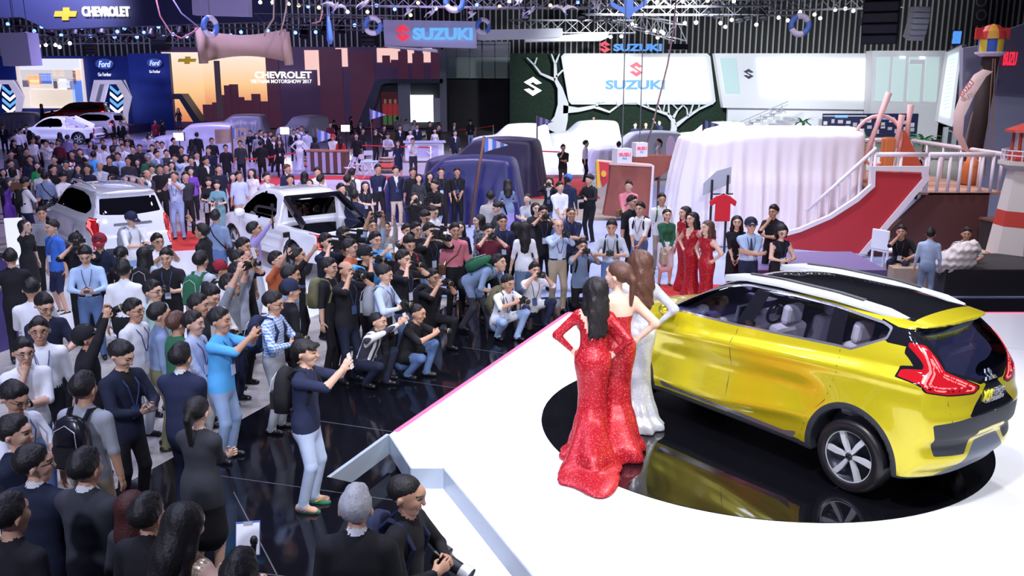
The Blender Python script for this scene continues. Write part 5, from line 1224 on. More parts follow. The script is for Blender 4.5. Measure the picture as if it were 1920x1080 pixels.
# stairs of the pavilion
sr = hub('staircase', 63, 1400, 255, 'white staircase with rail behind the long covered car', 'staircase')
for k in range(9): boxpx('step', 63+k*.1, 1360+k*13, 252-k*5.5, 1374+k*13, 256-k*5.5, 1.2, M_WHITE, sr)
q = MB(); a_ = at(1362,240,62.6); b_ = at(1478,190,62.6); q.bar(a_, b_, .06); q.bar(at(1362,246,62.6), at(1478,196,62.6), .04)
for k in range(6): q.bar(at(1366+k*20,240-k*8.6,62.6), at(1366+k*20,256-k*8.6,62.6), .04)
fin(q.build('handrail', M_GREYW), None); bpy.data.objects['handrail'].parent = sr; bpy.data.objects['handrail'].location = -Vector(sr.location)
def palm(px, py, Y, size, label, n=16, z=None):
    p = at(px, py, Y) if z is None else Vector((at(px,py,Y).x, Y, z)); t = empty('potted_palm', p, 0, label, 'plant', 'palms on the white stand'); rg = random.Random(int(px)); m = mat('palm_leaf', (.03,.17,.06), .5)
    for k in range(n):
        a = 2*PI*k/n+rg.uniform(-.2,.2); l = size*rg.uniform(.8,1.1); up = rg.uniform(.2,.9); q = MB(); V = []; F = []
        for i in range(5):
            u_ = i/4; r = l*u_; zz = l*(up*u_-.9*u_*u_*(.6)); w_ = .10*size*math.sin(PI*(u_*.8+.12)); c, s_ = math.cos(a), math.sin(a); V += [(r*c-w_*s_, r*s_+w_*c, zz), (r*c+w_*s_, r*s_-w_*c, zz)]
        for i in range(4): F.append((2*i, 2*i+1, 2*i+3, 2*i+2))
        q.add(V, F).build('frond', m, t)
    q = MB(); q.tube([(0,0,-size*.9),(0,0,0)], .04*size, 6); q.build('stem', mat('palm_stem', (.10,.07,.04), .7), t)
    q = MB(); q.lathe([(.12*size,-size*1.3),(.18*size,-size*.9),(.16*size,-size*.9),(0,-size*.92)], 12); q.build('pot', M_WHITE, t)
for px, py, Y, s_, lab in ((1362,236,62,1.0,'palm beside the staircase foot'),(1505,230,60,1.0,'palm behind the large white covered truck'),(1612,258,55,1.3,'palm beside the orange ship helm'),(1706,262,52,1.1,'palm left of the pavilion corner under the board'),(1732,262,50,1.1,'palm by the ship deck railing'),(1622,270,50,.9,'low palm in front of the navy board')): palm(px, py, Y, s_, lab)
# side wall with red lettering at the right edge
rw_ = hub('side_stand_wall', 25, 1900, 190, 'grey stand wall with red lettering at the right edge', 'stand wall')
polypx('wall_panel', 25.5, [(1806,90),(1872,80),(1990,70),(1990,420),(1800,420)], .2, mat('blue_grey_panel', (.32,.36,.48), .6), rw_); polypx('dark_panel', 25.2, [(1878,60),(1990,20),(1990,180),(1868,172)], .15, mat('slate_panel', (.10,.11,.17), .5), rw_)
textpx('letters', 'ISUZU', 25.1, 1880, 97, 1908, 123, E_RD, rw_, .02, .02, .1)
# ---------------------------------------------------------------- hung trusses, lamps and signs
def truss(label, a, b, w_=.45, n=None, Yg=None):
    a = Vector(a); b = Vector(b); t = empty('lighting_truss', (a+b)/2, 0, label, 'truss', 'roof trusses'); d = (b-a); L = d.length; d.normalize(); s_ = d.cross(Vector((0,0,1))).normalized(); o = (a+b)/2; up = Vector((0,0,1))
    cs = [s_*(w_/2)*i+up*(w_/2)*j for i, j in ((-1,-1),(1,-1),(1,1),(-1,1))]
    for c in cs: q = MB(); q.bar(a-o+c, b-o+c, .055); q.build('chord', M_TRUSS, t)
    n = n or max(4, int(L/w_/1.1)); q = MB()
    for k in range(n):
        p0 = a-o+d*(L*k/n); p1 = a-o+d*(L*(k+1)/n)
        for i in range(4):
            c0, c1 = cs[i], cs[(i+1) % 4]; q.bar(p0+(c0 if k % 2 else c1), p1+(c1 if k % 2 else c0), .03)
    x = q.build('lattice', M_TRUSS, t); x['kind'] = 'stuff'; hang(t, a.lerp(b,.12), a.lerp(b,.88))
    return t
LAMPM = {}
def spotlamp(p, aim, col, size, label, hang=0, clamp=None):
    t = empty('spot_lamp', p, 0, label, 'lamp', 'spot lamps on the trusses'); d = (Vector(aim)-Vector(p)).normalized(); t.rotation_euler = d.to_track_quat('Z', 'Y').to_euler(); t.scale = (size,)*3
    if 'm' not in LAMPM:
        q = MB(); q.lathe([(0,-.32),(.10,-.30),(.15,-.15),(.17,.10),(.19,.12),(.17,.12),(.15,.05)], 14); LAMPM['m'] = q.mesh('housing', M_LAMPB, True)
        q = MB(); q.lathe([(0,.075),(.155,.07)], 14); LAMPM['l'] = q.mesh('lens', None); LAMPM['l'].materials.append(None)
        q = MB(); q.bar((.2,0,-.05),(.2,0,-.5),.03,.06); q.bar((-.2,0,-.05),(-.2,0,-.5),.03,.06); q.bar((-.2,0,-.5),(.2,0,-.5),.03,.06); LAMPM['y'] = q.mesh('yoke', M_LAMPB)
    link('housing', LAMPM['m'], t); l = link('lens', LAMPM['l'], t); link('yoke', LAMPM['y'], t)
    if hang: q = MB(); Mi = (t.rotation_euler.to_matrix().inverted()); q.bar(Mi@Vector((0,0,.1)), Mi@Vector((0,0,hang))/size, .04); q.build('hanger', M_LAMPB, t)
    if clamp is not None: q = MB(); q.bar(Mi@Vector((0,-clamp[1],clamp[0]))/size, Mi@Vector((0,clamp[1],clamp[0]))/size, .05); q.build('clamp', M_LAMPB, t)
    l.material_slots[0].link = 'OBJECT'; l.material_slots[0].material = {'b': mat('lens_blue', (.12,.22,1), .3, emit=5), 'w': mat('lens_white', (1,.95,.90), .3, emit=6), 'o': mat('lens_amber', (1,.55,.22), .3, emit=4), 'd': mat('lens_dark', (.03,.03,.05), .1)}[col]
TR = [('long truss under the dark blue header at upper left', at(-40,62,58), at(370,52,58), .7), ('truss crossing behind the tan scroll', at(360,40,60), at(730,46,60), .75), ('second truss between scroll and lilac sign', at(480,36,56), at(760,40,56), .6),
      ('high truss above the lilac sign', at(560,-4,46), at(1100,2,46), .7), ('truss behind the white hanging panels', at(955,50,62), at(1190,50,62), .8), ('slanted truss over the roof sign', at(1130,20,58), at(1275,62,50), .8), ('long truss along the top centre', at(1090,12,50), at(1500,14,50), .8), ('truss at upper right above the speaker stack', at(1420,8,52), at(1690,2,52), .7), ('low truss behind the header', at(-40,75,66), at(430,72,66), .6),
      ('front truss over the blue anchor', at(880,4,44), at(1450,-2,44), .6)]
for lab, a_, b_, w_ in TR: truss(lab, a_, b_, w_)
LP = [(15,45,'b'),(50,63,'b'),(64,58,'b'),(78,50,'b'),(115,66,'b'),(153,52,'b'),(170,67,'b'),(215,69,'b'),(220,59,'b'),(233,53,'b'),(257,69,'b'),(270,61,'b'),(297,50,'b'),(307,69,'b'),(325,64,'b'),(350,68,'b'),(433,66,'b'),(452,60,'b'),(60,87,'w'),(73,86,'w'),(86,84,'w'),(104,84,'w'),(112,88,'w'),(131,81,'w'),
      (488,4,'w'),(511,4,'w'),(541,7,'w'),(578,12,'b'),(560,10,'o'),(598,14,'o'),(652,22,'w'),(706,10,'b'),(689,22,'o'),(740,17,'b'),(784,5,'o'),(817,16,'w'),(853,14,'o'),(894,9,'b'),(937,12,'o'),(955,2,'w'),(554,61,'b'),(592,60,'b'),(502,57,'b'),(770,28,'o'),(665,47,'b'),
      (1032,10,'o'),(1083,4,'b'),(1232,3,'o'),(1280,2,'b'),(1327,1,'o'),(1376,2,'w'),(1185,45,'w'),(1192,48,'w'),(1213,60,'w'),(1227,57,'w'),(1240,59,'w'),(1244,62,'w'),(1233,70,'w'),(1284,43,'w'),(1305,42,'w'),(1351,43,'w'),(1372,37,'w'),(1360,50,'w'),(1418,46,'w'),(1145,69,'w'),(1165,68,'w'),(1460,33,'w'),(1477,38,'w'),(1527,27,'w'),(1538,34,'w'),(1585,16,'w'),(1600,20,'w'),(1566,18,'w'),(1500,22,'w'),(1385,34,'d'),(1400,30,'d'),(1430,30,'d'),(1325,20,'d'),(1345,26,'d'),(1090,30,'d'),(985,30,'d'),(1140,32,'d'),(640,55,'d'),(610,58,'d'),(570,64,'d'),(530,62,'d'),(395,70,'d'),(190,60,'d'),(95,58,'d'),(140,62,'d'),(30,55,'d'),(240,66,'d'),(285,64,'d'),(340,60,'d')]
CN = {'b': 'blue glowing', 'w': 'white glowing', 'o': 'amber glowing', 'd': 'unlit black'}
LQ = []
for k, (x, y, c) in enumerate(LP):
    best = None
    for l_, u, v, w_ in TR:      # every lamp hangs from the truss it is seen at
        for f_ in [i/20 for i in range(21)]:
            c_ = u.lerp(v, f_); q_ = at(x, y, c_.y); dz = c_.z-q_.z; e_ = abs(c_.x-q_.x)+abs(dz)*(1 if dz > 0 else 1.6)
            if best is None or e_ < best[0]: best = (e_, c_.y, dz, l_, w_)
    Y = best[1]; p = at(x, y, Y); hang_ = best[2]+.3 if best[2] > 0 else min(-.3, best[2]-.1)
    if best[0] > 1.2 or best[2] <= .05: hang_ = 15.98-p.z
    LQ.append((p, Y, x, c, best[3], hang_, (best[2]-best[4]/2, best[4]/2+.06)))
ORD = 'first second third fourth fifth sixth seventh eighth ninth tenth eleventh twelfth thirteenth fourteenth fifteenth sixteenth seventeenth eighteenth nineteenth twentieth'.split()
LQ.sort(key=lambda r: r[2]); RK = {}
for k, (p, Y, x, c, tl_, hg, cp) in enumerate(LQ):
    r_ = RK[(c, tl_)] = RK.get((c, tl_), -1)+1; aim = (p.x*.55+(k % 5-2)*1.5, Y*.45, 1.0) if c != 'd' else (p.x, Y-4, 0)
    spotlamp(p, aim, c, (.62 if c != 'd' else 1.3)*Y/50, fitlabel(ORD[min(r_, 19)]+' '+CN[c]+' spot lamp from the left on the '+tl_), hg, cp)
# header ring
hd_ = hub('overhead_header', 56, 230, 50, 'dark navy overhead header with gold emblem and white lettering', 'sign')
polypx('fascia', 56, [(-60,4),(300,-60),(520,-60),(520,40),(390,44),(88,55),(40,32),(-60,34)], 1.0, M_NAVY, hd_); bowtie(55.9, 103, 14, 144, 38, M_GOLD, hd_, .2); textpx('letters', 'CHEVROLET', 55.9, 155, 12, 242, 31, E_W, hd_, .08, .03, 0)
# hanging cubes and panels
def hangbox(label, px0, py0, px1, py1, Y, dep, m, ry=0):
    t = boxpx('hanging_box', Y, px0, py0, px1, py1, dep, m, None, label, 'hanging box', None, 0, 'hung white boxes'); t.rotation_euler = (0, ry, 0)
    a = at(px0, py0, Y); b = at(px1, py0, Y); q = MB(); h_ = a.z - t.location.z
    for x in (a.x+.25*(b.x-a.x), a.x+.8*(b.x-a.x)): q.bar((x-t.location.x, 0, h_), (x-t.location.x, 0, h_+5), .025)
    q.build('wire', mat('steel_wire', (.30,.30,.34), .4, .8), t); hang(t, at((px0+px1)/2, py0+2, Y+dep/2)); return t
M_LIL = mat('lilac_panel', (.52,.52,.74), .5)
hangbox('tall pale box hung at the far upper left', 6, 61, 52, 123, 42, 1.0, M_LIL, R(-1.5)); hangbox('wide pale panel hung above the tan scroll', 361, -12, 464, 29, 44, .6, M_LIL, R(1.5))
sg = hub('hanging_sign', 54, 806, 90, 'lilac hanging sign with red emblem and pale blue lettering', 'sign'); polypx('panel', 54, [(718,37),(894,40),(893,90),(721,86)], .8, mat('sign_lilac', (.50,.48,.72), .5, emit=.08), sg); polypx('panel_lip', 53.9, [(718,86),(816,92),(816,97),(724,88)], 2.0, M_WHITE, sg)
s_logo(53.9, 742, 46, 768, 78, E_RD, sg, .12); textpx('letters', 'SUZUKI', 53.9, 774, 52, 886, 75, E_LB, sg, .1, .045)
hp = hub('hanging_fascia', 58, 1010, 78, 'white stepped panels hung beside the lilac sign', 'panel'); polypx('panel', 58, [(895,56),(1055,53),(1055,66),(1046,70),(905,75),(895,74)], 1.2, M_WHITE, hp); polypx('panel', 59, [(985,72),(1130,60),(1141,60),(1141,70),(1128,76),(985,78)], 1.2, M_WHITE, hp)
# ---- sea themed decorations
M_TAN = mat('tan_scroll', (.52,.36,.27), .7); M_LBL = mat('ring_blue', (.10,.22,.62), .5); M_LWH = mat('ring_white', (.72,.68,.80), .5)
scr = hub('paper_scroll', 33, 455, 118, 'large tan paper scroll banner hung at upper left', 'banner')
q = MB(); n = 14; V = []; F = []
for i in range(n+1):
    u_ = i/n; x = 372+u_*164; bow = 12*math.sin(PI*u_)
    for dy, yy in ((0, 54+bow*.8-u_*0+(6 if 0 else 0)), (1, 117-bow*1.0+3*u_)):
        p = at(x + (6 if yy > 90 else 0), yy + (-3*u_ if yy > 90 else 8*u_*(1-u_)), 33+.5*math.sin(PI*u_)); V.append(p-Vector(scr.location))
for i in range(n): F.append((2*i, 2*i+1, 2*i+3, 2*i+2))
V2 = [v+Vector((0,.05,0)) for v in V]; k = len(V); q.add(V+V2, F+[tuple(reversed([j+k for j in f])) for f in F]+[(2*i,2*i+2,2*i+2+k,2*i+k) for i in range(n)]+[(2*i+1,2*i+1+k,2*i+3+k,2*i+3) for i in range(n)]); q.build('sheet', M_TAN, scr, smooth=True)
for x, y0, y1 in ((374,52,119),(534,60,122)):
    q = MB(); q.tube([at(x,y0,33)-Vector(scr.location), at(x+8,y1,33)-Vector(scr.location)], .16, 10); q.build('rolled_edge', M_TAN, scr, smooth=True)
q = MB(); q.bar(at(406,114,33.2)-Vector(scr.location), at(413,222,33.2)-Vector(scr.location), .16); q.build('mast', mat('dark_mast', (.03,.018,.018), .7), scr)
def lifering(px, py, Y, r, tilt, label):
    t = empty('life_ring', at(px, py, Y), 0, label, 'life ring', 'hung life rings'); t.rotation_euler = (0, 0, tilt)
    for k in range(4):
        q = MB(); q.tube([(r*.74*math.cos(PI/2*(k+j/8)+.4), 0, r*.74*math.sin(PI/2*(k+j/8)+.4)) for j in range(9)], r*.25, 10); q.build('ring_section', M_LBL if k % 2 else M_LWH, t, smooth=True)
    hang(t, Vector(t.location)+Vector((0,0,r*.95)))
for px, py, Y, r, ti, lab in ((394,50,30,.36,R(62),'blue and white life ring over the tan scroll edge'),(699,48,34,.36,R(8),'blue and white life ring left of the lilac sign'),(852,3,30,.36,R(0),'blue and white life ring at the very top centre'),(906,49,36,.33,R(25),'blue and white life ring on the right end of the lilac sign'),(1500,47,32,.40,R(0),'blue and white life ring hung alone at upper right')): lifering(px, py, Y, r, ti, lab)
def gull(px, py, Y, sz, rz, bank, label):
    t = empty('seagull_model', at(px, py, Y), rz, label, 'seagull model', 'hung paper seagulls'); t.rotation_euler = (R(-35), bank, rz); m = mat('gull_white', (.72,.70,.82), .5)
    q = MB(); q.tube([(0,-.42*sz,0),(0,-.34*sz,.01),(0,-.15*sz,0),(0,.15*sz,0),(0,.38*sz,0)], [.015*sz,.05*sz,.085*sz,.07*sz,.02*sz], 8); q.build('gull_body', m, t, smooth=True)
    for s_ in (1,-1):
        q = MB(); P = [(0,-.14),(.28,-.22),(.62,-.06),(.80,.16),(.52,.10),(.22,.10),(0,.12)]; V = [(s_*x*sz, y*sz, .22*sz*math.sin(min(1,x/.5)*PI/2)-.10*sz*max(0,x-.5)/.3) for x, y in P]; V += [(x,y,z-.02*sz) for x,y,z in V]; n = len(P)
        q.add(V, [tuple(range(n)), tuple(range(2*n-1,n-1,-1))]+[(i,(i+1)%n,n+(i+1)%n,n+i) for i in range(n)]); q.build('wing', m, t)
    q = MB(); q.prism([(-.10*sz,.50*sz),(0,.32*sz),(.10*sz,.50*sz)], -.01, .01, 'XY'); q.build('tail', M_LBL, t); hang(t, Vector(t.location))
for px, py, Y, sz, rz, bk, lab in ((629,14,30,.55,30,10,'paper seagull with spread wings above the blue oar'),(684,8,31,.55,70,-20,'paper seagull tilted over the life ring'),(766,23,33,.50,100,15,'paper seagull left above the lilac sign'),(811,24,33,.50,60,-25,'paper seagull over the middle of the lilac sign'),(885,29,33,.45,80,10,'paper seagull at the right end of the lilac sign'),(974,4,30,.5,110,-10,'paper seagull cut by the top edge'),(996,22,31,.5,120,20,'paper seagull under the amber lamp'),(1056,18,30,.6,200,0,'paper seagull facing away left of the anchor'),(1118,12,31,.5,110,-30,'small paper seagull touching the anchor')): gull(px, py, Y, sz, R(rz), R(bk), lab)
an_ = empty('anchor_cutout', at(1178,33,28), 0, 'large blue anchor cutout at the top centre', 'anchor'); q = MB(); u_ = 28/FPX; q.prism([(x*u_, -y*u_) for x, y in ((0,4),(-10,-8),(-32,-20),(-34,-30),(-18,-20),(-8,-18),(-8,-52),(8,-52),(8,-18),(18,-20),(33,-36),(32,-22),(10,-8))], -.08, .08, 'XZ'); q.build('shank_and_arms', M_LBL, an_)
q = MB(); q.tube([(.22*math.cos(2*PI*k/16),0,.22*math.sin(2*PI*k/16)+1.0) for k in range(17)], .05, 6, False); q.build('anchor_ring', M_LBL, an_)
oar = empty('oar_cutout', at(619,83,30), 0, 'blue oar blade hung below the seagulls', 'oar'); q = MB(); q.tube([(0,0,0),(0,0,.15),(0,0,.30),(-.02,0,.7),(-.03,0,.85)], [.06,.11,.10,.07,.03], 8); q.build('blade', M_LBL, oar, smooth=True); q = MB(); q.bar((-.03,0,.8),(-.03,0,2.2),.03); q.build('oar_handle', M_LBL, oar)
hang(an_, at(1178,10,28)); hang(oar, at(619,60,30)); hang(scr, at(380,60,33), at(530,66,33)); hang(hd_, at(20,20,56.5), at(400,20,56.5)); hang(sg, at(740,45,54.4), at(870,45,54.4)); hang(hp, at(920,62,58.6), at(1120,66,59.6))
# ropes swinging from the truss
for k, (pts, c, lab) in enumerate(([[(292,-5),(300,30),(320,62),(340,72),(362,60),(372,52)], (.55,.22,.24), 'pink rope loop left of the tan scroll'], [[(322,-5),(340,25),(372,50)], (.30,.26,.45), 'dark rope running to the scroll corner'], [[(514,-5),(513,35),(500,55),(496,68)], (.40,.30,.20), 'brown rope above the scroll right end'], [[(540,-4),(532,40),(524,66)], (.45,.36,.26), 'second brown rope above the scroll right end'], [[(605,20),(600,40),(585,44)], (.50,.24,.22), 'red rope below the seagull'], [[(1268,-5),(1262,60),(1252,120),(1232,200),(1224,235),(1214,265)], (.30,.20,.22), 'twisted dark cable hanging down to the boxes'])):
    q = MB(); q.tube([at(x, y, 31) for x, y in pts], .028, 6); o = q.build('hanging_rope', mat('rope_%d' % k, c, .8), smooth=True); tag(o, lab, 'rope', 'ropes from the ceiling'); hang(o, at(*pts[0], 31))
# line array speakers
def linearray(px, py, Y, n, sz, lean, label, rz=0):
    t = empty('line_array_speaker', at(px, py, Y), rz, label, 'speaker', 'hung speakers'); z = 0; x = 0; a = 0; m = mat('speaker_black', (.010,.010,.014), .6)
    for k in range(n):
        q = MB(); q.box((0,0,0),(sz*1.5,sz*.9,sz*.42)); q.build('cabinet', m, t, (0, x, z), (a, 0, 0)); q = MB(); q.box((0,-sz*.46,0),(sz*1.4,.02,sz*.34)); g_ = q.build('grille', mat('speaker_grille', (.02,.02,.03), .4), t, (0, x, z), (a, 0, 0)); z -= sz*.44*math.cos(a); x += sz*.44*math.sin(a); a += lean
    hang(t, Vector(t.location))
linearray(1655, -8, 36, 5, .85, R(5), 'tall black curved speaker stack at upper right', R(-25)); linearray(1724, 18, 44, 6, .55, R(5), 'shorter black speaker stack right of the tall one', R(15)); linearray(300, 72, 66, 3, .75, R(2), 'black speaker stack above the blue stand', 0); linearray(168, 78, 66, 5, .42, R(9), 'slim curved black speaker column left of centre of the blue stand', 0); linearray(1268, 88, 40, 1, .55, 0, 'single black speaker hung on the twisted cable', R(20)); linearray(690, 66, 62, 3, .6, R(4), 'dark speaker stack below the life ring', 0)
# ---------------------------------------------------------------- other cars
WP = dict(body=M_WHITECAR, wheel_well=M_PLAST, side_window=M_DGLASS, rear_window=M_DGLASS, tail_lamp=M_RED, red_strip=M_REDL, bumper_insert=M_PLAST, chrome_bar=M_CHROME, bed_cover=M_BLK, cab_window=M_DGLASS, windscreen=M_DGLASS, roof_rail=M_SATIN, panel_gap=M_SEAM, pillar=M_BLK)
suvwin = [(2.45,1.22),(.4,1.22),(-.35,1.24),(-.62,1.36),(-.60,1.45),(-.30,1.62),(.2,1.68),(1.2,1.68),(1.55,1.63),(1.95,1.46)]
def suv_cuts(S):
    pil = [(.28,1.1),(.42,1.1),(.42,1.8),(.28,1.8)]; pb = [(1.20,1.1),(1.32,1.1),(1.26,1.8),(1.14,1.8)]; w0 = side_poly(suvwin)
    drs = [(1.22,1.2),(1.24,.45)]; 
    return plain_cuts(S, suvwin, [(0,1.60),(.60,1.60),(.66,1.26),(0,1.22)], [(.86,1.18),(.72,1.20),(.70,1.02),(.74,.70),(.80,.50),(.86,.50),(.84,.75),(.90,1.0)],
        [('windscreen', lambda V: np.maximum(np.maximum(1.55-V[:,0], V[:,0]-2.35), np.maximum(1.25-V[:,2], np.abs(V[:,1])-.62))), ('chrome_bar', rear_poly([(0,1.06),(.42,1.06),(.42,.995),(0,.995)], -.6)), ('bumper_insert', rear_poly([(0,.40),(.60,.40),(.64,.52),(0,.52)], -.6)), ('panel_gap', seam([(.36,1.2),(.36,.9),(.52,.62)], 0)), ('panel_gap', seam(drs, 0)), ('panel_gap', seam([(2.42,1.2),(2.40,.5)], 0)), ('panel_gap', lambda V: np.maximum(np.abs(np.abs(V[:,1])-.695)-.004, np.maximum(V[:,0]+.75, .62-V[:,2])))])
SUV['liner'] = 1.15; PICKUP['liner'] = .9
p = G(212, 516); suv = make_car('white_estate_car', SUV, suv_cuts(SUV), WP, .032, (-9.14, 21.04, .047), R(129), 'white off-road estate seen from behind with tall red tail lamps', wst='road')
for s_ in (1,-1):
    q = MB(); q.tube([(-.6,s_*.60,1.80),(-.3,s_*.615,1.86),(.6,s_*.62,1.885),(1.2,s_*.61,1.87),(1.5,s_*.58,1.78)], .025, 8); q.build('roof_rail', M_SATIN, suv, smooth=True)
    q = MB(); q.lathe([(0,-.12),(.07,-.10),(.10,0),(.08,.1),(0,.12)], 12, 'Y'); q.build('door_mirror', M_BLK, suv, (2.15,s_*1.0,1.22), smooth=True)
e = MB()
for k in range(3):
    t_ = PI/2+k*2*PI/3; c_, s_ = math.cos(t_), math.sin(t_); e.prism([(-(x*c_-y*s_), x*s_+y*c_) for x, y in ((0,0),(.04,.023),(.08,0),(.04,-.023))], 0, .02, 'YZ')
e.build('emblem', M_CHROME, suv, (-1.11,0,1.10)); q = MB(); q.box((-1.17,0,.86),(.02,.50,.13)); q.build('plate_panel', mat('white_plate', (.85,.85,.88), .4), suv)
pkwin = [(2.62,1.14),(1.0,1.14),(.93,1.28),(1.05,1.58),(1.25,1.66),(1.8,1.66),(2.1,1.56),(2.45,1.34)]
def pick_cuts(S, black=True):
    bed = lambda V: np.maximum(np.maximum(V[:,0]-.70, -1.0-V[:,0]), np.maximum(1.045-V[:,2], np.abs(V[:,1])-.78)); ex = [('windscreen', lambda V: np.maximum(np.maximum(2.02-V[:,0], V[:,0]-2.78), np.maximum(1.28-V[:,2], np.abs(V[:,1])-.62)))]
    if black: ex += [('bed_cover', bed), ('cab_window', lambda V: np.maximum(np.maximum(.70-V[:,0], V[:,0]-.95), np.maximum(1.18-V[:,2], np.maximum(V[:,2]-1.60, np.abs(V[:,1])-.60))))]
    ex += [('pillar', side_poly([(1.62,1.10),(1.74,1.10),(1.70,1.7),(1.58,1.7)])), ('panel_gap', seam([(.98,1.12),(.98,.80),(.80,.5)], 0)), ('panel_gap', seam([(1.70,1.12),(1.72,.45)], 0)), ('panel_gap', seam([(2.60,1.12),(2.62,.5)], 0)), ('panel_gap', seam([(.74,1.08),(.74,.45)], 0)), ('bumper_insert', rear_poly([(0,.48),(.75,.48),(.75,.60),(0,.60)], -.6))]
    return plain_cuts(S, pkwin, None, [(.86,1.04),(.74,1.04),(.74,.70),(.86,.72)], ex)
p = G(700, 512); pick = make_car('white_pickup', PICKUP, pick_cuts(PICKUP), WP, .032, (-4.01, 19.86, .047), R(131), 'white pickup truck with glossy black bed cover seen from behind', wst='road')
q = MB()   # sports bar behind the cab
for s_ in (1,-1): q.bar((.72,s_*.66,1.62),(-.25,s_*.74,1.10), .10, .16)
q.bar((.70,-.66,1.62),(.70,.66,1.62), .10, .12); q.build('sports_bar', M_BLK, pick, bevel=.03)
e2 = e.build('emblem', M_CHROME, pick, (-1.10,0,.86)); q = MB(); q.box((-1.10,0,.74),(.02,.6,.06)); q.build('tailgate_handle', M_CHROME, pick)
for s_ in (1,-1): q = MB(); q.lathe([(0,-.12),(.07,-.10),(.10,0),(.08,.1),(0,.12)], 12, 'Y'); q.build('door_mirror', M_WHITECAR, pick, (2.35,s_*1.0,1.18), smooth=True)
RP = dict(WP, body=mat('red_car_paint', (.32,.008,.012), .2, .3, coat=1))
pd = slab('podium', [(at(60,240,69).x,70),(at(215,240,69).x,70),(at(215,240,69).x,76),(at(60,240,69).x,76)], .14, .75, M_FBLUE, None); tag(pd, 'raised blue podium under the red car', 'podium')
make_car('red_estate_car', SUV, suv_cuts(SUV), RP, .06, (at(172,225,72).x, 72.6, .755), R(192), 'dark red estate car raised before the large bright screen', wst='road', liner=False)
p = G(196, 260, .14); make_car('white_crossover', SUV, suv_cuts(SUV), WP, .06, (p.x, p.y+.9, .145), R(170), 'white crossover parked below the red car', wst='road', liner=False)
p = G(146, 272, .14); pk2 = make_car('white_sports_pickup', PICKUP, pick_cuts(PICKUP, False), WP, .055, (p.x, p.y+.9, .145), R(184), 'white pickup truck with raked roll bar at far left', wst='road', liner=False)
q = MB()
for s_ in (1,-1): q.bar((.72,s_*.70,1.68),(-.45,s_*.80,1.10), .12, .3)
q.bar((.70,-.66,1.70),(.70,.66,1.70), .10, .12); q.build('sports_bar', M_WHITECAR, pk2, bevel=.03)
C_W = mat('white_cover_cloth', (.80,.84,.90), .6, sheen=.3); C_N = mat('navy_satin_cover', (.007,.009,.12), .42, sheen=.15, noise=.2, nscale=3); C_P = mat('dark_violet_cover', (.020,.016,.065), .5, sheen=.15); C_S = mat('silver_cover', (.62,.62,.76), .4, .15); C_K = mat('white_truck_cover', (.84,.80,.86), .6, sheen=.2)
cover('navy blue satin covered car behind the standing press row', 4.2, 2.0, .95, 850, 412, 172, C_N, .05, .66, .03)
cover('dark violet covered car behind the navy one', 4.5, 2.15, .95, 908, 362, 165, C_P, .055, .66, .028)
cover('very large white covered truck beside the red ship hull', 5.0, 3.0, 1.1, 1425, 446, 184, C_K, .055, .80, .12, True, .03, .14)
for lab, L, hg, px, py, hdg, m_ in (('white covered car at the left of the white stand',4.2,1.85,958,297,178,C_W),('white covered car with a red print below the tree trunk',4.2,1.85,1092,287,190,C_W),('white covered car nearest on the white stand',4.3,1.85,1190,322,184,C_W),('white covered car half hidden by the covered truck',4.2,1.7,1330,283,186,C_W),('silver covered car under the small grey portal',4.6,1.8,372,292,185,C_S),('silver covered car in front of the sunset screen',4.5,1.6,446,254,180,C_S),('silver covered car facing forward beside the display plate',4.4,1.75,570,266,250,C_S),('silver covered car at the far left edge',4.6,1.7,20,252,188,C_S)): cover(lab, L, hg, .93, px, py, hdg, m_, .07, .64, .06, False, .14 if py < 330 else 0)
# ---------------------------------------------------------------- sea themed stand in the middle
M_WOOD = mat('warm_wood', (.42,.20,.11), .6, noise=.35, nscale=6); M_WOODD = mat('dark_wood', (.16,.065,.05), .6, noise=.3, nscale=5); M_HULL = mat('red_brown_hull', (.30,.085,.06), .55, noise=.2, nscale=8); M_PALE = mat('pale_wood', (.62,.44,.32), .6, noise=.2, nscale=6); M_HRED = mat('red_hull_paint', (.50,.03,.04), .55); M_RAILW = mat('white_rail_paint', (.80,.74,.80), .4); M_ORG = mat('orange_wood', (.65,.20,.06), .5)
def gp(px, py, z=0): return G(px, py, z)
def pennant(px, ptop, pfoot, Yfoot_z, x2, y1, y2, label, lean=0, rad=.03):
    f = gp(px+lean, pfoot, Yfoot_z); Y = f.y; t = empty('pennant_flag', f, 0, label, 'flag', 'striped pennants')
    tp = at(px, ptop, Y); q = MB(); q.tube([(0,0,0), tp-f], rad, 8); q.build('pole', M_WOODD, t, smooth=True)
    a = at(px, y1, Y)-f; b = at(px, y2, Y)-f; c = at(x2, (y1+y2)/2, Y)-f; n = 6
    for k in range(n):
        u0, u1 = k/n, (k+1)/n; w0 = .12*math.sin(u0*5); w1 = .12*math.sin(u1*5); q = MB()
        V = [a.lerp(c,u0)+Vector((0,w0,0)), b.lerp(c,u0)+Vector((0,w0,0)), b.lerp(c,u1)+Vector((0,w1,0)), a.lerp(c,u1)+Vector((0,w1,0))]; V += [v+Vector((0,.015,0)) for v in V]
        q.add(V, [(0,1,2,3),(7,6,5,4),(0,4,5,1),(3,2,6,7),(0,3,7,4),(1,5,6,2)]).build('flag_stripe', M_LWH if k % 2 else M_LBL, t)
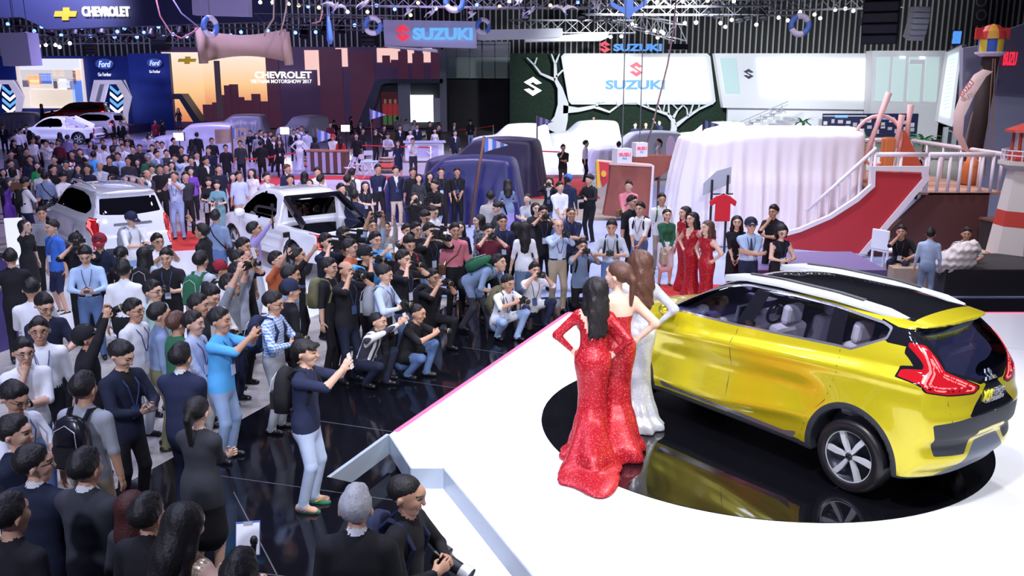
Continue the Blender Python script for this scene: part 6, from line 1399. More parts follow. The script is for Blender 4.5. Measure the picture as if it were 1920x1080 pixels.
pennant(595, 241, 318, 0, 632, 243, 268, 'blue and white pennant behind the wooden counter'); pennant(693, 203, 300, 0, 724, 205, 225, 'blue and white pennant left of the reception desk', 8); pennant(908, 256, 428, 0, 953, 257, 286, 'blue and white pennant in front of the covered cars', -28, .04); pennant(1007, 217, 330, 0, 1038, 218, 238, 'blue and white pennant right of the dark violet cover'); pennant(1318, 222, 330, 0, 1350, 224, 244, 'blue and white pennant above the covered truck'); pennant(434, 236, 322, 0, 463, 239, 262, 'blue and white pennant on the wooden arrow sign', 4)
f = gp(438, 322); t = empty('arrow_sign', f, 0, 'wooden arrow sign board on the striped pennant pole', 'sign'); q = MB(); w_ = [at(x, y, f.y+.1)-f for x, y in ((402,243),(432,242),(432,268),(404,270))]; q.prism([(p.x, p.z) for p in w_], .1, .16, 'XZ'); q.build('board', M_PALE, t); q = MB(); w_ = [at(x, y, f.y+.1)-f for x, y in ((440,240),(461,240),(461,262),(440,264))]; q.prism([(p.x, p.z) for p in w_], .1, .16, 'XZ'); q.build('board', M_PALE, t); q = MB(); q.tube([(0,.13,0),(0,.13,(at(436,238,f.y)-f).z)], .06, 8); q.build('post', M_PALE, t)
def barrel(px, py, r, hgt, z, label, txt=True):
    f = gp(px, py, z); t = empty('wooden_barrel', f, R(10), label, 'barrel', 'barrels with red letters'); n = 14; pr = [(0,.86),(.18,.93),(.5,1),(.82,.93),(1,.86)]
    for k in range(n):
        q = MB(); V = []; a0, a1 = 2*PI*k/n+.012, 2*PI*(k+1)/n-.012
        for u_, rr in pr:
            for a in (a0, a1): V.append((r*rr*math.cos(a), r*rr*math.sin(a), hgt*u_))
        q.add(V, [(2*i, 2*i+1, 2*i+3, 2*i+2) for i in range(4)]); q.build('stave', M_PALE if k % 2 else mat('pale_wood_b', (.52,.34,.22), .6), t)
    for u_, rr in ((.08,.90),(.30,.975),(.70,.975),(.92,.90)): q = MB(); q.lathe([(r*rr+.006,hgt*u_-.02),(r*rr+.010,hgt*u_),(r*rr+.006,hgt*u_+.02)], 28); q.build('hoop', M_LAMPB, t)
    q = MB(); q.lathe([(0,hgt*.97),(r*.86,hgt*.97)], 28); q.build('lid', M_PALE, t); q = MB(); q.lathe([(r*.8,0),(0,0)], 20); q.build('base', M_WOODD, t)
    if txt: text_obj('letters', 'ISUZU', r*1.5, hgt*.26, E_RD, t, (0,-r*1.03,hgt*.5), (PI/2,0,-R(10)), .01, .03)
    return t
barrel(585, 318, .36, .62, .05, 'wooden barrel with red lettering beside the counter'); barrel(727, 322, .40, .66, .05, 'wooden barrel with red lettering beside the white chairs')
# counter
f = gp(612, 325, .05); t = empty('wooden_counter', f, R(-8), 'wooden bar counter with striped front', 'counter'); q = MB(); q.box((0,.35,1.0),(1.9,.75,.07)); q.build('top', M_WOOD, t)
for k in range(10): q = MB(); q.box((-.81+k*.18,0,.48),(.165,.05,.94)); q.build('plank', M_WOODD if k % 2 else M_LIL, t)
q = MB(); q.box((0,.38,.48),(1.8,.64,.94)); q.build('cabinet', M_WOODD, t)
# folding chairs and table
def fchair(px, py, rz, label):
    t = empty('folding_chair', gp(px, py, .05), rz, label, 'chair', 'white folding chairs'); q = MB(); q.box((0,0,.45),(.42,.42,.03)); q.build('seat', M_WHITE, t); q = MB(); q.box((0,.20,.80),(.42,.025,.22)); q.build('backrest', M_WHITE, t)
    for x in (-.2,.2):
        q = MB(); q.bar((x,-.22,.0),(x,.20,.90),.03); q.build('leg', M_WHITE, t); q = MB(); q.bar((x*.9,.26,.0),(x*.9,-.16,.45),.03); q.build('leg', M_WHITE, t)
for px, py, rz, lab in ((657,334,R(-60),'white folding chair nearest the counter'),(672,327,R(-110),'white folding chair behind the folding table'),(690,318,R(-160),'white folding chair furthest back by the table'),(741,322,R(70),'white folding chair right of the second barrel')): fchair(px, py, rz, lab)
t = empty('folding_table', gp(694,334,.05), R(5), 'white folding table with pale blue top between chairs', 'table'); q = MB(); q.box((0,0,.72),(.75,.6,.03)); q.build('top', mat('pale_blue_top', (.55,.75,.9), .4), t)
for s_ in (1,-1):
    for y in (-.22,.22): q = MB(); q.bar((-.3*s_,y,0),(.3*s_,y,.71),.03); q.build('leg', M_WHITE, t)
# reception desk
f = gp(795, 303, .05); t = empty('reception_desk', f, R(6), 'white curved reception desk with emblem', 'desk'); q = MB(); q.prism([(-1.0,.0),(1.05,.0),(1.0,.9),(-.7,.9)], 0, .95, 'XY'); q.build('desk_body', M_WHITE, t, bevel=.08); q = MB(); q.box((.05,.42,1.0),(2.2,1.1,.06)); q.build('top', M_LIL, t); q = MB(); q.box((0,-.02,.55),(1.5,.03,.55)); q.build('front_panel', M_LIL, t)
q = MB(); q.prism([((u-.5)*.42, .6-(v-.5)*.46) for u, v in ((.52,0),(1,.33),(.70,.40),(.50,.27),(.36,.36),(1,.72),(.50,1),(0,.66),(.30,.60),(.50,.73),(.64,.64),(0,.28))], -.06, -.035, 'XZ'); q.build('emblem', M_CHROME, t, (.3,0,0))
# barrier posts with red belts
def barrier(pts, label):
    t = empty('belt_barrier', gp(*pts[0]), 0, label, 'barrier', 'red belt barriers'); o = t.location
    for k, p in enumerate(pts):
        b = gp(*p)-o; q = MB(); q.lathe([(.16,0),(.16,.02),(.03,.04),(.028,1.0),(0,1.0)], 12); q.build('post', M_WHITE, t, b, smooth=True)
        if k: a = gp(*pts[k-1])-o; q = MB(); q.bar(a+Vector((0,0,.92)), b+Vector((0,0,.92)), .01, .06); q.build('belt', mat('red_belt', (.75,.02,.03), .6), t)
barrier([(423,342),(490,338),(566,322)], 'red belt barrier left of the wooden counter'); barrier([(664,306),(730,308),(808,312)], 'red belt barrier before the reception desk'); barrier([(850,270),(892,266),(925,260)], 'red belt barrier by the dark doorway'); barrier([(1010,320),(1050,322)], 'red belt barrier at the edge of the white stand')
# display plate, flood lamps
f = gp(598, 262, .14); t = empty('display_plate', f, R(-15), 'tilted white display plate with a car drawing', 'display board'); q = MB(); q.box((0,0,.95),(1.25,.08,1.25), rx=R(-20)); q.build('plate', M_WHITE, t); q = MB(); q.box((0,-.05,.95),(1.0,.02,.75), rx=R(-20)); q.build('picture', mat('pale_green_picture', (.62,.72,.66), .5), t); q = MB(); q.bar((0,.2,0),(0,.1,.9),.08); q.build('post', M_GREYW, t)
for px, py, lab in ((340,308,'bright flood lamp glaring in the crowd at left'),(537,292,'bright flood lamp beside the men in suits'),(650,285,'small flood lamp left of the black shirted man')):
    f = gp(px, py); t = empty('flood_lamp', f, 0, lab, 'lamp', 'floor flood lamps'); q = MB(); q.tube([(0,0,0),(0,0,1.25)], .03, 6); q.build('stand', M_LAMPB, t); q = MB(); q.box((0,0,1.4),(.55,.16,.42)); q.build('housing', M_LAMPB, t); q = MB(); q.box((0,-.09,1.4),(.48,.02,.36)); q.build('lens', mat('flood_lens', (1,.97,.9), .3, emit=30), t)
# hull panels and wooden T sign
t = hub('ship_prow', 27.5, 1185, 412, 'curved red brown ship prow with white edge and red flag panel', 'ship prow')
polypx('hull', 27.5, [(1145,306),(1223,311),(1217,412),(1132,404),(1138,372),(1143,340)], .5, M_HULL, t); polypx('edge_trim', 27.4, [(1223,310),(1227,311),(1221,413),(1216,413)], .6, M_RAILW, t); polypx('top_deck', 27.45, [(1122,302),(1145,304),(1223,310),(1223,313),(1142,309)], .6, mat('pinkish_deck', (.72,.50,.46), .5), t); polypx('flag_panel', 27.35, [(1122,303),(1142,306),(1141,340),(1130,352),(1124,330)], .1, mat('flag_red', (.62,.04,.06), .5), t); polypx('flag_disc', 27.3, [(1132+5*math.cos(k*PI/6), 326+6*math.sin(k*PI/6)) for k in range(12)], .05, mat('flag_yellow', (.85,.50,.05), .5), t); polypx('edge_trim', 27.3, [(1118,302),(1123,303),(1126,352),(1120,352)], .3, mat('flag_yellow', (.85,.50,.05), .5), t)
hf = hub('far_hull', 28.6, 1235, 400, 'brown ship hull panel behind the prow', 'ship hull'); polypx('hull', 28.6, [(1188,292),(1273,292),(1270,306),(1240,330),(1200,340),(1188,330)], .4, M_HULL, hf); boxpx('leg', 28.7, 1196, 335, 1204, 407, .2, M_WOODD, hf); boxpx('leg', 28.7, 1232, 320, 1238, 407, .2, M_WOODD, hf)
f = gp(1285, 302+26); t = empty('wooden_sign', f, 0, 'brown wooden T shaped sign before the covered cars', 'sign'); Yq = f.y; polypx('board', Yq, [(1256,264),(1306,259),(1306,270),(1282,275),(1256,280)], .12, M_WOOD, t); polypx('post', Yq+.13, [(1282,266),(1288,266),(1289,302),(1281,302)], .12, M_WOOD, t)
def letterbox(px0, py0, px1, py1, Y, label):
    t = hub('hanging_cube', Y, (px0+px1)/2, py1, label, 'hanging cube', 'lettered hanging cubes'); o = t.location; a = at(px0,py1,Y); b = at(px1,py0,Y); w_ = b.x-a.x; h_ = b.z-a.z
    q = MB(); q.box((0,w_/2,h_/2),(w_,w_,h_)); q.build('cube', mat('cube_white', (.82,.76,.82), .5), t); text_obj('letters', 'ISUZU', w_*.78, h_*.2, E_RD, t, (0,-.01,h_*.62), (PI/2,0,0), .005, .02); text_obj('small_letters', 'MU-X', w_*.3, h_*.1, E_BL, t, (0,-.01,h_*.36), (PI/2,0,0), .005, .02); t.rotation_euler = (0,0,R(14)); q = MB(); q.bar((0,w_/2,h_),(0,w_/2,16-o.z),.02); q.build('wire', MATS['steel_wire'], t)
letterbox(1156, 279, 1186, 306, 22.5, 'white hanging cube with red lettering over the prow'); letterbox(1191, 268, 1215, 294, 23.5, 'smaller white hanging cube with red lettering behind the first')
# small round sign on a post by the prow
f = gp(1252, 405); t = empty('post_sign', f, 0, 'grey rounded sign on a white post by the prow', 'sign'); q = MB(); q.bar((0,0,0),(0,0,1.9),.08); q.build('post', M_WHITE, t); q = MB(); q.prism([(.30*math.cos(k*PI/8)*.5, 2.1+.42*math.sin(k*PI/8)) for k in range(16)], -.04, .04, 'XZ'); q.build('board', mat('mauve_board', (.30,.22,.34), .5), t)
# shirt rack
f = gp(1350, 478); t = empty('shirt_rack', f, 0, 'dark rack holding a red shirt beside the covered truck', 'rack'); q = MB(); q.bar((-.28,0,0),(-.28,0,1.85),.05); q.build('post', M_LAMPB, t); q = MB(); q.bar((.12,.1,0),(.12,.1,1.95),.05); q.build('post', M_LAMPB, t); q = MB(); q.prism([(-.46,1.45),(.2,1.75),(.2,2.15),(-.15,2.05),(-.46,1.75)], .12, .15, 'XZ'); q.build('board', M_GREYW, t); q = MB(); q.bar((-.28,0,1.5),(.25,.05,1.5),.03); q.build('rail', M_LAMPB, t)
sh = empty('red_shirt', f+Vector((0,-.03,.84)), 0, 'red t-shirt hanging on the dark rack', 'shirt'); sh.scale = (.72,)*3; q = MB(); q.prism([(-.26,0),(.26,0),(.25,.62),(.42,.50),(.46,.68),(.22,.86),(.08,.90),(-.08,.90),(-.22,.86),(-.46,.68),(-.42,.50),(-.25,.62)], -.05, .05, 'XZ'); q.build('shirt_body', cloth('red'), sh, bevel=.03); q = MB(); q.tube([(-.2,0,.86),(0,0,.96),(.2,0,.86)], .012, 6); q.build('hanger', M_WHITE, sh)
# plinth behind the red gown ladies
slab('plinth', [(4.6,17.6),(5.4,19.6),(7.4,19.6),(7.4,17.6)], .03, .55, mat('violet_plinth', (.16,.12,.30), .5), None); tag(bpy.data.objects['plinth'], 'dark violet plinth behind the guard and ladies', 'plinth')
# ---------------------------------------------------------------- ship deck at right
Yd = 21.6; t = hub('ship_deck', Yd, 1700, 470, 'raised ship deck with red hull panel and white railings', 'ship deck')
polypx('hull_panel', Yd, [(1427,449),(1500,432),(1560,407),(1608,376),(1640,348),(1641,322),(1729,326),(1728,342),(1690,390),(1622,476),(1520,470),(1440,462)], .18, M_HRED, t)
polypx('hull_trim', Yd-.05, [(1424,448),(1500,428),(1556,404),(1604,372),(1634,346),(1634,312),(1742,312),(1742,338),(1625,476),(1612,476),(1730,336),(1728,323),(1642,320),(1641,350),(1610,378),(1560,410),(1502,435),(1430,455)], .12, M_RAILW, t)
polypx('deck_front', Yd+.15, [(1742,362),(1856,362),(1840,500),(1660,500),(1625,474)], .2, mat('dark_brown_fascia', (.09,.03,.028), .6), t)
zdk = at(1742,362,Yd).z
q = MB(); xs0 = at(1735,362,Yd).x; xs1 = at(1860,362,Yd).x; npl = 12
for k in range(npl):
    y0 = Yd+.15+k*.45; b = MB(); b.box2((xs0-.75,y0,zdk-.06),(xs1+.4,y0+.43,zdk)); fin(b.build('plank', mat('deck_plank_%d' % (k % 3), [(.46,.28,.20),(.52,.33,.24),(.42,.25,.18)][k % 3], .5)), t)
def railrun(p0, p1, n, nm='railing', h_=.9):
    q = MB(); a = Vector(p0); b = Vector(p1); q.tube([a+Vector((0,0,h_)), b+Vector((0,0,h_))], .055, 8); o = q.build('handrail', M_RAILW, None, smooth=True); fin(o, t); 
    for k in range(n+1):
        c = a.lerp(b, k/n); q = MB(); q.tube([c, c+Vector((0,0,h_))], .038, 8); fin(q.build('baluster', M_RAILW, None, smooth=True), t)
pts = [at(1640,352,Yd), Vector((xs0+.2,Yd+.1,zdk)), Vector((xs1-.1,Yd+.1,zdk))]
railrun((at(1640,350,Yd).x,Yd+.1,zdk),(xs0,Yd+.1,zdk),2); railrun((xs0+.05,Yd+.1,zdk),(xs1,Yd+.1,zdk),6); railrun((xs0-.6,Yd+5.3,zdk),(xs1+.2,Yd+5.3,zdk),7); railrun((xs1+.25,Yd+.2,zdk),(xs1+.25,Yd+5.2,zdk),5)
q = MB(); a = at(1512,432,Yd); b = at(1640,350,Yd); q.tube([a+Vector((0,.1,.45)), a.lerp(b,.4)+Vector((0,.1,.62)), b+Vector((0,.1,.9))], .045, 8); fin(q.build('handrail', M_RAILW, None, smooth=True), t)
for k in range(7):
    x = 1512+k*20; y = np.interp(x, [1500,1560,1608,1640], [432,407,376,348]); c = at(x, y, Yd)+Vector((0,.1,0)); q = MB(); q.tube([c, c+Vector((0,0,.45+.42*k/6))], .03, 6); fin(q.build('baluster', M_RAILW), t)
# helm on the deck
hz = zdk; hx = at(1665,300,Yd+2).x; t2 = empty('ship_helm', (hx,Yd+2.2,hz), 0, 'orange and pink ship helm stand on the deck', 'ship helm')
q = MB(); q.lathe([(.75,0),(.75,.08),(.55,.14),(0,.14)], 20); q.build('round_base', M_WOOD, t2, (.25,0,0)); q = MB(); q.box((.05,0,.62),(.28,.3,1.1)); q.build('post', M_ORG, t2, bevel=.05); q = MB(); q.prism([(.35,.25),(.42,1.35),(1.05,.25)], -.1, .0, 'XZ'); q.build('sail', mat('helm_red', (.55,.10,.05), .5), t2)
for a_, b_ in (((-.55,0,.55),(-.05,0,2.3)),((.55,.1,1.1),(.58,.1,2.0)),((.22,-.05,.9),(.32,-.05,1.75))): q = MB(); q.tube([a_, Vector(a_).lerp(Vector(b_),.5), b_], [.09,.06,.09], 8); q.build('spoke', mat('helm_pink', (.85,.50,.48), .5), t2, smooth=True)
q = MB(); q.tube([(-.55+.62*math.cos(k*PI/10), .06, 1.1+.62*math.sin(k*PI/10)) for k in range(21)], .05, 6, False); q.build('helm_wheel', MATS['helm_pink'], t2, (.35,0,0), smooth=True)
# mast, crow's nest, sail banner
Ym = 23.4; m0 = at(1818,322,Ym); m1 = at(1858,105,Ym); t = empty('ship_mast', (m0.x,Ym,zdk), 0, 'leaning dark mast with red and yellow crow nest', 'mast'); o = t.location
q = MB(); q.tube([Vector((m0.x,Ym,zdk))-o, m1-o], .20, 12); q.build('pole', mat('dark_mast', (.03,.018,.018), .7), t, smooth=True)
q = MB(); q.tube([Vector((m0.x,Ym-.02,zdk))-o, Vector((m0.x+.12,Ym-.02,zdk+.9))-o], .24, 12); q.build('mast_foot', M_ORG, t, smooth=True)
c = at(1856,106,Ym)-o; k_ = Ym/FPX
q = MB(); q.lathe([(0,0),(.22,0),(.36,.07),(.36,.11),(0,.11)], 20); q.build('platform', M_LWH, t, c)
for k in range(8):
    a0 = 2*PI*k/8; q = MB(); q.lathe([(.29,.11),(.30,.42)], 4, 'Z', (0,0,0), a0, a0+PI/4); q.build('nest_panel', [mat('nest_yellow', (.80,.62,.06), .5), mat('nest_blue', (.05,.12,.55), .5)][k % 2], t, c); q = MB(); q.lathe([(.34,.42),(.30,.60),(.16,.74),(.02,.78)], 4, 'Z', (0,0,0), a0, a0+PI/4); q.build('nest_roof', [mat('nest_red', (.70,.05,.05), .5), mat('nest_amber', (.85,.45,.05), .5)][k % 2], t, c)
q = MB(); q.box((0,0,.55),(.85,.05,.28)); q.build('nest_flag', mat('nest_red', (.70,.05,.05), .5), t, c)
s_ = hub('sail_banner', 22.8, 1835, 300, 'curved pale pink sail banner with red lettering by the mast', 'banner'); q = MB(); V = []; F = []
sp = [(1853,130,18,0),(1838,140,22,.1),(1815,175,24,.3),(1798,215,20,.45),(1797,250,17,.4),(1812,280,12,.2),(1836,301,3,0)]
for x, y, w_, dy in sp: V += [at(x-w_/2,y,22.8-dy)-s_.location, at(x+w_/2,y+4,22.8-dy)-s_.location]
n = len(V); V += [v+Vector((0,.03,0)) for v in V]; F = [(2*i,2*i+1,2*i+3,2*i+2) for i in range(len(sp)-1)]; q.add(V, F+[tuple(reversed([j+n for j in f])) for f in F]+[(2*i,2*i+2,2*i+2+n,2*i+n) for i in range(len(sp)-1)]); q.build('sail', mat('sail_pink', (.82,.62,.58), .6), s_, smooth=True)
text_obj('letters', 'ISUZU', .42, .14, mat('faded_red', (.75,.25,.25), .5), s_, at(1812,166,22.4)-s_.location, (PI/2,R(-52),0), .005, .02)
# ropes from the mast
for k, (a_, b_) in enumerate((((1862,110),(1846,330)),((1866,110),(1858,330)),((1824,210),(1800,300)))): q = MB(); q.bar(at(*a_,23)-o, at(*b_,23)-o, .02); q.build('rigging', mat('rigging_rope', (.30,.18,.12), .8), bpy.data.objects['ship_mast'])
# ---------------------------------------------------------------- lighthouse
f = Vector((at(1905,520,19.5).x, 19.5, .03)); t = empty('lighthouse_model', f, R(22), 'white and red striped lighthouse model at the right edge', 'lighthouse')
M_LHW = mat('lighthouse_white', (.66,.62,.58), .5); M_LHR = mat('lighthouse_red', (.50,.05,.035), .5); segs = [(0,.50,M_LHR),(.50,1.12,M_LHW),(1.12,1.45,M_LHR),(1.45,2.35,M_LHW)]; rl = lambda z: .72-.13*z
for z0_, z1_, m_ in segs: q = MB(); q.lathe([(rl(z0_),z0_),(rl(z1_),z1_)], 8); q.build('tower_band', m_, t)
q = MB(); q.lathe([(.42,2.30),(.62,2.42),(.62,2.50),(0,2.50)], 8); q.build('gallery', M_LHW, t)
for k in range(16): a = 2*PI*k/16; q = MB(); q.bar((.56*math.cos(a),.56*math.sin(a),2.5),(.56*math.cos(a),.56*math.sin(a),2.72),.02); q.build('gallery_post', M_RAILW, t)
for z in (2.62,2.72): q = MB(); q.tube([(.56*math.cos(2*PI*k/24),.56*math.sin(2*PI*k/24),z) for k in range(25)], .015, 6, False); q.build('gallery_rail', M_RAILW, t)
q = MB(); q.lathe([(.44,2.5),(.44,2.72)], 8); q.build('lantern_base', M_LHR, t); q = MB(); q.lathe([(.36,2.72),(.36,3.12)], 8); q.build('lantern_glass', mat('lantern_pane', (.50,.48,.50), .3), t)
for k in range(8): a = 2*PI*k/8; q = MB(); q.bar((.37*math.cos(a),.37*math.sin(a),2.72),(.37*math.cos(a),.37*math.sin(a),3.12),.05); q.build('lantern_post', M_LHR, t)
q = MB(); q.lathe([(.56,3.10),(.54,3.15),(.10,3.34),(0,3.34)], 8); q.build('roof', M_LHR, t)
for k in range(4): a = 2*PI*k/4; q = MB(); q.bar((.14*math.cos(a),.14*math.sin(a),3.28),(.02*math.cos(a),.02*math.sin(a),3.72),.035); q.build('finial_leg', M_LHR, t)
q = MB(); q.lathe([(.17,3.55),(.17,3.58),(0,3.58)], 8); q.build('finial_disc', M_LHR, t)
# ---------------------------------------------------------------- backstage clutter at right
zc = .012
f = gp(1870, 560, zc); t = empty('black_platform', (f.x+.3,f.y+1.0,zc), 0, 'low black platform box behind the yellow car', 'platform'); q = MB(); q.box((0,0,.28),(2.6,1.7,.56)); q.build('box', mat('black_felt', (.02,.02,.025), .8), t, bevel=.02)
f = gp(1885, 500, .03); t = empty('equipment_case', (f.x+.2,f.y+.4,.03), R(8), 'dark wooden equipment case beside the lighthouse', 'case'); q = MB(); q.box((0,0,.5),(.95,.8,1.0)); q.build('case_body', mat('dark_case', (.035,.025,.022), .6), t, bevel=.02); q = MB(); q.box((0,0,1.01),(.99,.84,.05)); q.build('lid', M_WOODD, t)
for k, (px, py, d, lab) in enumerate(((1705,535,(.9,.6,.42),'cardboard box under the seated man in black'),(1770,520,(.95,.6,.5),'cardboard box behind the boy in blue shirt'),(1815,512,(.9,.6,.48),'cardboard box under the man in striped polo'))):
    f = gp(px, py, .03); t = empty('cardboard_box', f, R(5*k-4), lab, 'box', 'cardboard boxes'); q = MB(); q.box((0,0,d[2]/2),d); q.build('carton', mat('cardboard', (.42,.32,.24), .8), t, bevel=.01); q = MB(); q.box((0,0,d[2]),(d[0],.06,.004)); q.build('tape', M_PALE, t)
f = gp(1785, 505, .53); pr = [Prim((0,0,.1),(.3,.05,.15),.22,.26,0,None,1,.06), Prim((.2,0,.3),(.45,.0,.42),.20,.16,0,None,1,.06), Prim((-.2,0,.1),(-.05,0,.2),.15,.15,0,None,1,.06)]; V, Q = grow_prims(pr, .03, label=False); V = V + .018*np.sin(V[:, [1,2,0]]*43); o = link('cloth_bundle', mesh_np('cloth_bundle', V, np.concatenate([Q, Q[:, -1:]], 1), mat('white_crumpled_cloth', (.70,.66,.64), .8)), None, (f.x-.1,f.y,.54)); tag(o, 'heap of crumpled white cloth on the cardboard boxes', 'cloth heap')
f = gp(1658, 505, .03); t = empty('white_chair', f, R(120), 'white plastic chair beside the seated man in black', 'chair'); q = MB(); q.box((0,0,.45),(.46,.46,.05)); q.build('seat', M_WHITE, t, bevel=.02); q = MB(); q.box((0,.22,.70),(.46,.04,.45)); q.build('backrest', M_WHITE, t, bevel=.02)
for x in (-.2,.2):
    for y in (-.2,.2): q = MB(); q.bar((x,y,0),(x,y,.44),.04); q.build('leg', M_WHITE, t)
# ---------------------------------------------------------------- left edge pieces
f = gp(35, 498, .045); t = empty('white_sign_board', f, R(18), 'upright white sign board beside the white estate', 'sign board'); q = MB(); q.box((0,0,.55),(.36,.10,1.1)); q.build('board', mat('lit_white_board', (.9,.9,.95), .5, emit=.4), t, bevel=.01); q = MB(); q.box((0,0,.02),(.5,.3,.04)); q.build('base', M_GREYW, t)
f = gp(2, 660); t = empty('violet_screen', (f.x-.25,f.y,0), R(-15), 'dark violet glowing panel at the left edge', 'panel'); q = MB(); q.box((0,0,.75),(.5,.9,1.5)); q.build('cabinet', mat('violet_panel', (.05,.035,.16), .4, emit=.25), t); q = MB(); q.box((0,0,1.5),(.54,.94,.03)); q.build('top', M_LAMPB, t)
f = gp(66, 392); t = empty('laptop_table', f, R(10), 'small white table with papers behind the white estate', 'table'); q = MB(); q.box((0,0,.95),(.9,.55,.05)); q.build('top', M_WHITE, t); q = MB(); q.bar((0,0,0),(0,0,.93),.10); q.build('leg', M_GREYW, t)
f = gp(136, 385); t = empty('flower_stand', f, 0, 'white and red flower arrangement behind the white estate', 'flowers'); q = MB(); q.lathe([(.16,0),(.10,.05),(.06,.9),(.20,1.05),(0,1.05)], 12); q.build('stand', M_WHITE, t, smooth=True); rg = random.Random(4); q = MB(); q.lathe([(0,1.0),(.06,1.0),(.07,1.05)], 6)
bl = MB(); bl.lathe([(0,-.05),(.04,-.04),(.055,0),(.04,.04),(0,.05)], 6); bm1 = bl.mesh('blossom', mat('white_petals', (.85,.85,.85), .6)); bm2 = bl.mesh('blossom_red', mat('red_petals', (.6,.03,.05), .6)); bm3 = bl.mesh('leafy', mat('green_leaf', (.04,.20,.06), .6))
for k in range(60):
    a = rg.uniform(0, 2*PI); u_ = rg.uniform(0, 1); r = .34*math.sqrt(1-u_*u_*.7)*rg.uniform(.6, 1); link('blossom', [bm1,bm1,bm2,bm3][k % 4], t, (r*math.cos(a), r*math.sin(a), 1.1+.34*u_))
build_hero()
# ---------------------------------------------------------------- the crowd: head pixel, facing, pose, sex, fit, top, bottom, hair, extras, label
def crowd(rows):
    for r in rows:
        kw = r[11] if len(r) > 11 else {}
        person(*r[:10], fitlabel(r[10]), **kw)
# hostesses on the stage
Z = dict(z0=ZS+.004)
crowd([
 (1108,548,165,'hip','f','gown train vback long','sequinr','-','wavy','','woman with long black curls in red sequin gown with train, nearest the camera',dict(hy=30,foot=(1108,848),**Z)),
 (1152,520,188,'hip','f','gown flare strapless','sequinr','-','pony','','woman in strapless red gown with bare back and brown hair',dict(hy=45,hc='brown',foot=(1152,832),**Z)),
 (1192,497,185,'hip','f','gown long','sequins','-','wavy','','woman in silver sequin gown with wavy brown hair by the car',dict(hy=20,hc='brown',foot=(1190,795),**Z)),
 (1283,400,300,'stand','f','gown sleeveless','sequinr','-','wavy','','woman in red gown half hidden behind the other two beyond the bonnet',dict(hgt=1.68,z0=.037)),
 (1297,412,310,'hip','f','gown vneck sleeveless','sequinr','-','wavy','','smiling woman in red gown with plunging neckline beyond the bonnet',dict(hgt=1.70,z0=.037)),
 (1325,428,300,'hip','f','gown sleeveless','sequinr','-','wavy','','woman in red gown with brown wavy hair, hand on hip beyond the bonnet',dict(hgt=1.66,hc='brown',z0=.037)),
])
B = dict(z0=.013)
# front row at the bottom of the picture
crowd([
 (20,968,165,'stand','m','tee','black','black','short','lan','man in black t-shirt at the bottom left corner, seen from behind',dict(hy=-10)),
 (66,873,175,'clasp','m','suit','dnavy','dnavy','short','glasses','balding man in navy suit turning his head left, back to camera',dict(hy=-55)),
 (162,880,165,'clasp','m','suit','char','char','short','','man in charcoal suit with white collar seen from behind at lower left'),
 (250,952,172,'stand','f','shirt','char','black','longred','','woman with long red brown hair at the bottom left',dict(hc='redbrown',hgt=1.52)),
 (278,968,165,'stand','m','shirt short','black','black','short','lan','man in black collared shirt at the bottom, seen from behind',dict(hgt=1.67)),
 (350,985,150,'clip','f','gown sleeveless vback','gold','-','long','','woman in champagne beaded gown holding clipboard at the bottom',dict(hgt=1.70)),
 (452,1082,180,'stand','m','tee','black','black','short','','top of a dark haired head at the bottom picture edge'),
 (668,955,180,'stand','m','suit','black','black','short','','grey haired man in black suit seen from behind at the bottom',dict(hc='grey',hgt=1.74,**B)),
 (764,930,70,'camlow','m','shirt','black','black','buzz','pack=navy','man with cropped hair and goatee carrying a telephoto camera at the bottom',dict(hy=10,**B)),
 (30,815,95,'clasp','m','suit','dnavy','dnavy','short','watch','man in dark suit in profile at the left edge'),
 (28,748,70,'phone','m','tee','white','jean','short','glasses ph lan','man in white polo with purple lanyard reading phone at left edge'),
 (45,662,40,'chin','m','tee','white','jean','short','glasses watch','man in white t-shirt with hand on his chin at left'),
 (74,622,25,'stand','m','shirt','white','black','short','glasses lan','man in white shirt and glasses facing forward behind the chin toucher'),
 (84,574,50,'phone','m','tee','dnavy','black','short','glasses phW','man in dark polo and glasses with a white phone at left'),
 (158,730,172,'stand','m','tee','grey','khaki','short','pack=leather lan','man in grey t-shirt with black leather backpack'),
 (228,668,62,'phone','m','suit blackshirt','dnavy','black','short','lan ph','smiling man in black suit with dark shirt holding phones',dict(hy=15)),
 (164,635,115,'raise_','m','suit blackshirt','black','black','cap','cap=black cam','man in black cap and jacket lifting a camera overhead'),
 (340,672,170,'clasp','m','suit','navy','navy','short','','man in navy suit seen from behind near the black floor'),
 (372,772,165,'cross','f','suit skirt','char','black','pony','','woman in black skirt suit with ponytail seen from behind'),
 (364,608,80,'clasp','m','shirt','check','offw','short','lan belt','man in fine blue check shirt and pale trousers watching the stage',dict(hgt=1.66)),
 (413,603,80,'phoneup','m','tee','sblue','ljean','short','lan belt ph','man in bright blue polo filming with his phone at the floor edge'),
 (574,662,82,'phoneup','m','tee','navy','lblue','fringe','pack=black phW','young man in navy t-shirt and pale blue trousers with flip flops',dict(hgt=1.72,**B)),
 (332,608,150,'stand','m','tee','dgreen','black','short','','man in dark green top behind the navy suit',dict(hgt=1.64,hc='brown')),
])
boy = [o for o in bpy.data.objects if o.get('label', '').startswith('young man in navy')][0]; boy.data.materials[SHOE] = SKINS[0]
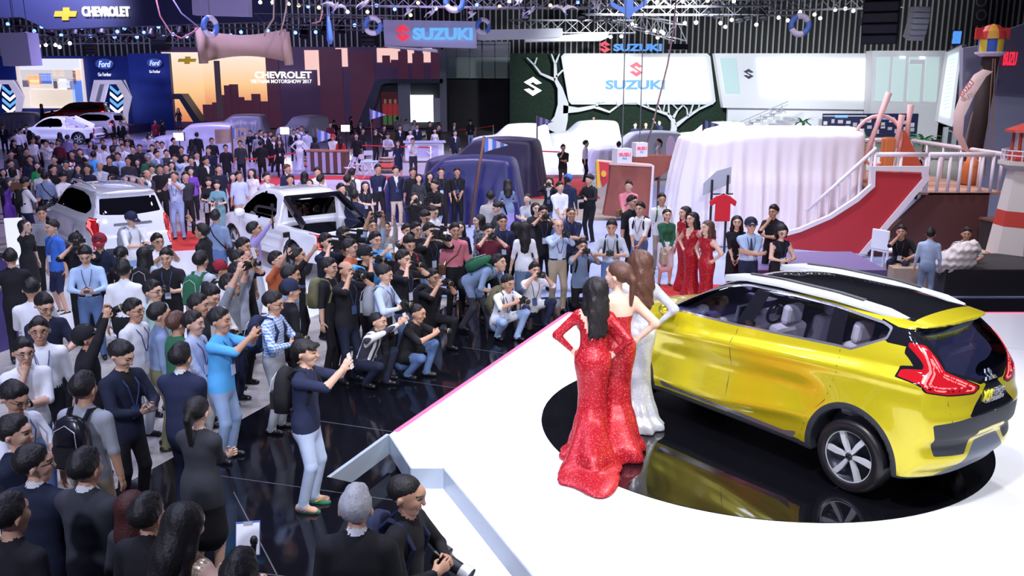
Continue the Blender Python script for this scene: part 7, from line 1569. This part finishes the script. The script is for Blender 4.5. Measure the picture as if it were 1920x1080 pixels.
for an_k in body('phoneup', 'm', 'tee', .0205)[3]['ank']:      # green flip flops with a yellow strap
    q = MB(); q.prism([(.045*math.cos(k*PI/8)*(1 if math.sin(k*PI/8) < 0 else .85), -.05+.13*math.sin(k*PI/8)) for k in range(16)], -.002, .016, 'XY'); fo = q.build('flip_flop', mat('green_rubber', (.02,.22,.12), .6), boy, (an_k[0]*1.01, an_k[1]*1.01, .0))
    q = MB(); q.tube([(-.04,-.03,.02),(0,-.12,.055),(.04,-.03,.02)], .006, 5); q.build('thong_strap', mat('yellow_rubber', (.7,.5,.08), .6), fo)
# left middle group
crowd([
 (20,485,205,'camlow','m','tee','black','black','short','cam','man in black shirt with a camera low, back turned at left'),
 (60,545,195,'phone','m','tee','white','black','short','','man in white t-shirt seen from behind at left'),
 (160,480,20,'phone','m','shirt','sky','jean','short','lan ph belt','man in light blue shirt looking down at his phone'),
 (48,425,75,'point','f','dress','black','-','bob','glasses','woman in black dress stretching out her arm at left'),
 (97,428,330,'stand','m','tee shorts','blue','navy','short','lan','man in royal blue t-shirt beside the white estate'),
 (78,402,30,'stand','m','shirt','plaidb','black','short','','man in black and white plaid shirt behind the blue t-shirt'),
 (143,455,25,'photo','m','tee','black','black','cap','vid','man in black t-shirt shouldering a large video camera'),
 (187,455,15,'phone','m','shirt','dnavy','black','cap','cap=dred','man in navy shirt and dark red cap behind the white estate'),
 (246,412,60,'phone','m','tee','white','ljean','cap','cap=navy ph pack=grey','man in white t-shirt and navy cap at the estate tailgate',dict(hy=15)),
 (227,480,190,'phone','f','tee','black','black','capl','cap=black','woman in black cap with ponytail near the estate'),
 (272,478,180,'stand','f','tee','lgrey','black','long','pack=black','woman with long hair and black backpack seen from behind'),
 (296,455,45,'phoneup','m','shirt short','white','navy','short','glasses ph','man in white shirt and glasses filming beside the estate'),
 (312,484,10,'camlow','m','tee','black','black','short','badge cam','man in black polo checking his camera, white badge'),
 (232,508,185,'stand','m','shirt','white','black','short','','man in white long sleeved shirt seen from behind'),
 (288,548,70,'stand','m','shirt','mint','khaki','short','glasses','man in pale green shirt and glasses looking right'),
 (252,584,75,'stand','m','tee','white','lgrey','short','glasses lan','man in white polo and black glasses with dark badge'),
 (300,592,120,'stand','m','shirt','bluegr','olive','short','','man in grey blue shirt turned away behind white polo'),
 (374,574,85,'stand','m','tee','char','black','short','','man in charcoal top in profile, mid left'),
 (397,556,60,'phone','m','tee','offw','black','short','cam','man in off-white top holding a silver camera'),
 (414,507,115,'stand','m','tee','white','black','cap','cap=dred pack=black','man in dark red cap with backpack over white top',dict(hgt=1.64)),
 (377,490,165,'stand','m','tee','lgrey','olive','short','pack=dgreen','person with dark green backpack near the pickup'),
 (378,435,260,'onearm','m','shirt','black','black','short','','man in black shirt holding a microphone out to the left',dict(hy=0)),
 (404,408,185,'stand','m','shirt','bluegr','jean','short','sling=black','man in blue grey check shirt with black sling bag'),
 (458,464,70,'stand','m','tee','black','black','short','','man in black top looking right before the pickup'),
 (448,488,80,'photo','m','tee','dnavy','black','short','cam','man in navy top raising a camera left of the pickup'),
 (448,512,75,'raise_','m','tee','lgrey','black','short','glasses phW','man with glasses lifting a white phone high at mid left'),
 (432,535,80,'raise_','m','tee','grey','navy','short','cam','man in grey t-shirt with both arms up holding a camera'),
 (478,432,100,'onearm','m','shirt','lilac','lgrey','short','gim','man in lilac shirt holding a gimbal beside the pickup'),
 (520,490,70,'onearm','m','shirt short','orange','black','short','glasses gim','man in orange shirt raising a gimbal'),
 (546,518,100,'stand','m','tee','sky','black','short','','man in sky blue top behind the navy cap'),
 (545,546,120,'stand','m','tee','black','black','cap','cap=navy','man in navy cap and black top with back turned'),
 (513,570,80,'camlow','m','shirt','plaid','grey','short','glasses cam pack=navy','man in plaid shirt and blue vest with two cameras'),
 (618,503,75,'stand','m','tee','black','black','short','pack=olive','man in black t-shirt with olive backpack strap'),
 (650,508,55,'photo','m','tee','black','dnavy','bald','badge cam watch','balding man in black polo photographing with a large camera'),
 (721,516,75,'camlow','m','shirt','lblue','black','short','lan cam pack=grey','man in pale blue shirt holding a camera with flash low',dict(hgt=1.66)),
 (560,482,90,'onearm','m','tee','black','black','short','','man in black with arm raised left of the video camera',dict(hgt=1.62)),
 (612,455,60,'photo','m','tee','dnavy','black','short','vid','man in navy filming with a video camera behind the orange shirt'),
 (686,480,70,'photo','m','tee','black','black','cap','cap=black cam pack=sblue','man in black cap with bright blue backpack photographing'),
 (705,452,40,'phoneup','m','tee','sblue','black','short','phW','man in bright blue t-shirt with a yellow phone'),
 (698,428,30,'raise_','m','tee','sky','jean','short','glasses cam','man in sky blue top lifting a camera behind the pickup'),
])
# press around the stage
crowd([
 (710,604,70,'squat','m','shirt','stripe','dnavy','buzz','phW','squatting man in white shirt with dark stripes holding up a phone',B),
 (783,588,70,'squatlow','m','tee','black','jean','buzz','cam','squatting man in black t-shirt and jeans with a low camera',B),
 (757,488,60,'photo','m','tee','black','jean','short','badge cam','man in black top with blue badge photographing at centre',B),
 (812,522,50,'kneel','m','tee','black','black','short','cam pack=black','kneeling man in black photographing at centre',B),
 (806,435,40,'photo','m','tee','black','ljean','short','badge vid','man in black t-shirt with video camera beside the pink shirt',B),
 (853,434,20,'stand','m','shirt short','pink','black','short','sling=brown','man in pink shirt with brown sling strap'),
 (862,428,10,'stand','f','dress','dnavy','-','long','','woman in dark dress behind the pink shirt'),
 (897,415,300,'stand','f','dress','dots','-','long','','woman in dark dotted dress looking left at centre'),
 (916,436,20,'photo','m','tee','maroon','black','short','cam','man in dark red t-shirt photographing at centre'),
 (942,417,15,'stand','m','shirt','navy','black','short','badge','man in blue shirt with badge behind the dark red t-shirt'),
 (936,494,60,'bend','m','tee','bluegr','char','short','pack=dgreen','man in grey blue polo bending forward with backpack',B),
 (953,532,40,'squatlow','m','tee','white','ljean','short','lan cam pack=olive','squatting man in white t-shirt and light jeans near the stage',B),
 (1003,508,20,'squatcam','m','tee','white','navy','short','badge cam','squatting man in white t-shirt with anchor print photographing',B),
 (967,427,200,'stand','f','tee','red','black','long','','woman in red patterned top with back turned',dict(hgt=1.54)),
 (983,430,190,'stand','f','tee skirt','white','bluegr','long','','woman in white top and blue grey skirt seen from behind',dict(hgt=1.68)),
 (1019,400,10,'photo','m','tee','black','black','short','badge cam','man in black t-shirt with both hands up to a camera'),
 (1047,425,15,'phoneup','m','shirt','lblue','khaki','bald','badge cam belt','bald man in pale shirt and khaki trousers with a small camera',B),
 (1071,402,10,'cross','m','tee','navy','black','buzz','badge','man in navy polo with arms folded and badge'),
 (1092,463,10,'kneel','m','tee','bluegr','black','short','cam pack=black','kneeling man with camera and papers beside bald man',B),
 (1147,427,350,'camlow','m','shirt short','lgrey','jean','short','cam pack=black lan','man in grey shirt looking down at his camera near the red gowns',B),
 (1105,338,315,'camlow','m','shirt','black','black','short','cam sling=black','tall man in black jacket with armband and shoulder bag',dict(hgt=1.76)),
 (1030,342,350,'photo','f','suit','black','jean','bob','badge cam','woman in black blazer photographing left of the officer'),
 (1050,352,20,'clasp','m','tee','white','jean','short','','man in white polo between blazer woman and officer'),
 (1066,338,150,'stand','m','shirt','navy','navy','cap','cap=blue','officer in navy uniform and blue peaked cap seen from behind'),
 (989,374,340,'cross','f','tee','lgrey','jean','pony','','woman in grey top with arms folded left of the camera men'),
 (1005,392,15,'stand','f','tee','char','black','bob','','woman with dark hair behind the photographer in black'),
 (1179,350,345,'clasp','m','shirt short','pink','black','short','sling=brown','man in coral polo with brown bag before the ship prow'),
 (1186,380,40,'stand','m','tee','black','black','short','','young man in black before the ship prow'),
 (1200,393,330,'clasp','m','shirt short','white','jean','short','badge pack=black','man in pale shirt with backpack straps and hands clasped'),
 (1241,375,0,'stand','m','tee','offw','khaki','short','glasses pack=dgreen','man in white polo with red collar by the post sign'),
 (1251,404,5,'clasp','f','skirt shirt','dgreen','white','pony','bag=khaki','woman in green cardigan and white skirt with large tote'),
 (1382,418,350,'clasp','f','dress','black','-','long','','woman with long hair in black dress beside the guard'),
 (1408,424,0,'cross','m','shirt short','sky','navy','cap','cap=navy tie badge','security guard in light blue shirt with arms folded'),
 (1450,398,320,'chin','m','tee','black','black','short','','man in black with hand to his face by the red hull'),
 (1466,435,10,'phone','f','tee sleeveless','black','black','bob','glasses badge','woman in black vest and glasses reading beside the car roof'),
 (1690,436,330,'sitchin','m','tee','black','navy','short','badge','seated man in black t-shirt resting his chin at right'),
 (1745,440,150,'stand','m','shirt','sky','ljean','short','','boy in light blue shirt standing behind the car roof',dict(hgt=1.45)),
 (1812,440,340,'sit','m','tee','stripev','navy','short','','seated man in striped polo looking down at right'),
 (1732,292,0,'stand','m','suit','black','black','short','','man in black suit behind the ship deck railing'),
])
# standing row in front of the navy cover
crowd([
 (709,318,25,'behind','m','shirt short','navy','black','short','badge','tall man in dark navy shirt with large badge at centre back',dict(hgt=1.78)),
 (742,321,20,'behind','m','suit','navy','beige','short','lan','man in navy blazer and beige trousers at centre back',dict(hgt=1.74)),
 (774,324,20,'stand','m','tee','black','black','short','','man in black between the navy blazer and the women'),
 (785,335,10,'stand','f','tee','char','black','bob','','woman in charcoal half hidden by the video camera'),
 (806,332,15,'stand','f','tee','black','black','long','','woman with long hair and glasses behind the camera crew'),
 (827,324,10,'stand','m','tee','black','black','short','glasses badge','man in black polo and glasses before the navy cover'),
 (857,324,10,'clasp','m','tee','black','black','short','badge','man in black polo with hands clasped before the navy cover'),
 (815,348,330,'camlow','m','tee','black','lgrey','short','vid','man in black top with orange collar holding a film camera'),
 (777,372,20,'photo','f','shirt','black','black','bob','cam','woman in black photographing in front of the blazer man'),
 (812,398,60,'phone','m','shirt','white','char','buzz','phW','man in white shirt bowed over a white phone'),
 (797,408,50,'phone','m','tee','grey','black','short','glasses','man in grey with glasses looking down at centre'),
 (781,432,40,'stand','m','tee','black','black','short','glasses','man in black and glasses behind the video camera',dict(hgt=1.66)),
 (763,434,30,'photo','m','tee','char','black','short','cam','man in charcoal photographing left of the video camera',dict(hgt=1.60)),
 (685,350,15,'cross','f','dress','black','-','long','glasses badge','woman in black dress with red scarf and arms folded'),
 (665,368,175,'stand','m','tee','navy','black','short','','man in navy t-shirt seen from behind by the pickup bed'),
 (652,338,170,'stand','m','tee','black','black','short','pack=black','man in black with backpack behind the pickup'),
 (660,325,180,'stand','m','tee','white','grey','short','pack=char','man in white top with dark backpack straps behind the pickup'),
 (640,356,40,'stand','m','shirt','grey','black','short','','man in grey shirt behind the pickup sports bar'),
 (539,318,60,'stand','m','suit','navy','navy','short','','bearded man in blue blazer near the pickup roof',dict(hc='brown')),
 (500,334,45,'cross','m','suit','lgrey','grey','short','','man in pale grey blazer with arms folded at pickup'),
 (544,338,20,'stand','m','tee','black','black','short','','man in black top behind the pickup roof'),
 (571,330,190,'stand','f','tee','bluegr','black','long','','woman with long hair in blue grey behind the pickup'),
 (580,344,10,'stand','f','tee','char','black','bob','','young woman in charcoal behind the pickup roof',dict(hgt=1.50)),
 (595,324,20,'stand','m','shirt','white','black','short','','man in white shirt and glasses behind the pickup roof'),
 (602,338,150,'stand','m','shirt','offw','black','short','','man in off-white shirt with dark suspenders by the pickup'),
 (920,370,175,'stand','m','shirt short','checkw','black','short','','man in checked white shirt seen from behind at centre'),
 (932,390,290,'phone','f','tee','char','black','pony','','woman with tied hair looking left at centre'),
 (952,346,185,'phone','f','tee skirt','bluegr','lilac','long','phW','woman with very long hair and phone before the violet cover'),
 (1056,278,10,'chin','m','tee','black','char','short','belt','man in black polo with hand on chin at the white stand'),
 (1099,270,80,'stand','m','shirt','white','black','short','','man in white shirt with back half turned at the white stand'),
 (1160,272,180,'stand','m','shirt','white','black','short','','dark haired man behind the hanging cube'),
 (1234,266,270,'stand','f','dress sleeveless','white','-','pony','','woman with long ponytail in white dress by covered cars',dict(hgt=1.72)),
])
# left back crowd
crowd([
 (327,332,5,'phoneup','m','shirt short','plaid','ljean','buzz','phW lan','big man in blue white plaid shirt and jeans filming right of the estate',dict(hgt=1.80)),
 (348,332,30,'behind','m','shirt','char','black','short','','man in charcoal shirt beside the plaid shirt'),
 (358,322,15,'stand','f','tee','purple','black','long','','woman in purple top behind the plaid shirt'),
 (391,342,20,'phone','f','tee','black','black','bob','ph bag=grey','woman in black reading her phone with a grey bag'),
 (407,347,10,'phone','f','dress','teal','-','bob','ph bag=beige','woman in grey green dress with beige bag'),
 (437,333,20,'clasp','f','shirt','maroon','black','long','','woman in dark maroon top clutching white papers'),
 (448,331,40,'stand','m','tee','lblue','khaki','short','','man in pale blue top next to the maroon top'),
 (410,318,30,'stand','m','tee','dnavy','black','short','','man in navy polo below the arrow sign'),
 (386,303,60,'stand','m','suit','black','black','short','','man in black suit looking right near the arrow sign'),
 (472,325,350,'stand','f','tee','white','red','long','','woman in white and red near the pickup cab'),
 (276,328,60,'cross','m','suit','char','char','bald','','bald man in charcoal suit behind the estate roof'),
 (265,338,40,'cross','m','suit','bluegr','char','short','','man in blue grey suit behind the estate roof'),
 (249,337,20,'stand','f','tee','black','black','long','','woman with wavy hair behind the estate roof'),
 (210,335,30,'photo','f','tee','black','black','bob','vid','woman lifting a small video camera behind the estate'),
 (226,344,60,'stand','m','tee','navy','black','cap','cap=navy','man in navy cap behind the estate roof',dict(hgt=1.60)),
 (285,318,20,'stand','m','shirt','offw','black','short','','man in off-white shirt above the bald man',dict(hgt=1.62)),
 (300,318,20,'stand','m','tee','black','black','short','','man in black left of the raised phones'),
 (312,316,15,'stand','m','tee','dnavy','black','short','','dark haired man behind the plaid shirt'),
 (187,313,20,'cross','m','suit','lgrey','grey','short','glasses','older man in grey jacket with folded arms behind estate',dict(hc='grey')),
 (148,337,40,'stand','m','shirt short','sky','navy','cap','cap=navy','guard in light blue shirt and cap behind the estate'),
 (118,333,60,'phone','m','tee','white','black','short','phW','man in white polo with a phone left of the guard'),
 (84,332,200,'stand','m','shirt short','bluegr','black','short','sling=black','man in blue grey shirt with strap seen from behind'),
 (47,343,140,'phone','m','tee','white','navy','short','pack=black','man in white red trimmed polo with black backpack'),
 (15,346,100,'onearm','f','dress','purple','-','bob','bag=brown','woman in purple dress with brown handbag at left edge'),
 (25,322,160,'stand','f','tee','grey','black','bob','','woman in grey near the left edge'),
 (70,312,20,'stand','f','tee','green','black','bob','','woman in bright green top at left'),
 (78,324,190,'phone','m','tee','white','black','short','','man in white bending at the small table'),
 (20,308,60,'stand','m','shirt','offw','black','short','','man in pale shirt near the left edge crowd'),
 (124,310,20,'stand','m','tee','char','black','short','','man in charcoal left of the flowers'),
 (146,317,30,'stand','f','tee','black','black','long','','woman in black above the flowers'),
 (161,300,175,'stand','m','shirt','char','black','cap','cap=offw','man in charcoal shirt with pale cap seen from behind'),
 (176,292,180,'stand','m','tee','sblue','black','short','','man in bright blue top seen from behind at left'),
 (221,294,10,'stand','m','shirt','sky','navy','short','tie badge','man in light blue shirt and dark tie at left'),
 (249,281,10,'stand','m','shirt','black','offw','short','','young man in black printed top and pale trousers'),
 (262,278,15,'stand','m','tee','black','black','short','','man in black right of the printed top'),
 (230,277,10,'stand','m','shirt','white','black','short','lan','man in white shirt with lanyard left of printed top'),
 (212,283,170,'stand','m','tee','black','black','short','','man in black seen from behind among white shirts'),
 (196,279,160,'stand','m','shirt','white','black','short','','man in white shirt turned away at left'),
 (179,279,170,'stand','m','tee','white','black','short','','man in white top seen from behind at left'),
 (170,270,20,'stand','f','tee','lilac','black','long','','woman in lilac top behind the white shirts'),
 (110,268,350,'stand','m','shirt','maroon','black','short','','man in maroon shirt facing forward at left'),
 (87,270,5,'phoneup','m','shirt','white','grey','short','phW badge','man in white shirt filming forward at far left'),
 (61,264,60,'stand','m','shirt','white','grey','short','','man in white shirt in profile at far left'),
 (36,282,180,'hip','f','tee','black','black','bob','','woman in black lifting her elbows, seen from behind'),
 (142,273,20,'stand','m','tee','char','black','short','','man in charcoal below the white pickup'),
 (127,259,170,'stand','m','shirt','lilac','black','short','','man in pale lilac shirt beside the white pickup'),
 (112,253,200,'stand','f','tee','navy','black','long','','woman with long hair beside the white pickup'),
 (174,254,100,'stand','f','tee','lilac','black','long','','woman with long hair at the crossover'),
 (215,265,20,'stand','m','tee','char','black','short','','man in charcoal before the crossover'),
 (240,255,10,'stand','m','tee','black','black','short','','broad man in black right of the crossover'),
 (280,255,10,'photo','m','shirt','white','black','short','vid','man in white shirt with a video camera near the silver cover'),
 (285,278,10,'stand','m','shirt','white','black','short','','man in white shirt below the cameraman in white'),
 (304,272,15,'stand','m','tee','white','black','short','','man in white printed t-shirt left of the flood lamp'),
 (294,290,60,'stand','m','suit','bluegr','black','short','','man in open jacket below the white printed t-shirt'),
 (278,297,40,'stand','m','tee','dgreen','black','cap','cap=grey','man in dark green with grey cap left of centre'),
 (326,265,60,'stand','m','tee','black','black','short','','man in black beside the flood lamp'),
 (359,266,200,'stand','f','tee','char','black','long','','woman in charcoal right of the flood lamp'),
 (369,254,190,'stand','m','suit','black','black','short','','man in black before the silver cover'),
 (397,265,20,'stand','m','tee','black','black','short','','man in black below the silver cover'),
 (328,298,5,'phoneup','m','shirt','sky','black','short','phW','man in pale shirt filming above the plaid shirt'),
 (348,297,20,'stand','f','suit','white','black','long','','woman in white blazer left of the suit man'),
 (369,292,30,'stand','m','suit','black','black','short','','man in black jacket behind the white blazer'),
 (450,270,10,'stand','m','tee','char','black','short','','man in charcoal under the arrow sign'),
 (469,250,5,'stand','m','tee','black','black','short','badge','tall man in black right of the arrow sign'),
 (489,270,180,'stand','m','tee','black','black','short','','man in black t-shirt with red print at the barrier'),
 (497,253,20,'stand','m','suit','black','black','short','','man in black suit left of the second flood lamp'),
 (512,260,40,'stand','m','suit','black','black','short','','man in black suit with white collar at the barrier'),
 (524,268,10,'stand','f','tee','black','black','long','badge','smiling woman in black with badge at the barrier'),
 (550,248,20,'stand','m','suit','black','black','short','','man in black suit right of the second flood lamp'),
 (558,246,30,'stand','m','suit','bluegr','black','short','','man in grey suit behind the white figure'),
 (566,242,10,'stand','m','suit','grey','black','short','','man in grey jacket behind the counter end'),
 (575,249,200,'stand','m','suit','lgrey','black','short','','man in pale grey suit at the counter end'),
 (590,260,180,'stand','f','tee','char','black','bob','','woman in charcoal leaning at the counter'),
 (624,258,10,'clasp','m','tee','offw','brown','cap','cap=red','barman in white top with red head scarf'),
 (638,262,190,'stand','f','skirt tee','red','red','long','','woman in red patterned top and short red skirt'),
 (668,256,10,'stand','m','tee','black','black','short','','stocky man in black t-shirt right of the counter'),
 (680,246,60,'stand','m','tee','black','black','short','','man in black under the second pennant'),
 (659,222,100,'stand','f','dress','black','-','pony','','dark figure of a woman before the portal stand'),
 (676,232,20,'stand','m','suit','black','black','short','','man in dark suit left of the second pennant'),
 (704,246,60,'photo','m','tee','black','black','short','vid','cameraman in black right of the second pennant'),
 (720,240,60,'stand','m','tee','black','black','short','','man in black behind the cameraman'),
 (727,255,20,'phone','m','shirt short','lgrey','char','short','','man in pale grey shirt reading at the barrier'),
 (746,270,10,'stand','f','dress','navy','-','long','','woman in navy dress before the desk'),
 (774,265,10,'chin','m','shirt','white','char','short','','man in white shirt with hand to chin before the desk'),
 (750,240,20,'stand','m','suit','black','black','short','','man in black suit behind the desk left end'),
 (769,248,10,'stand','f','tee sleeveless','white','white','pony','','hostess in white behind the desk with raised fingers'),
 (782,238,10,'stand','m','suit','dnavy','black','short','tie','man in navy suit and tie behind the desk'),
 (806,233,40,'stand','m','tee','black','black','short','','man in black polo behind the desk'),
 (815,246,10,'stand','f','tee sleeveless','white','white','pony','','hostess in white behind the desk right end'),
 (824,238,300,'photo','m','tee','black','black','short','vid','cameraman in black at the desk right end'),
 (852,233,10,'clasp','m','suit','black','black','short','tie','man in black suit before the dark doorway'),
 (853,250,30,'stand','m','suit','dnavy','black','short','','man in navy jacket bowed before the doorway'),
 (882,229,10,'stand','m','tee','black','ljean','cap','badge','man in black t-shirt and jeans at the doorway barrier'),
 (745,223,180,'onearm','m','tee','grey','black','short','','man in grey reaching up at the team poster'),
 (762,228,20,'stand','m','shirt','lgrey','black','short','','man in grey shirt before the white panel left'),
 (777,230,20,'stand','m','tee','lgrey','black','cap','cap=grey','man in grey cap before the white panel'),
 (619,234,20,'stand','m','tee','maroon','black','short','','man in dark maroon by the display plate'),
 (626,229,190,'stand','m','tee','black','black','short','','man in black right of the display plate'),
 (5,238,20,'stand','m','suit','dnavy','black','short','','man in navy suit at the far left edge'),
 (49,239,20,'stand','m','suit','black','black','short','','man in black suit before the white sports pickup'),
 (31,248,190,'stand','m','shirt','white','black','short','','man in white shirt at the pickup bonnet'),
 (40,246,60,'stand','m','shirt','white','black','short','','dark haired man beside the pickup bonnet'),
 (211,230,150,'stand','m','suit','black','black','short','pack=white','man in black suit with white bag behind crossover'),
 (226,231,10,'stand','m','suit','black','black','short','','man in black suit right of the crossover tail'),
 (291,229,20,'stand','m','tee','dred','navy','short','badge','man in dark red top before the blue stand'),
 (304,230,150,'stand','m','tee','black','black','short','','man in black beside the dark red top'),
 (1113,222,10,'stand','f','tee','white','white','pony','','woman in white behind the printed white cover',dict(z0=.16)),
 (1191,235,10,'stand','m','tee','dnavy','black','short','','man in dark blue low behind the white covers',dict(z0=.16)),
 (1211,235,10,'stand','m','tee','black','black','bald','','bald man in black behind the white covers',dict(z0=.16)),
 (1237,230,300,'onearm','m','tee','navy','black','short','','man in navy waving behind the white covers',dict(z0=.16)),
 (78,198,80,'point','f','skirt sleeveless','black','black','long','','woman in black standing at the front of the red car',dict(z0=.755)),
 (98,211,200,'squatlow','m','tee','black','black','short','','man in black crouching at the red car',dict(z0=.755,hgt=1.85)),
 (334,206,10,'stand','f','tee','black','navy','long','','woman in dark clothes in the small grey portal',dict(z0=.62)),
])
crowd([
 (26,268,60,'phone','f','tee','black','black','long','','dark woman bowed at the pickup front wheel'),
 (72,261,150,'stand','m','tee','char','black','short','','man in charcoal behind the profile in white'),
 (97,273,20,'stand','m','tee','black','black','short','','man in black between the filming man and maroon shirt',dict(hgt=1.62)),
 (192,267,20,'stand','m','shirt','white','black','short','','man in white right below the crossover wheel'),
 (227,267,10,'stand','m','shirt','offw','black','short','','man in off-white behind the lanyard man'),
 (239,270,15,'stand','m','shirt','lgrey','black','short','','man in pale grey beside the broad man in black'),
 (6,324,30,'stand','f','tee','char','black','bob','','woman in charcoal at the very left edge',dict(hgt=1.52)),
 (235,336,10,'stand','f','tee','lilac','black','bob','','woman in lilac behind the estate roof middle',dict(hgt=1.50)),
 (295,271,20,'stand','m','tee','black','black','short','','man in black left of white printed t-shirt'),
 (322,311,20,'stand','f','tee','grey','black','long','','woman looking up under the raised phone'),
 (359,302,10,'stand','m','tee','dnavy','black','short','','man in navy right of the white blazer'),
 (481,255,30,'stand','f','tee','grey','black','long','','woman with long hair left of the black suits'),
 (489,249,60,'stand','m','suit','black','black','short','','tall man in black behind the barrier group'),
 (507,252,20,'stand','m','suit','char','black','short','','man in charcoal suit above the barrier belt'),
 (523,256,10,'stand','f','tee','char','black','long','','woman with long hair behind the smiling badge woman'),
 (423,278,20,'stand','m','tee','black','black','short','','man in black left of the sign post'),
 (391,283,10,'stand','m','tee','dnavy','black','short','badge','man in navy with badge left below the arrow sign'),
 (645,443,60,'photo','m','tee','black','black','short','vid','man in black with shoulder video camera at the tailgate'),
 (657,466,80,'stand','m','tee','orange','black','short','','man in salmon top below the video camera'),
 (724,430,20,'raise_','m','shirt','checkw','black','short','ph','man in pink check shirt with raised phone by the tailgate',dict(hgt=1.60)),
 (768,458,30,'phone','m','tee','black','black','short','pack=red','man in black with red backpack straps at centre'),
 (50,285,40,'stand','m','tee','black','black','short','','man in black left of the profile in white shirt'),
 (102,300,10,'stand','m','tee','char','black','short','','man in charcoal right above the green top'),
 (56,300,30,'stand','m','shirt','dnavy','black','short','','man in navy shirt left of the green top'),
 (205,302,20,'stand','m','tee','black','black','short','','man in black right of the older man in grey'),
 (240,303,20,'stand','m','tee','char','black','short','','man in charcoal below the printed top'),
 (258,305,10,'stand','f','tee','black','black','long','','woman in black behind the blue grey suit',dict(hgt=1.52)),
 (163,318,20,'stand','m','tee','dnavy','black','short','','man in navy behind the guard cap'),
 (100,318,60,'stand','m','tee','black','black','short','','man in black left of the white polo with phone'),
 (340,282,20,'stand','m','tee','black','black','short','','man in black below the flood lamp'),
 (312,288,30,'stand','m','tee','char','black','short','','man in charcoal left of the filming pale shirt'),
 (135,290,10,'stand','m','tee','black','black','short','','man in black below the white pickup tail'),
 (150,286,30,'stand','m','shirt','black','black','short','','man in black shirt left of the bright blue top'),
 (20,290,60,'stand','m','tee','char','black','short','','man in charcoal left of the elbow lifting woman'),
])
b_ = bpy.data.objects[[o.name for o in bpy.data.objects if o.get('label','').startswith('woman in dark clothes')][0]].location; q = MB(); q.box((0,0,.235),(2.4,1.6,.47)); o = q.build('podium', M_GREYW, None, (b_.x,b_.y,.148)); tag(o, 'low grey podium under the woman in the portal', 'podium')
# white figure standing by the barrel
V_, Q_, r_, i_ = body('hip', 'f', 'gown', .03); hV, hQ, hR = head_mesh('f', .017); f = gp(563, 322, .05)
o = link('white_statue', mesh_np('white_statue', np.concatenate([V_, hV+i_['head']]), np.concatenate([np.concatenate([Q_, hQ+len(V_)]), np.concatenate([Q_, hQ+len(V_)])[:, -1:]], 1), M_WHITE), None, f, (0,0,R(30)))
tag(o, 'white ship figurehead statue with a wing beside the barrel', 'statue'); q = MB(); q.prism([(.1,1.2),(.25,1.35),(.75,.75),(.62,.60)], -.02, .02, 'XZ'); q.build('wing', M_WHITE, o)
# clipboard and microphone of the hostess, telephoto camera of the man at the bottom
p_ = at(465,1010,5.6); t = empty('clipboard', p_, R(20), 'white clipboard with script held by the champagne gown woman', 'clipboard'); t.rotation_euler = (R(-35),0,R(10)); q = MB(); q.box((0,0,0),(.16,.008,.23)); q.build('board', mat('clip_blue', (.05,.12,.4), .5), t); q = MB(); q.box((0,-.006,-.005),(.15,.004,.21)); q.build('paper', mat('paper_white', (.85,.86,.9), .7), t); q = MB(); q.box((0,-.01,.10),(.06,.01,.02)); q.build('clip', M_CHROME, t)
p_ = at(476,1018,5.5); t = empty('microphone', p_, 0, 'black handheld microphone in front of the clipboard', 'microphone'); t.rotation_euler = (R(20),R(10),0); q = MB(); q.tube([(0,0,-.14),(0,0,.0)], [.014,.019], 10); q.build('mic_body', M_LAMPB, t, smooth=True); q = MB(); q.lathe([(0,.055),(.020,.05),(.027,.025),(.024,.0),(0,0)], 12); q.build('mic_head', mat('mic_mesh', (.06,.06,.07), .4, .6), t, smooth=True)
p_ = at(838,1050,5.9); t = empty('telephoto_camera', p_, R(50), 'black telephoto camera with pale lens hanging at the bottom man', 'camera'); t.rotation_euler = (R(20),0,R(60)); q = MB(); q.box((0,.05,0),(.15,.09,.12)); q.build('camera_body', MATS['camera_black'], t, bevel=.015); q = MB(); q.lathe([(.04,0),(.048,-.02),(.048,-.12),(.058,-.13),(.058,-.20),(.05,-.20),(0,-.19)], 18, 'Y'); q.build('lens', MATS['camera_black'], t, smooth=True); q = MB(); q.lathe([(.060,-.13),(.062,-.20),(.060,-.21)], 18, 'Y'); q.build('lens_hood', M_SATIN, t, smooth=True)
